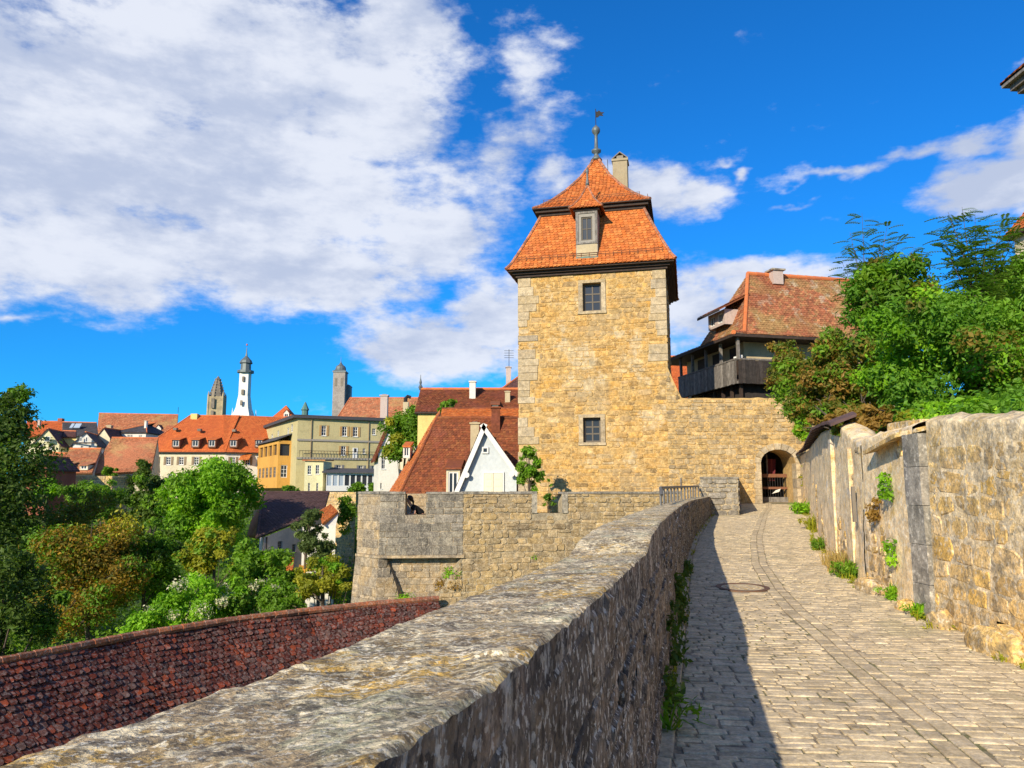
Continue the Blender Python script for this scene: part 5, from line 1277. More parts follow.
q = MB(); q.lathe((cx_, GYs, 0), [(4.3 * 1.18, gz(424)), (4.1 * 1.18, gz(397))], 4, None, math.pi / 4 + .18)
for k in range(4):
    an = math.pi / 4 + .18 + k * math.pi / 2; q.lathe((cx_ + 4.6 * math.cos(an), GYs + 4.6 * math.sin(an), 0), [(.6, gz(424)), (.5, gz(396)), (.05, gz(392))], 6)
build('shaft', q, M['church'], gs)
q = MB(); q.lathe((cx_, GYs, 0), [(3.6, gz(397)), (2.7, gz(390)), (1.7, gz(383)), (.8, gz(378)), (.1, gz(376))], 8)
for k in range(8):
    an = k * math.pi / 4
    for j in range(7): t = j / 7; r0 = 3.6 - 2.8 * t; z = gz(397) + (gz(378) - gz(397)) * t; q.box((cx_ + r0 * math.cos(an) * 1.05, GYs + r0 * math.sin(an) * 1.05, z), .4, .4, .9)
build('spire', q, M['church_dark'], gs)
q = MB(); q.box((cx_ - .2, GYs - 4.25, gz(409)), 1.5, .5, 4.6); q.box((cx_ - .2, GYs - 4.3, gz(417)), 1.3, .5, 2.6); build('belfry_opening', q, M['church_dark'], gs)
# small red roofed gate tower
RY = 200; px_ = P(286, 410, RY)
rt_ = thing('small_roof_tower', 'small tower with red pyramid roof and pale dormer peeking over the long roof', 'tower', (px_.x, RY, 0))
q = MB(); q.box((px_.x, RY, 5), 3.4, 3.4, P(286, 414, RY).z - 5); build('wall', q, M['pl_brown'], rt_)
q = MB(); zz = [P(286, y, RY).z for y in (419, 413, 405.5)]; rr_ = [2.9, 1.6, .05]
for i in range(4):
    an = [math.pi / 4 + k * math.pi / 2 + math.pi for k in (i, i + 1)]
    tiles(q, [V3((px_.x + r * 1.414 * math.cos(an[0]), RY + r * 1.414 * math.sin(an[0]), z)) for r, z in zip(rr_, zz)], [V3((px_.x + r * 1.414 * math.cos(an[1]), RY + r * 1.414 * math.sin(an[1]), z)) for r, z in zip(rr_, zz)], .35, .35)
build('roof', q, M['tile_orange'], rt_); dormer(rt_, 283.5, 289, 413, 419, RY - 2.6, 1.5, 'pl_white', 'tile_orange', 'gable')

# long cream house with mansard roof in two wings
AY = 124.0
ze_ = P(160, 452, AY).z; zm_ = P(160, 437, AY + 1.5).z; zr_ = P(200, 415.7, AY + 6).z
a0, a1 = XY(147, 452, AY), XY(225, 452, AY + .8); a2 = XY(305, 453, AY + 6)
lw = [(x, 460.8, 5.2, 8, 'shut') for x in (168.5, 181.5, 196.5)] + [(155.7, 460.8, 4.6, 8, 'shutr'), (214, 460.8, 5, 8, 'shut')] + [(x, 477, 5, 7, 'plain') for x in (158, 170, 182)]
long_, *_ = house('long_cream_house', 'long cream house with bright orange mansard roof, shuttered windows and a row of dormers', a0, a1, 12, -5, ze_ + .02, [(0, ze_), (.26, zm_), (1, zr_)], (4.4, 0), 'pl_cream', 'tile_orange', lw, over=.5, tile=(.34, .34))
rw2 = [(x, 461, 5.2, 8, 'shut') for x in (233, 247.5, 262)] + [(262, 478, 5, 8, 'plain'), (246, 478, 5, 8, 'plain')]
house('', '', a1, a2, 12, -5, ze_ + .02, [(0, ze_), (.26, zm_), (1, zr_)], (0, 0), 'pl_white', 'tile_orange', rw2, over=.5, tile=(.34, .34), root=long_)
for x0, x1, YY in ((171.5, 180, AY - .2), (191, 199.5, AY), (207.5, 216, AY + .2), (229, 237.5, AY + .9), (254.5, 263, AY + 2.6), (279, 286, AY + 4)):
    dormer(long_, x0, x1, 439.5, 447.5, YY, 2.0, 'wood_brown', 'tile_orange', 'shed')
for px, py, YY in ((177, 429, AY + 3), (201, 430, AY + 3), (235.5, 430.5, AY + 4)):
    p = P(px, py, YY); q = MB(); q.box((p.x, p.y - .5, p.z - .25), .55, .7, .4); build('roof_vent', q, M['church_dark'], long_)
q = MB(); p = P(195, 414.5, AY + 6); q.box((p.x, p.y, p.z - 1), 1.1, .9, 1.1); build('chimney', q, M['pl_gableyellow'], long_)
q = MB(); p = P(178, 413, AY + 6); q.tube([p, p + Z3 * 1.0], .04, 5); build('antenna', q, M['iron'], long_)
q = MB(); p = P(246, 456, AY + 2); tiles(q, [V3((p.x - .8, p.y - 1.2, p.z - .7)), V3((p.x - .8, p.y + .4, p.z + .5))], [V3((p.x + .9, p.y - 1.2, p.z - .7)), V3((p.x + .9, p.y + .4, p.z + .5))], .3, .3); build('porch_roof', q, M['tile_new'], long_)

# khaki house with orange bay
cK = V3((*XY(298, 418, 112), 0)); rK = V3((*XY(384, 421, 117.5), 0)); lK = V3((*XY(263, 430, 133), 0))
zk = P(298, 418, 112).z
kh = thing('khaki_house', 'tall khaki house with tan shutters and an orange glazed bay on its left side', 'house', ((cK.x + rK.x) / 2, 122, -5))
q = MB(); fr_ = Face(cK - Z3 * 5, rK - cK, (rK - cK).length, zk + 5); fl2 = Face(lK - Z3 * 5, cK - lK, (cK - lK).length, zk + 5)
spec = [(324, 430.6, 5, 10, 'shut'), (344.7, 431.3, 5, 9.5, 'shut'), (355.5, 431.8, 5, 9.5, 'shut'), (374, 431.6, 3.6, 6, 'plain'), (343.6, 450.6, 5, 9, 'shut'), (364, 451, 2.8, 5, 'plain'), (339, 468.7, 5, 7.6, 'shut'), (361, 468.7, 4.6, 6.4, 'shut'), (374, 468.9, 4.6, 6.4, 'shut')]
hsK = [hp(fr_, *s[:4]) for s in spec]; specl = [(301.3 - 9.5, 428, 2.4, 8), (288, 431, 2.2, 7), (278, 433.5, 2, 6), (272, 437, 2, 6)]
hsL = [hp(fl2, *s[:4]) for s in specl]
wall_holes(q, fr_, hsK, .15); wall_holes(q, fl2, hsL, .15); back = rK + (lK - cK); q.quad(rK - Z3 * 5, back - Z3 * 5, back + Z3 * zk, rK + Z3 * zk); q.quad(back - Z3 * 5, lK - Z3 * 5, lK + Z3 * zk, back + Z3 * zk)
build('wall', q, M['pl_khaki'], kh)
for s, h in zip(spec, hsK): window(kh, fr_, h, s[4], .15, sm='shutter_tan' if s[1] < 460 else 'shutter_grey')
for h in hsL: window(kh, fl2, h, 'bare', .15)
q = MB(); cc_ = [cK + V3((-.5, -.7, zk)), rK + V3((.5, -.5, zk)), back + V3((.5, .5, zk)), lK + V3((-.6, .3, zk))]; q.slab(cc_, (0, 0, .35)); q.slab([x + Z3 * .352 for x in cc_], (0, 0, .12)); build('roof', q, M['tile_slate'], kh)
q = MB(); 
for zpy in (441.5, 459.5):
    z = P(340, zpy, 114).z; q.obox(fr_.at(0, z + 5, .01), fr_.U * fr_.w, fr_.N * .16, Z3 * .28)
build('string_course', q, M['frame_grey'], kh)
hd_ = hp(fr_, 355, 453.5, 5.4, 11); q = MB(); q.obox(fr_.at(hd_[0], hd_[2], .01), fr_.U * (hd_[1] - hd_[0]), Z3 * (hd_[3] - hd_[2]), fr_.N * .06); dd_ = build('door', q, M['frame_white'], kh)
q = MB(); q.obox(fr_.at(hd_[0] + .2, hd_[2] + 1.0, .072), fr_.U * (hd_[1] - hd_[0] - .4), Z3 * .6, fr_.N * .01); build('pane', q, M['glass'], dd_)
q = MB(); z = P(330, 459.3, 113).z + 5.3
for k in range(28): q.obox(fr_.at(.3 + k * .45, z, .5), fr_.U * .04, Z3 * .9, fr_.N * .04)
q.obox(fr_.at(.3, z + .9, .48), fr_.U * 12.6, Z3 * .06, fr_.N * .08); build('balcony_rail', q, M['iron'], kh)
for px in (311, 368.5):
    q = MB(); u, v = fr_.px(px, 440); q.tube([fr_.at(u, 1, .12), fr_.at(u, fr_.h, .12)], .07, 6); build('downpipe', q, M['shutter'], kh)
q = MB(); p = P(303, 417, 113); q.lathe((p.x, p.y + 1, zk + .4), [(.5, 0), (.5, .9), (.65, 1.0), (.4, 1.5), (.1, 2.2)], 8); build('roof_lantern', q, M['copper'], kh)
# orange bay
uL = fl2.w
ob0, ob1 = fl2.at(uL * .13, 0), fl2.at(uL * .86, 0); nB = fl2.N; bw = 1.9
zb0, zb1 = P(280, 488, 118).z, P(297, 440, 113).z
q = MB(); A0, A1, A2, A3 = [V3((p.x, p.y, zb0)) for p in (ob0 + nB * bw, ob1 + nB * bw, ob1, ob0)]
fo1 = Face(A0, A1 - A0, (A1 - A0).length, zb1 - zb0); fo2 = Face(A1, A2 - A1, (A2 - A1).length, zb1 - zb0); fo3 = Face(A3, A0 - A3, bw, zb1 - zb0)
H = zb1 - zb0; hA = [(fo1.w * (.05 + i * .185), fo1.w * (.05 + i * .185 + .15), H * .70, H * .93) for i in range(5)] + [(fo1.w * (.08 + i * .15), fo1.w * (.08 + i * .15 + .11), H * .22, H * .45) for i in range(6)]
hB = [(bw * .12, bw * .9, H * .68, H * .93), (bw * .25, bw * .75, H * .22, H * .48)]
wall_holes(q, fo1, hA, .3); wall_holes(q, fo2, hB, .3); wall_holes(q, fo3, []); q.quad(A0, A1, A2, A3); bay = build('bay', q, M['pl_orange'], kh)
for h in hA[5:]: window(bay, fo1, h, 'bare', .12, 'shutter_tan', 'glass', bars=(0, 2))
window(bay, fo2, hB[1], 'bare', .12, 'frame_white', 'glass'); 
q = MB(); q.quad(fo1.at(.05, H * .68, -.28), fo1.at(fo1.w - .05, H * .68, -.28), fo1.at(fo1.w - .05, H * .95, -.28), fo1.at(.05, H * .95, -.28)); q.quad(fo2.at(.05, H * .66, -.28), fo2.at(bw - .05, H * .66, -.28), fo2.at(bw - .05, H * .95, -.28), fo2.at(.05, H * .95, -.28)); build('gallery_pane', q, M['glass'], bay)
q = MB(); e = nB * .35; q.slab([A0 + e + Z3 * (H + .05), A1 + e + fl2.U * .3 + Z3 * (H + .05), A2 + fl2.U * .3 + Z3 * (H + 1.0), A3 + Z3 * (H + 1.0)], (0, 0, .16)); build('bay_roof', q, M['tile_slate'], bay)
# lemon annex and conservatory
an0, an1 = V3((*XY(305, 461, 107), 0)), V3((*XY(323.5, 461, 107.5), 0)); za = P(312, 461, 107).z
ax = thing('lemon_annex', 'small two storey lemon annex with arched windows before the khaki house', 'house', ((an0.x + an1.x) / 2, 109, -5))
fa_ = Face(an0 - Z3 * 5, an1 - an0, (an1 - an0).length, za + 5); sp = [(309.5, 470, 4, 9), (317.5, 469.5, 4, 9), (309, 487, 2.4, 8), (317.3, 487, 2.4, 8)]
hh_ = [hp(fa_, *s) for s in sp]; q = MB(); wall_holes(q, fa_, hh_, .15); wall_holes(q, Face(an1 - Z3 * 5, (0, 1, 0), 5, za + 5), []); wall_holes(q, Face(an0 - Z3 * 5 + V3((0, 5, 0)), (0, -1, 0), 5, za + 5), []); build('wall', q, M['pl_lemon'], ax)
for h in hh_: window(ax, fa_, h, 'plain', .12)
q = MB(); q.slab([an0 + V3((-.3, -.3, za)), an1 + V3((.3, -.3, za)), an1 + V3((.3, 5, za + .2)), an0 + V3((-.3, 5, za + .2))], (0, 0, .2)); build('roof', q, M['tile_old'], ax)
co0, co1 = V3((*XY(326.5, 473, 106.5), 0)), V3((*XY(379, 473, 109.5), 0)); zc_ = P(340, 473, 107).z; zcb = P(340, 491, 107).z
cv = thing('conservatory', 'pale glazed conservatory with dark flat roof below the khaki house', 'conservatory', ((co0.x + co1.x) / 2, 110, zcb))
fc_ = Face(co0 + Z3 * zcb, co1 - co0, (co1 - co0).length, zc_ - zcb); n = 9; hh_ = [(fc_.w * (i + .12) / n, fc_.w * (i + .88) / n, fc_.h * .3, fc_.h * .9) for i in range(n)]
q = MB(); wall_holes(q, fc_, hh_, .12); fcl = Face(co0 + Z3 * zcb + V3((0, 4, 0)), (0, -1, 0), 4, fc_.h); wall_holes(q, fcl, []); build('frame', q, M['frame_white'], cv)
for i, h in enumerate(hh_): q = MB(); q.quad(*[fc_.at(u, v, -.09) for u, v in ((h[0], h[2]), (h[1], h[2]), (h[1], h[3]), (h[0], h[3]))]); build('pane', q, M['glass_pale' if i < 3 else 'glass'], cv)
q = MB(); q.slab([co0 + V3((-.5, -.6, zc_)), co1 + V3((.3, -.6, zc_)), co1 + V3((.3, 4.5, zc_ + .6)), co0 + V3((-.5, 4.5, zc_ + .6))], (0, 0, .2)); build('roof', q, M['tile_slate'], cv)
# white house with terracotta gable and garden tree
wh, *_ = house('terracotta_gable_house', 'narrow white house with a terracotta gable and red roof beside the garden tree', XY(378.5, 452, 92), XY(399, 452, 92.6), 7, -4, P(388, 452, 92).z, [(0, 0), (1, P(389, 426, 92).z)], (0, 0), 'pl_white', 'tile_red', [(383.4, 462, 4, 14, 'plain'), (381, 486, 1.8, 6, 'plain')], over=.4, tile=(.28, .26), gable_front=True)
# retaining walls
def simplewall(name, label, pts, zt, zb, st, thick=.8):
    root = thing(name, label, 'wall', (pts[0][0], pts[0][1], zb)); q = MB(); k = MB()
    for i in range(len(pts) - 1):
        a, b = V3((*pts[i], 0)), V3((*pts[i + 1], 0)); f_ = Face(a + Z3 * zb, b - a, (b - a).length, zt - zb); wall_holes(k, f_, [])
        k.quad(f_.at(0, f_.h), f_.at(f_.w, f_.h), f_.at(f_.w, f_.h, -thick), f_.at(0, f_.h, -thick))
        stones(q, f_.O, f_.U, Z3, f_.w, f_.h, rh=(.25, .45), rl=(.4, 1.1), proud=(.01, .06), cut=.08)
    build('stonework', q, st, root); build('core', k, M['mortar'], root); return root
simplewall('city_wall', 'old rubble city wall below the row of orange roofs on the left', [XY(28, 476, 96), XY(112, 476, 96), XY(134, 481, 99)], P(80, 476, 96).z, -6, M['right_stone'])
simplewall('terrace_wall', 'ivy grown retaining wall under the conservatory next to the bastion', [XY(320, 492, 84), XY(356, 492, 78)], P(335, 492, 82).z, -9, M['right_stone'])
# --- old roofs left of the long house
def roofq(name, label, e0, e1, r0, r1, m, wallm='pl_cream', drop=4, tile=(.32, .3), back=4):
    """a long roof given by its eave and ridge end points"""
    root = thing(name, label, 'house', ((e0.x + e1.x) / 2, (r0.y + r1.y) / 2, e0.z - drop))
    q = MB(); tiles(q, [e0, r0], [e1, r1], *tile, lift=.06); q.slab([e0, e1, r1, r0], (0, .2, -.15))
    bk0, bk1 = V3((2 * r0.x - e0.x, 2 * r0.y - e0.y, e0.z)), V3((2 * r1.x - e1.x, 2 * r1.y - e1.y, e1.z)); tiles(q, [bk1, r1], [bk0, r0], .6, .6)
    ro = build('roof', q, M[m], root); k = MB(); ridge_line(k, r0 + Z3 * .05, r1 + Z3 * .05, .13, .5); build('ridge_tiles', k, M['tile_ridge'], ro)
    w = MB(); i0, i1 = e0.lerp(r0, .12), e1.lerp(r1, .12)
    j0, j1 = bk0.lerp(r0, .12), bk1.lerp(r1, .12)
    pts = [i0, i1, j1, j0]
    for a, b in zip(pts, pts[1:] + pts[:1]): zt = min(a.z, b.z) - .2; w.quad((a.x, a.y, e0.z - drop), (b.x, b.y, e0.z - drop), (b.x, b.y, zt), (a.x, a.y, zt))
    w.poly([i0 - Z3 * .2, r0 - Z3 * .25, j0 - Z3 * .2]); w.poly([i1 - Z3 * .2, r1 - Z3 * .25, j1 - Z3 * .2])
    build('wall', w, M[wallm], root); return root
o1 = roofq('old_roof_house', 'broad old roof with worn yellowed tiles left of the long cream house', P(90, 474, 101), P(151, 471, 104), P(112, 438, 108), P(158, 438.5, 109), 'tile_old')
o2 = roofq('low_roof_house', 'low orange roof with two flat dormers on top of the city wall', P(56, 473, 99), P(92, 473, 99), P(70, 449, 105), P(101, 449, 105), 'tile_old')
dormer(o2, 65, 70, 465, 470, 99.4, 1.8, 'pl_cream', 'tile_old', 'shed'); dormer(o2, 79.5, 88, 465, 470, 99.4, 1.8, 'pl_cream', 'tile_old', 'shed')
o3 = roofq('small_roof_house', 'smaller orange roof with one dormer behind the dark brown gable', P(41, 477, 101), P(57, 476, 101), P(44, 452, 107), P(68, 454, 107), 'tile_old')
dormer(o3, 47, 53, 469, 475, 101.2, 1.8, 'pl_cream', 'tile_old', 'shed')
o4, *_ = house('brown_gable_house', 'dark brown gabled house half behind the dark tree at the left', XY(27, 466, 88), XY(47, 466, 88), 6, -3, P(37, 467, 88).z, [(0, 0), (1, P(37, 456, 88).z)], (0, 0), 'pl_brown', 'tile_plum', over=.3, gable_front=True)
c1, *_ = house('cream_gable_house', 'cream house with broad gable, shuttered windows and dark roof among the left roofs', XY(34, 443, 128), XY(59.5, 443, 129), 10, 0, P(48, 443, 128).z, [(0, 0), (1, P(48.5, 428.5, 128).z)], (0, 0), 'pl_lemon', 'tile_plum', [(41.8, 446.2, 3.4, 4.6, 'shut'), (51.5, 446.8, 3.4, 4.6, 'shut')], over=.4, gable_front=True)
flatwin(c1, 44.5, 50.5, 436.5, 441.5, 127.9)
c2, *_ = house('white_gable_house', 'small white timber framed gable house beside the cream gable house', XY(73, 443.5, 127), XY(97, 443.5, 128), 9, 0, P(85, 443.5, 127).z, [(0, 0), (1, P(85, 432, 127).z)], (0, 0), 'tower_white', 'tile_slate', [(82, 448, 3, 4), (90, 448, 3, 4)], over=.4, gable_front=True)
flatwin(c2, 80, 82.5, 437, 441.5, 126.9); flatwin(c2, 85.5, 88, 437, 442, 126.9)
q = MB(); zz = P(85, 443.5, 126.8).z; q.obox((P(73, 443, 126.8).x, 126.75, zz), (4, 0, 0), (0, .2, 0), (0, 0, .2)); build('timber_beam', q, M['wood_dark'], c2)
r1_ = roofq('red_skyline_house', 'plain red roof on the skyline behind the cream gable house', P(26, 437, 150), P(62, 433, 150), P(27, 421.6, 157), P(62.5, 421.8, 157), 'tile_orange'); chimney(r1_, 37.5, 40, 420.5, 426, 154, 'pl_chimpink', .5); 
q = MB(); p = P(61.2, 418.5, 157); q.box((p.x, 157, p.z - 1.5), .9, .9, 1.5); build('chimney', q, M['pl_brown'], r1_)
r2_ = roofq('slate_skyline_house', 'dark grey slate roof with skylights on the skyline between two red roofs', P(62.5, 436, 148), P(98, 436, 148), P(62.5, 422.2, 155), P(96.5, 423, 155), 'tile_slate')
for px in (73, 77, 80): q = MB(); p = P(px, 426, 151.5); q.slab([(p.x - .3, p.y - .6, p.z - .5), (p.x + .3, p.y - .6, p.z - .5), (p.x + .3, p.y + .2, p.z + .4), (p.x - .3, p.y + .2, p.z + .4)], (0, -.12, .12)); build('skylight', q, M['glass_pale'], r2_)
r3_ = roofq('long_skyline_house', 'very long weathered orange roof on the skyline left of the long cream house', P(96, 441, 160), P(176, 441, 160), P(99, 413.5, 168), P(178, 415, 168), 'tile_old')
dormer(r3_, 155, 161, 428.5, 435, 163, 2.2, 'pl_white', 'tile_plum', 'gable')
h4, *_ = house('white_hip_house', 'white house with dark hipped roof and three windows in front of the long skyline roof', XY(114, 432.5, 140), XY(146, 432.5, 140), 10, 0, P(128, 432.5, 140).z, [(0, P(128, 432.5, 140).z), (1, P(137, 423, 145).z)], (5.2, 2.5), 'pl_white', 'tile_slate', [(119.5, 436.3, 3.6, 3.4), (130, 436.5, 6, 3.6), (140.5, 436.6, 4, 3.4)], over=.3, tile=(.35, .35))
chimney(h4, 106.5, 111, 426, 436, 139, 'pl_chim', .8); chimney(h4, 144.5, 146.5, 421, 430, 142, 'pl_white', .6)
h5, *_ = house('small_cream_house', 'small cream gable between the white timber house and the white hipped house', XY(97, 437, 135), XY(110, 437, 135), 6, 0, P(103, 437, 135).z, [(0, 0), (1, P(101, 428, 135).z)], (0, 0), 'pl_cream', 'tile_plum', over=.3, gable_front=True)
h6 = roofq('brown_shed_house', 'little brown roof squeezed between the cream and the white gable houses', P(62, 437, 133), P(76, 437, 133), P(63, 431, 137), P(76, 431.5, 137), 'tile_plum', 'pl_gableyellow')

# --- house with the dark brown roof in the valley
vh = thing('brown_roof_house', 'pinkish white house with a big dark brown roof low in the valley', 'house', (-21, 70, -11))
e0, e1 = P(257, 537, 62), P(324, 511, 68); r0, r1 = P(263, 492.5, 71), P(329, 492, 74); ec = P(294, 520, 64.5)
q = MB(); tiles(q, [e0, r0], [e1, r1], .28, .26, lift=.04); q.slab([e0, e1, r1, r0], (0, .2, -.15))
bL = P(246.5, 511, 70); ro = build('roof', q, M['tile_brown'], vh)
k = MB(); ridge_line(k, r0, r1, .12, .5); ridge_line(k, e0, r0, .11, .5); build('ridge_tiles', k, M['tile_brown'], ro)
q = MB(); w0 = e0 + V3((.35, .6, 0)); w1 = e1 + V3((.3, .6, 0)); fv = Face(V3((w0.x, w0.y, -11)), w1 - V3((w0.x, w0.y, w1.z)), (w1.xy - w0.xy).length, 11 + e0.z - .05)
sp = [(280, 545.5, 5, 9), (294, 548, 4, 8)]; hv = [hp(fv, *s) for s in sp]; wall_holes(q, fv, hv, .15)
q.add([fv.at(0, fv.h), fv.at(fv.w, fv.h), V3((w1.x, w1.y, e1.z - .1))], [(0, 1, 2)])
gLf = [V3((bL.x, bL.y + 4, -11)), V3((w0.x, w0.y, -11)), V3((w0.x, w0.y, e0.z - .05)), V3((r0.x + .1, r0.y, r0.z - .2)), V3((bL.x, bL.y + 4, bL.z - 1.0))]
q.poly(gLf); build('wall', q, M['pl_pink'], vh)
for h in hv: window(vh, fv, h, 'plain', .15, 'frame_grey')
q = MB(); bo = P(247, 535, 66.5); bt_ = P(259, 493, 72); q.slab([bo + V3((0, .0, 0)), e0 + V3((-.05, 0, .05)), r0 + V3((-.05, 0, .08)), bt_ + Z3 * 0], (0, .1, -.2)); build('hip_roof', q, M['tile_old'], vh)
q = MB(); u, v = fv.px(266, 540); q.tube([fv.at(u, 2, .08), fv.at(u, fv.h, .08)], .06, 6); q.tube([e0 + V3((0, -.05, -.05)), e1 + V3((0, -.05, -.05))], .08, 6); build('gutter', q, M['iron'], vh)
ah = thing('orange_annex', 'bright orange roofed white annex beside the dark brown roof', 'house', (-16, 66, -11))
a_, b_, c_, d_ = P(322, 524, 64), P(338, 511.5, 67), P(330.5, 504, 70), P(319, 511, 67.5)
q = MB(); tiles(q, [a_, d_], [b_, c_], .26, .24, lift=.04); q.slab([a_, b_, c_, d_], (0, .2, -.15)); build('roof', q, M['tile_new'], ah)
f_ = Face(V3((P(301, 530, 64).x, 64.5, -11)), (1, .12, 0), P(339, 530, 66).x - P(301, 530, 64).x, 11 + P(320, 526, 64).z); q = MB(); wall_holes(q, f_, []); q.add([f_.at(f_.w * .5, f_.h), f_.at(f_.w, f_.h), V3((b_.x, b_.y + .3, b_.z - .1))], [(0, 1, 2)]); build('wall', q, M['pl_white'], ah)
q = MB(); tiles(q, [P(277, 570, 58), P(281, 556, 61)], [P(293, 571, 58), P(294, 557, 61)], .26, .24, lift=.04); q.slab([P(277, 570, 58), P(293, 571, 58), P(294, 557, 61), P(281, 556, 61)], (0, .1, -.15))
le = thing('shed', 'small orange tiled shed roof between bushes below the pinkish white house', 'shed', tuple(P(286, 590, 60))); build('roof', q, M['tile_new'], le)
q = MB(); p = P(279, 569, 58.5); p2 = P(292, 569, 58.5); q.obox((p.x, 58.6, p.z - 2.2), (p2.x - p.x, 0, 0), (0, 2, 0), (0, 0, 2.1)); build('wall', q, M['pl_cream'], le)
q = MB(); g = []
for i in range(8): g.append([P(299 + 2 * j, 572 - 1.1 * i + 1.2 * math.sin(j * .8), 57 + .28 * i) for j in range(8)])
q.grid(g); tag(build('awning', q, M['tarp'], None, True), 'yellow orange awning between the bushes right of the small shed', 'awning')

# ================================================================== GROUND
def hgt(x, y):
    e = E_(min(max(y, -4), 34)); d = e - x
    def sm(t): t = min(max(t, 0), 1); return t * t * (3 - 2 * t)
    left = -3.0 - 5.5 * sm((d - .5) / 4) - 3.5 * sm((d - 6) / 10)
    town = -11 + 8 * sm((y - 66) / 34) + 4.5 * sm((y - 104) / 50)
    h = left if y < 34 else left * (1 - sm((y - 34) / 20)) + town * sm((y - 34) / 20)
    if y >= 34 and x > 3: h = max(h, -1.2 + 2 * sm((y - 60) / 60)) if x > 6 else max(h, h + (-1.2 - h) * (x - 3) / 3)
    if d < .5: h = min(-2.6 if y < 33 else h, 99)
    return h + .25 * mn.noise(V3((x * .15, y * .15, 0))) * (1 if d > 3 else 0)
xs = np.unique(np.concatenate([np.linspace(-60, 30, 91), np.linspace(-160, -60, 26), np.linspace(30, 160, 20), [-3000, -1200, -500, -260, 260, 500, 1200, 3000]]))
ysg = np.unique(np.concatenate([np.linspace(-20, 120, 141), np.linspace(120, 200, 17), [-3000, -800, -200, -80, 260, 400, 800, 3000]]))
q = MB(); q.grid([[V3((x, y, hgt(x, y))) for x in xs] for y in ysg][::-1]); tag(build('ground', q, M['grass'], None, True), kind='structure')
q = MB(); rows = []
for y in np.linspace(-3.5, 33, 74):
    x0 = Rw(y) + .35; zt = min((ft(y) if y > 10.8 else rtop(y)), 9) - .18
    rows.append([V3((x0 + k, y, zt + .1 * min(k, 6) + .16 * max(0, k - 6) + .12 * mn.noise(V3((k, y * .5, 3))))) for k in (0, .6, 1.4, 2.6, 4.5, 8, 16, 40)])
q.grid([r[::-1] for r in rows]); tag(build('terrain', q, M['earth'], None, True), kind='structure')

# ================================================================== TREES AND PLANTS
def T(name, label, px, py, rx, ry, Y, m, zb=None, n=5000, size=.17, depth=1.0, **k):
    c = P(px, py, Y); s = Y / 760
    return tree(name, label, c, rx * s, rx * s * depth, ry * s, zb if zb is not None else hgt(c.x, Y), M_(m), n, size, **k)
def M_(m): return m
gv = 'trees and bushes in the valley'
T('broadleaf_tree', 'dense dark green tree filling the left edge of the valley', -22, 545, 66, 150, 52, 'lf_dark', n=24000, size=.17, nc=80, lo=.14, hi=.3, group=gv, extra=[('lf_mid', .25, .16)])
T('broadleaf_tree', 'dark tree with feathery pale tipped shoots at the upper left edge', 2, 425, 38, 34, 54, 'lf_dark', zb=-9, n=6000, size=.16, nc=30, lo=.14, hi=.34, group=gv, twigs=14, extra=[('lf_mid', .3, .15)])
T('broadleaf_tree', 'low dark bush right beside the tiled wall walk at the left edge', 0, 612, 52, 60, 24, 'lf_dark', n=11000, size=.085, nc=44, lo=.14, hi=.3, group=gv, extra=[('lf_mid', .2, .085)])
T('autumn_tree', 'orange and brown autumn tree with bare twigs between the dark trees', 88, 578, 54, 74, 46, 'lf_autumn', n=15000, size=.12, nc=60, lo=.12, hi=.28, group=gv, twigs=34, extra=[('lf_mid', .45, .12), ('lf_yellow', .15, .12)])
T('broadleaf_tree', 'brownish dark tree rising behind the orange autumn tree', 84, 525, 36, 34, 58, 'lf_rust', n=6000, size=.13, nc=30, lo=.16, hi=.32, group=gv, twigs=6)
T('broadleaf_tree', 'bright green round tree in front of the long cream house', 210, 508, 48, 54, 62, 'lf_bright', n=24000, size=.17, nc=56, lo=.13, hi=.28, group=gv, extra=[('lf_mid', .25, .17)])
T('broadleaf_tree', 'compact dark green tree left of the bright round tree', 153, 505, 27, 32, 74, 'lf_dark', n=7000, size=.2, nc=34, lo=.14, hi=.3, group=gv, extra=[('lf_mid', .3, .2)])
T('broadleaf_tree', 'mid green tree below the city wall', 102, 505, 26, 27, 82, 'lf_mid', n=5500, size=.2, nc=30, lo=.16, hi=.32, group=gv)
T('broadleaf_tree', 'slim fresh green tree at the left end of the city wall', 48, 492, 14, 15, 88, 'lf_bright', n=2500, size=.19, nc=18, group=gv)
T('broadleaf_tree', 'small light green tree right below the low orange roof', 76, 492, 17, 15, 88, 'lf_mid', n=3000, size=.19, nc=20, group=gv)
T('broadleaf_tree', 'dark leafy tree at the corner of the long cream house', 141, 474, 13, 14, 99, 'lf_dark', n=3000, size=.22, nc=18, group=gv)
T('shrub', 'flat light green shrub growing on top of the city wall', 111, 472, 10, 5, 97, 'lf_mid', zb=1.5, n=1200, size=.2, nc=10, cat='shrub', trunk=False, group=gv)
T('shrub', 'dark green bush in the shade below the bright round tree', 146, 560, 36, 42, 50, 'lf_mid', n=9000, size=.14, nc=40, lo=.14, hi=.3, cat='bush', group=gv, extra=[('lf_dark', .35, .14)])
T('shrub', 'yellow green bush in the middle of the valley', 214, 556, 32, 30, 47, 'lf_yellow', n=7000, size=.13, nc=34, lo=.14, hi=.3, cat='bush', group=gv, extra=[('lf_mid', .4, .13)])
T('shrub', 'dark green bush behind the white flowering shrub', 262, 572, 36, 32, 44, 'lf_mid', n=8000, size=.13, nc=36, lo=.14, hi=.3, cat='bush', group=gv)
T('flowering_shrub', 'light green shrub covered in white blossom clusters above the wall walk', 197, 612, 42, 38, 38, 'lf_bright', n=9000, size=.10, nc=42, lo=.12, hi=.26, cat='shrub', group=gv, extra=[('flower', .38, .07)])
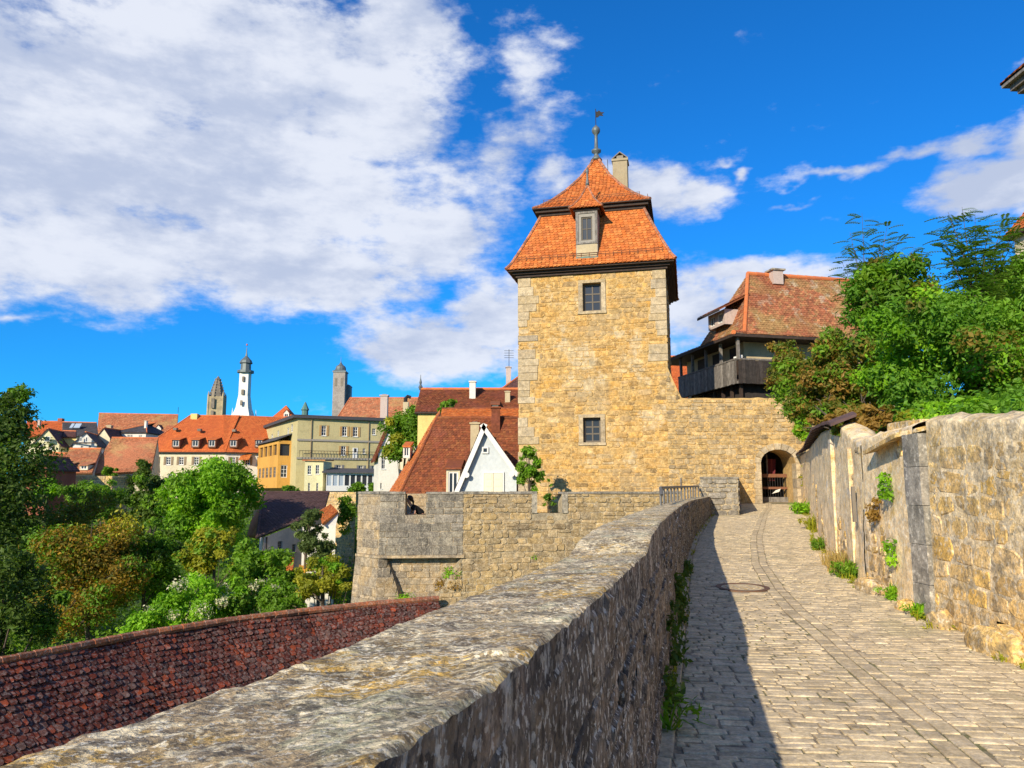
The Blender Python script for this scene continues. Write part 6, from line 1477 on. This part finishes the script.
T('flowering_shrub', 'second paler flowering shrub right of the yellow green bush', 248, 602, 34, 28, 39, 'lf_mid', n=7000, size=.10, nc=36, lo=.12, hi=.26, cat='shrub', group=gv, extra=[('flower', .35, .07), ('lf_bright', .3, .1)])
T('shrub', 'light green bush at the foot of the bastion', 322, 588, 30, 30, 36, 'lf_yellow', n=8000, size=.085, nc=36, lo=.14, hi=.28, cat='bush', group=gv, extra=[('lf_bright', .4, .085)])
T('shrub', 'fresh green hedge bush behind the end of the wall walk', 285, 603, 28, 16, 33, 'lf_mid', n=5000, size=.085, nc=26, cat='bush', group=gv)
T('shrub', 'sunny grass green shrub in the gap by the autumn tree', 160, 602, 20, 40, 52, 'lf_bright', n=4500, size=.14, nc=26, cat='bush', group=gv)
T('shrub', 'bright low shrub behind the ridge of the wall walk', 150, 628, 26, 18, 34, 'lf_bright', n=3600, size=.09, nc=22, cat='bush', group=gv)
T('slender_tree', 'spindly grey green tree in front of the dark brown roof', 307, 528, 15, 26, 58, 'lf_grey', n=3400, size=.14, nc=24, lo=.14, hi=.3, group=gv, tr=.12, depth=1)
T('slender_tree', 'lower grey green bush under the spindly tree', 318, 556, 22, 20, 56, 'lf_grey', n=4200, size=.14, nc=26, lo=.14, hi=.3, cat='bush', group=gv)
T('ivy', 'ivy hanging over the corner of the terrace wall', 346, 515, 10, 24, 76, 'lf_mid', zb=-7, n=2600, size=.15, nc=18, cat='ivy', trunk=False, group=gv, depth=.5)
T('shrub', 'little green bush in front of the conservatory', 362, 489, 18, 6, 100, 'lf_mid', zb=-.5, n=1600, size=.2, nc=12, cat='bush', trunk=False, group=gv)
T('garden_tree', 'leafy garden tree between the white house and the sweeping orange roof', 407, 440, 27, 38, 74, 'lf_mid', zb=-5, n=8000, size=.18, nc=38, lo=.14, hi=.3, extra=[('lf_yellow', .25, .18)])
T('garden_tree', 'small round tree top peeking over the orange ridge', 449, 407, 14, 8, 58, 'lf_mid', zb=0, n=1800, size=.14, nc=14)
T('shrub', 'low bush growing under the orange bay', 292, 491, 12, 5, 104, 'lf_mid', zb=-2, n=900, size=.2, nc=8, cat='bush', trunk=False)
cs, rs = [], []
for i in range(800):
    y = R.uniform(24, 92); x = R.uniform(-.80, -.13) * y + R.uniform(-2, 2)
    if abs(x / y * 760 + 512 - 165) < 9 and y > 40: continue
    if x > -6.5 and y < 34: continue
    k = (y / 40) ** .5; cs.append((x, y, hgt(x, y) + R.uniform(0, .9) * k)); rs.append(R.uniform(.7, 1.6) * k)
q = MB(); leaves(q, cs, rs, 70000, .17); tag(build('undergrowth', q, M['lf_mid']), 'low green undergrowth covering the valley floor between the trees', 'undergrowth', kind='stuff')
# climbing shrub at the tower foot
T('climbing_shrub', 'dark green climbing shrub against the left foot of the tower', 529, 470, 13, 27, 31.5, 'lf_mid', zb=-2.0, n=3600, size=.07, nc=30, lo=.12, hi=.26, cat='shrub', depth=.7, tr=.05, extra=[('lf_bright', .25, .07)])
T('climbing_shrub', 'thin young plant growing in the crenel before the tower', 549, 497, 7, 17, 30.4, 'lf_mid', zb=-2.0, n=420, size=.06, nc=12, lo=.12, hi=.25, cat='plant', depth=.7, tr=.02)
# shrubs above the right wall
gr_ = 'shrubs above the right wall'
def bush(label, px, py, rx, ry, Y, m, n, size, **k): return T('shrub', label, px, py, rx, ry, Y, m, zb=1.0, n=n, size=size, cat='bush', group=gr_, **k)
bush('big glossy elder bush hanging over the rubble wall at the right', 965, 362, 98, 84, 14.5, 'lf_elder', 30000, .056, nc=80, lo=.12, hi=.26, tr=.06, extra=[('lf_bright', .25, .056), ('lf_rust', .24, .056)])
bush('tall dense bush at the right edge behind the elder', 1034, 306, 80, 58, 17.5, 'lf_elder', 20000, .066, nc=60, lo=.12, hi=.27, tr=.06, extra=[('lf_rust', .25, .08)])
bush('mid green bush between the rust coloured shrub and the elder', 898, 318, 60, 66, 17.5, 'lf_elder', 18000, .062, nc=54, lo=.12, hi=.27, tr=.05, extra=[('lf_rust', .2, .075), ('lf_mid', .3, .08)])
bush('rust and olive coloured shrub spilling over the plastered wall', 832, 386, 52, 54, 20, 'lf_rust', 15000, .064, nc=64, lo=.12, hi=.28, tr=.05, twigs=20, extra=[('lf_brown', .18, .06), ('lf_mid', .45, .066)])
bush('brown withered shrub arching over the gate wall', 790, 372, 24, 34, 35, 'lf_rust', 6500, .09, nc=40, lo=.12, hi=.26, tr=.04, twigs=16, extra=[('lf_brown', .35, .066), ('lf_mid', .25, .066)])
bush('reddish brown shrub overhanging the recess of the right wall', 864, 424, 32, 20, 12.4, 'lf_brown', 3200, .06, nc=24, lo=.12, hi=.26, trunk=False, twigs=14, extra=[('lf_rust', .5, .06)])
bush('shaded bush filling the gap behind the rust coloured shrub', 862, 398, 80, 46, 24, 'lf_mid', 9000, .09, nc=44, lo=.14, hi=.3, tr=.04)
bush('low dark green bush behind the top of the rubble wall', 1000, 408, 90, 30, 15.5, 'lf_elder', 9000, .065, nc=44, lo=.16, hi=.34, trunk=False)
bush('yellow green trailing shrub along the top of the rubble wall', 975, 417, 60, 13, 10.5, 'lf_bright', 2600, .07, nc=26, lo=.12, hi=.3, trunk=False, extra=[('lf_yellow', .2, .07)])
T('creeper', 'green creeper hanging down beside the arched gate', 803, 422, 9, 32, 30, 'lf_bright', zb=-.7, n=2600, size=.085, nc=24, lo=.12, hi=.25, cat='creeper', trunk=False, depth=.6, extra=[('lf_yellow', .3, .08)])
T('creeper', 'thin yellow green creeper at the right jamb of the gate', 806, 482, 4, 26, 31, 'lf_yellow', zb=-.7, n=700, size=.06, nc=14, lo=.1, hi=.3, cat='creeper', trunk=False, depth=.6)
cs, rs = [], []
for i in range(260):
    y = R.uniform(5.5, 27); k = R.uniform(.35, 3.2); x = Rw(y) + .3 + k; z0 = (ft(y) if y > 10.8 else rtop(y)) - .1 + .1 * k
    cs.append((x, y, z0 + R.uniform(0, .12) + .1 * k)); rs.append(R.uniform(.16, .34))
q = MB(); leaves(q, cs, rs, 26000, .055); tag(build('ground_cover', q, M['lf_elder']), 'low leafy ground cover on the bank behind the right wall', 'ground cover', kind='stuff')
bush('rust tinged shrub drooping over the tile coping of the plastered wall', 836, 418, 34, 22, 17.2, 'lf_rust', 5500, .06, nc=34, lo=.14, hi=.3, trunk=False, twigs=18, extra=[('lf_brown', .35, .055), ('lf_mid', .3, .06)])
# ash saplings with feathered leaves
def ash(label, px, py, Y, zb, tips, n=9):
    b = P(px, 400, Y); b.z = zb; px_c = b.x; root = thing('ash_sapling', label, 'tree', b, 'ash saplings'); t = MB(); l = MB()
    for tx, ty in tips:
        e = P(tx, ty, Y + R.uniform(-.6, .6)); m_ = b.lerp(e, .5) + V3((R.uniform(-.1, .1), R.uniform(-.2, .2), .25))
        m_ = b.lerp(V3((px_c, b.y, e.z * .5 + b.z * .5)), .8).lerp(m_, .35)
        pts = [b.lerp(m_, k) for k in (0, .5)] + [m_, m_.lerp(e, .5) + Z3 * .1, e]
        t.tube(pts, [.035, .026, .016, .009, .003], 5)
        for j in range(n):
            k = .45 + .55 * j / n; q0 = m_.lerp(e, (k - .45) / .55) if k > .45 else m_
            an = R.uniform(0, 6.28); d = V3((math.cos(an), math.sin(an) * .8, R.uniform(-.15, .45))).normalized(); L = R.uniform(.28, .5)
            sd = d.cross(Z3).normalized()
            for s in range(7):
                for g_ in (-1, 1):
                    p = q0 + d * L * (s + 1) / 7.5 - Z3 * (.10 * (s / 7) ** 2); o = (sd * g_ * .8 + d * .5).normalized(); ll = .11 * (1 - .3 * abs(s - 3) / 4); wv = d * .030
                    l.add([p, p + o * ll * .5 + wv, p + o * ll - Z3 * .015, p + o * ll * .5 - wv], [(0, 1, 2, 3)])
    build('trunk', t, M['bark'], root); build('crown', l, M['lf_pinnate'], root)
ash('young ash with feathered leaves rising above the rust coloured shrub', 875, 320, 18.5, 2.5, [(862, 213), (850, 232), (842, 262), (880, 240), (896, 255), (860, 285), (905, 275), (872, 262), (846, 290), (888, 222), (915, 245), (925, 262), (855, 250), (900, 236), (882, 275)], 36)
ash('ash with feathered leaves reaching out over the elder bush', 985, 330, 15.5, 2.5, [(948, 212), (962, 207), (975, 214), (990, 222), (1005, 218), (1020, 230), (1000, 240), (970, 245), (985, 255), (950, 258), (940, 232), (1024, 215), (960, 232)], 36)
# weeds along the lane
def weed(name, label, px, py, h, sp, n, m='lf_mid', wid=.02, cat='weed', d=.5, at=None, grp=None):
    p = at or G(px, py); q = MB(); blades(q, p, n, h, sp, wid * .55, d)
    if m != 'straw': leaves(q, [V3(p) + V3((R.uniform(-.8, .8) * sp, R.uniform(-.9, .9) * sp, h * R.uniform(.05, .55))) for _ in range(9)], [sp * .28] * 9, n * 4, h * .12, aspect=.32)
    return tag(build(name, q, M[m]), label, cat, grp)
for px, py, lb, h, s_, n in [(655, 728, 'broad leaved weed hanging over the kerb, nearest to the camera', .26, .30, 30), (664, 700, 'small fern tuft just above the nearest broad leaved weed', .22, .14, 34)]:
    weed('weed', lb, px, py, h, s_, n, 'lf_mid', .028, d=.6)
q = MB()
for i in range(150):
    y = 5.5 + 26 * R.random() ** 1.3; x = Rw(y) - R.uniform(.01, .16) * (1 + .6 * R.random()); b_ = (x, y, road_z(y))
    if fbm(V3((y * .9, 3, 3)), 2) < -.12: continue
    blades(q, b_, R.randint(5, 12), R.uniform(.05, .15), R.uniform(.05, .12), .006, .5)
    leaves(q, [(x, y, road_z(y) + .03)], [R.uniform(.04, .08)], R.randint(10, 30), .022)
for i in range(90):
    y = 3.5 + 22 * R.random(); x = E_(y) - R.uniform(.0, .12); blades(q, (x, y, road_z(y)), R.randint(4, 9), R.uniform(.04, .10), R.uniform(.04, .09), .005, .5)
tag(build('weeds', q, M['lf_yellow']), 'sparse low weeds and grass along both edges of the cobbled lane', 'weeds', kind='stuff')
def wallplant(label, y, z0, z1, n, size, m='lf_mid', sy=.35):
    cs, rs = [], []
    for i in range(14):
        k = R.random(); z = z0 + (z1 - z0) * k; yy = y + R.uniform(-sy, sy) * (1 - .4 * k); cs.append((E_(yy) - .07 - .03 * R.random(), yy, z)); rs.append(R.uniform(.06, .12))
    q = MB(); leaves(q, cs, rs, n, size); tag(build('wall_fern', q, M[m]), label, 'fern', 'ferns on the parapet')
wallplant('upper dark fern clump in a crack of the shaded parapet face', 8.0, -1.06, -.88, 260, .034, 'lf_dark', .22)
wallplant('dense green fern clump hanging on the middle of the parapet foot', 6.2, -1.40, -.95, 400, .034, 'lf_dark', .45)
wallplant('narrow dark fern strip between the dense clump and the broad leaved weed', 5.35, -1.48, -1.2, 240, .030, 'lf_dark', .22)
wallplant('thin fern strip at the shaded foot of the parapet farther up the lane', 8.6, -1.36, -1.14, 420, .036, 'lf_dark', .6)
wallplant('far fern strip at the shaded foot of the parapet', 11.5, -1.28, -1.1, 420, .036, 'lf_dark', .8)
for px, py, lb, n, h, s_, m in [(842, 573, 'dry yellow grass tuft at the foot of the plastered wall', 160, .42, .42, 'straw'), (832, 566, 'second dry grass tuft nearer to the gate', 90, .34, .3, 'straw'), (850, 578, 'green leafy weed growing out of the dry grass', 80, .34, .25, 'lf_mid'), (820, 550, 'green weed at the foot of the plastered wall halfway to the gate', 80, .3, .25, 'lf_mid'), (893, 600, 'green weed tuft below the recess', 70, .22, .16, 'lf_bright'), (920, 617, 'green weed tuft at the foot of the grey pillar', 80, .2, .17, 'lf_bright'), (802, 514, 'green weed beside the gate at the end of the right wall', 90, .55, .5, 'lf_bright'), (814, 530, 'yellowish grass along the wall foot near the gate', 80, .45, .4, 'lf_yellow'), (880, 592, 'sparse weed tuft among the stones of the recess', 36, .16, .14, 'lf_mid'), (935, 624, 'tiny weed tuft next to the ochre stone', 24, .10, .1, 'lf_yellow')]:
    weed('weed_tuft', lb, px, py, h, s_, n, m, .012 if m == 'straw' else .022)
for y, z, lb, n in [(9.6, -.05, 'small green wall plant rooted in the recess', 260), (10.0, -.35, 'dry brownish wall plant in the recess', 180), (9.5, -.85, 'tiny green wall plant low in the recess', 120)]:
    q = MB(); leaves(q, [(Rw(y) - .05, y + R.uniform(-.1, .1), z + .1 * i) for i in range(3)], [.09, .08, .07], n, .035); tag(build('wall_plant', q, M['lf_bright' if 'green' in lb else 'lf_brown']), lb, 'plant')
for px, py, Y, lb, r in [(455, 573, 27.4, 'leafy tuft growing from the foot of the bastion', .32), (533, 557, 27.9, 'tiny tuft on the face of the town wall', .12), (447, 586, 27.3, 'dry brown tuft under the leafy one on the bastion', .3), (408, 601, 26.6, 'low green tuft behind the end of the wall walk', .35)]:
    p = P(px, py, Y); q = MB(); leaves(q, [p + V3((R.uniform(-r, r), 0, R.uniform(-.3, .3) * r)) for i in range(5)], [r * .75] * 5, int(1400 * r), .05); tag(build('wall_plant', q, M['lf_brown' if 'brown' in lb else 'lf_bright']), lb, 'plant')

# ================================================================== PERSON
pe = thing('person', 'person in black clothes leaning down behind the crenel of the bastion', 'person', (-3.55, 27.75, zfl))
px0 = -3.62; yb = 27.72
def skin_obj(name, J, edges, root, m, sub=2):
    me = bpy.data.meshes.new(name); o0 = ORG[root]
    me.from_pydata([tuple(V3(j[0]) - V3(o0)) for j in J], edges, []); me.update()
    o = bpy.data.objects.new(name, me); C.objects.link(o); o.parent = root; ORG[o] = o0
    md = o.modifiers.new('skin', 'SKIN'); md.use_smooth_shade = True
    lay = me.skin_vertices[0].data if me.skin_vertices else None
    if lay is None:
        bpy.context.view_layer.objects.active = o
        lay = me.skin_vertices[0].data
    for i, j in enumerate(J): lay[i].radius = (j[1], j[1] if len(j) < 3 else j[2]); lay[i].use_root = (i == 0)
    o.modifiers.new('sub', 'SUBSURF').levels = sub; o.modifiers['sub'].render_levels = sub
    me.materials.append(m); return o
pX, pY = -3.20, 27.95          # pelvis
pel = V3((pX, pY, zfl + .86)); ch = V3((pX - .32, pY - .14, zfl + 1.08)); nk = V3((pX - .46, pY - .18, zfl + 1.22)); hd0 = V3((pX - .52, pY - .20, zfl + 1.33)); 
sl, sr2 = ch + V3((.02, -.17, .06)), ch + V3((-.08, .17, .08))
J = [(pel, .12, .10), (pel.lerp(ch, .5), .11, .09), (ch, .13, .10), (nk, .055), (hd0 - Z3 * .03, .06), (hd0 + V3((-.01, 0, .06)), .098, .085), (hd0 + V3((.005, 0, .15)), .075),
     (sl, .06), (sl + V3((.02, -.06, -.24)), .043), (sl + V3((-.19, -.05, -.30)), .033), (sl + V3((-.26, -.03, -.24)), .03),
     (sr2, .06), (sr2 + V3((-.06, .02, -.24)), .043), (sr2 + V3((-.16, -.16, -.36)), .033), (sr2 + V3((-.14, -.22, -.38)), .03),
     (pel + V3((.02, -.1, -.08)), .10), (V3((pX - .08, pY - .1, zfl + .46)), .068), (V3((pX + .04, pY - .1, zfl + .07)), .045), (V3((pX - .12, pY - .1, zfl + .035)), .035),
     (pel + V3((.02, .1, -.08)), .10), (V3((pX - .06, pY + .12, zfl + .46)), .068), (V3((pX + .08, pY + .12, zfl + .07)), .045), (V3((pX - .08, pY + .12, zfl + .035)), .035)]
ED = [(0, 1), (1, 2), (2, 3), (3, 4), (4, 5), (5, 6), (2, 7), (7, 8), (8, 9), (9, 10), (2, 11), (11, 12), (12, 13), (13, 14), (0, 15), (15, 16), (16, 17), (17, 18), (0, 19), (19, 20), (20, 21), (21, 22)]
skin_obj('body', J, ED, pe, M['skin'])
JS = [(pel + Z3 * .0, .165, .145), (pel.lerp(ch, .5), .158, .135), (ch, .168, .135), (nk - V3((-.03, 0, .05)), .075), (sl, .075), (sl + V3((.012, -.04, -.15)), .062), (sr2, .075), (sr2 + V3((-.04, .015, -.15)), .062)]
skin_obj('shirt', JS, [(0, 1), (1, 2), (2, 3), (2, 4), (4, 5), (2, 6), (6, 7)], pe, M['cloth_black'])
JT = [(pel - Z3 * .01, .18, .165)] + [(J[i][0], J[i][1] + .035) for i in (15, 16, 17, 19, 20, 21)]
skin_obj('trousers', JT, [(0, 1), (1, 2), (2, 3), (0, 4), (4, 5), (5, 6)], pe, M['cloth_navy'])
hc = hd0 + V3((.0, 0, .06))
q = MB(); vs = []; NN = 18; MM = 12
for i in range(MM + 1):
    th = math.pi * i / MM
    for k in range(NN):
        an = 2 * math.pi * k / NN; d = V3((math.sin(th) * math.cos(an), math.sin(th) * math.sin(an), math.cos(th)))
        front = max(0, -d.x * .9 - d.z * .75 + .12); r = .125 * (1 - .42 * min(1, front * 1.8)) * (1 + .04 * mn.noise(d * 6))
        vs.append(hc + V3((.025, 0, .035)) + V3((d.x * r * 1.08, d.y * r * .95, d.z * r * 1.05)))
q.add(vs, [(i * NN + k, i * NN + (k + 1) % NN, (i + 1) * NN + (k + 1) % NN, (i + 1) * NN + k) for i in range(MM) for k in range(NN)])
q.tube([hc + V3((.10, 0, .0)), hc + V3((.16, .0, -.08)), hc + V3((.15, 0, -.2))], [.05, .045, .015], 8)
build('hair', q, M['hair'], pe, True)
q = MB(); f0 = hc + V3((-.095, 0, .0))
q.tube([f0 + V3((.0, 0, .03)), f0 + V3((-.028, 0, -.012)), f0 + V3((.0, 0, -.022))], [.009, .014, .011], 6); build('nose', q, M['skin'], pe, True)
for s in (-1, 1):
    q = MB(); q.lathe(f0 + V3((.012, s * .032, .028)), [(.002, -.009), (.01, -.005), (.012, 0), (.01, .005), (.002, .009)], 8); build('eye', q, M['frame_white'], pe, True)
    q = MB(); q.lathe(hc + V3((.0, s * .088, -.02)), [(.005, -.03), (.018, -.015), (.02, .01), (.012, .03)], 8); build('ear', q, M['skin'], pe, True)
q = MB(); q.tube([f0 + V3((.012, -.025, -.05)), f0 + V3((-.002, 0, -.052)), f0 + V3((.012, .025, -.05))], .007, 5); build('mouth', q, M['red_cloth'], pe, True)
for hnd, d in ((J[10][0], V3((-.6, .1, .5))), (J[14][0], V3((-.3, -.7, -.1)))):
    d = d.normalized(); sd = d.cross(V3((.2, .3, .9))).normalized()
    JH = [(hnd, .024), (hnd + d * .05, .03)]; EH = [(0, 1)]
    for k, L in enumerate((.065, .075, .07, .055)):
        o = sd * (k - 1.5) * .021; n0 = len(JH); JH += [(hnd + d * .085 + o, .0095), (hnd + d * (.085 + L * .55) + o + V3((0, 0, -.012)), .0085), (hnd + d * (.085 + L * .85) + o + V3((0, 0, -.035)), .0075)]; EH += [(1, n0), (n0, n0 + 1), (n0 + 1, n0 + 2)]
    n0 = len(JH); JH += [(hnd + d * .03 + sd * .045, .011), (hnd + d * .07 + sd * .065, .0095)]; EH += [(0, n0), (n0, n0 + 1)]
    skin_obj('hand', JH, EH, pe, M['skin'], 1)

# ================================================================== SKY, SUN, CAMERA
sc = bpy.context.scene
W = bpy.data.worlds.new('World'); sc.world = W; W.use_nodes = True
nt = W.node_tree; N = nt.nodes; L = nt.links
bg = N['Background']; bg.inputs['Strength'].default_value = .085
sky = N.new('ShaderNodeTexSky'); sky.sky_type = 'NISHITA'; sky.sun_disc = False
sky.sun_elevation = math.asin(SUN.z); sky.sun_rotation = math.atan2(SUN.x, SUN.y); sky.air_density = 1.0; sky.dust_density = .3; sky.ozone_density = 2.0
tint = N.new('ShaderNodeMix'); tint.data_type = 'RGBA'; tint.blend_type = 'MULTIPLY'; tint.inputs[0].default_value = 1; L.new(sky.outputs[0], tint.inputs[6]); tint.inputs[7].default_value = (.10, .88, 1.78, 1)
tc = N.new('ShaderNodeTexCoord'); sp = N.new('ShaderNodeSeparateXYZ'); L.new(tc.outputs['Generated'], sp.inputs[0])
def math_(op, a, b=None, c=None):
    n = N.new('ShaderNodeMath'); n.operation = op
    for i, v in enumerate((a, b, c)):
        if v is None: continue
        if isinstance(v, (int, float)): n.inputs[i].default_value = v
        else: L.new(v, n.inputs[i])
    return n.outputs[0]
az = math_('ARCTAN2', sp.outputs[0], sp.outputs[1]); el = math_('ARCSINE', sp.outputs[2])
cmb = N.new('ShaderNodeCombineXYZ'); L.new(az, cmb.inputs[0]); L.new(el, cmb.inputs[1]); AE = cmb.outputs[0]
def noise(sc_, det, stx=(1, 1, 1), src=AE, rough=.6, off=(0, 0, 0)):
    mp = N.new('ShaderNodeMapping'); mp.inputs['Scale'].default_value = stx; mp.inputs['Location'].default_value = off; L.new(src, mp.inputs[0])
    n = N.new('ShaderNodeTexNoise'); n.inputs['Scale'].default_value = sc_; n.inputs['Detail'].default_value = det; n.inputs['Roughness'].default_value = rough; L.new(mp.outputs[0], n.inputs['Vector']); return n
wn = noise(5, 5, (1, 1.6, 1)); wv = N.new('ShaderNodeVectorMath'); wv.operation = 'MULTIPLY_ADD'; L.new(wn.outputs['Color'], wv.inputs[0]); wv.inputs[1].default_value = (.13, .10, 0); L.new(AE, wv.inputs[2])
wv2 = N.new('ShaderNodeVectorMath'); wv2.operation = 'ADD'; L.new(wv.outputs[0], wv2.inputs[0]); wv2.inputs[1].default_value = (-.065, -.05, 0); AW = wv2.outputs[0]
def ae(px, py): d = ray(px, py).normalized(); return math.atan2(d.x, d.y), math.asin(d.z)
CL = [(40, 120, 250, 170, 1), (220, 60, 230, 120, 1), (270, 185, 210, 115, 1), (370, 100, 100, 110, 1), (80, 245, 190, 75, 1), (290, 265, 190, 58, 1), (430, 235, 85, 62, 1), (400, 30, 75, 60, .9), (-80, 40, 200, 150, 1), (-120, 250, 200, 80, 1),
      (522, 92, 52, 84, .50), (556, 40, 34, 26, .42), (500, 165, 30, 60, .5), (445, 350, 110, 42, .95), (500, 318, 60, 45, .9), (375, 362, 50, 18, .7),
      (640, 188, 95, 32, .85), (705, 182, 38, 24, .8), (556, 178, 28, 20, .6), (775, 292, 110, 36, 1), (690, 312, 55, 52, .95), (745, 262, 60, 18, .75),
      (840, 172, 75, 10, .62), (905, 152, 75, 13, .6), (965, 140, 55, 22, .7), (1010, 185, 100, 42, 1), (1045, 140, 60, 34, .9), (800, 205, 45, 6, .45), (756, 171, 12, 9, .6), (1015, 62, 30, 10, .35), (735, 155, 18, 6, .4), (20, 320, 60, 10, .5)]
acc = None
for px, py, rx, ry, st_ in CL:
    a, e = ae(px, py); a1_, _ = ae(px + rx, py); _, e1_ = ae(px, py - ry)
    m1_ = N.new('ShaderNodeVectorMath'); m1_.operation = 'SUBTRACT'; L.new(AW, m1_.inputs[0]); m1_.inputs[1].default_value = (a, e, 0)
    m2_ = N.new('ShaderNodeVectorMath'); m2_.operation = 'MULTIPLY'; L.new(m1_.outputs[0], m2_.inputs[0]); m2_.inputs[1].default_value = (1 / abs(a1_ - a), 1 / abs(e1_ - e), 0)
    m3_ = N.new('ShaderNodeVectorMath'); m3_.operation = 'LENGTH'; L.new(m2_.outputs[0], m3_.inputs[0])
    v = math_('MULTIPLY', math_('SUBTRACT', 1.35, m3_.outputs['Value']), st_)
    acc = v if acc is None else math_('SMOOTH_MAX', acc, v, .15)
# clouds all round, away from the mapped part of the sky
far_ = noise(2.2, 6, (1, 2.2, 1)); side = N.new('ShaderNodeMapRange'); L.new(math_('ABSOLUTE', az), side.inputs[0]); side.inputs[1].default_value = .75; side.inputs[2].default_value = 1.2
acc = math_('MAXIMUM', acc, math_('MULTIPLY', math_('MULTIPLY_ADD', far_.outputs[0], 5.0, -2.3), side.outputs[0]))
f1 = noise(9, 10, (1, 1.9, 1), rough=.62); f2 = noise(26, 8, (1, 2.2, 1), rough=.6, off=(3, 1, 0))
dens = math_('ADD', acc, math_('MULTIPLY_ADD', f1.outputs[0], 1.5, -.75)); dens = math_('ADD', dens, math_('MULTIPLY_ADD', f2.outputs[0], .7, -.35))
mr = N.new('ShaderNodeMapRange'); mr.interpolation_type = 'SMOOTHSTEP'; L.new(dens, mr.inputs[0]); mr.inputs[1].default_value = .18; mr.inputs[2].default_value = .80; mr.inputs[4].default_value = .97
up_ = N.new('ShaderNodeMapRange'); L.new(el, up_.inputs[0]); up_.inputs[1].default_value = .0; up_.inputs[2].default_value = .06; cov = math_('MULTIPLY', mr.outputs[0], up_.outputs[0])
s1 = noise(4.2, 7, (1, 2.4, 1), rough=.55, off=(1, 5, 0)); sh = N.new('ShaderNodeMapRange'); sh.interpolation_type = 'SMOOTHSTEP'; L.new(math_('ADD', math_('MULTIPLY', s1.outputs[0], .8), math_('ADD', math_('MULTIPLY', f1.outputs[0], .3), math_('MULTIPLY', f2.outputs[0], .22))), sh.inputs[0]); sh.inputs[1].default_value = .54; sh.inputs[2].default_value = .76
cc = N.new('ShaderNodeMix'); cc.data_type = 'RGBA'; L.new(sh.outputs[0], cc.inputs[0]); cc.inputs[6].default_value = (5.0, 5.7, 7.4, 1); cc.inputs[7].default_value = (7.8, 8.2, 9.2, 1)
mx = N.new('ShaderNodeMix'); mx.data_type = 'RGBA'; L.new(cov, mx.inputs[0]); L.new(tint.outputs[2], mx.inputs[6]); L.new(cc.outputs[2], mx.inputs[7])
L.new(mx.outputs[2], bg.inputs['Color'])

sl_ = bpy.data.lights.new('sun', 'SUN'); sl_.energy = 5.0; sl_.angle = math.radians(.5); sl_.color = (1, .87, .66)
so = bpy.data.objects.new('sun', sl_); C.objects.link(so); so.rotation_euler = SUN.to_track_quat('Z', 'Y').to_euler(); so.location = SUN * 60

cam = bpy.data.cameras.new('camera'); cam.sensor_width = 36; cam.lens = 36 * F / 1024; cam.clip_start = .05; cam.clip_end = 8000
co_ = bpy.data.objects.new('camera', cam); C.objects.link(co_); co_.location = (0, 0, 0); co_.rotation_euler = (math.pi / 2 + PITCH, 0, 0)
sc.camera = co_
sc.view_settings.view_transform = 'Standard'; sc.view_settings.look = 'None'; sc.view_settings.exposure = 0.30; sc.view_settings.gamma = 1
sc.cycles.use_denoising = True
sc.cycles.max_bounces = 5; sc.cycles.diffuse_bounces = 3; sc.cycles.transmission_bounces = 2; sc.cycles.transparent_max_bounces = 4
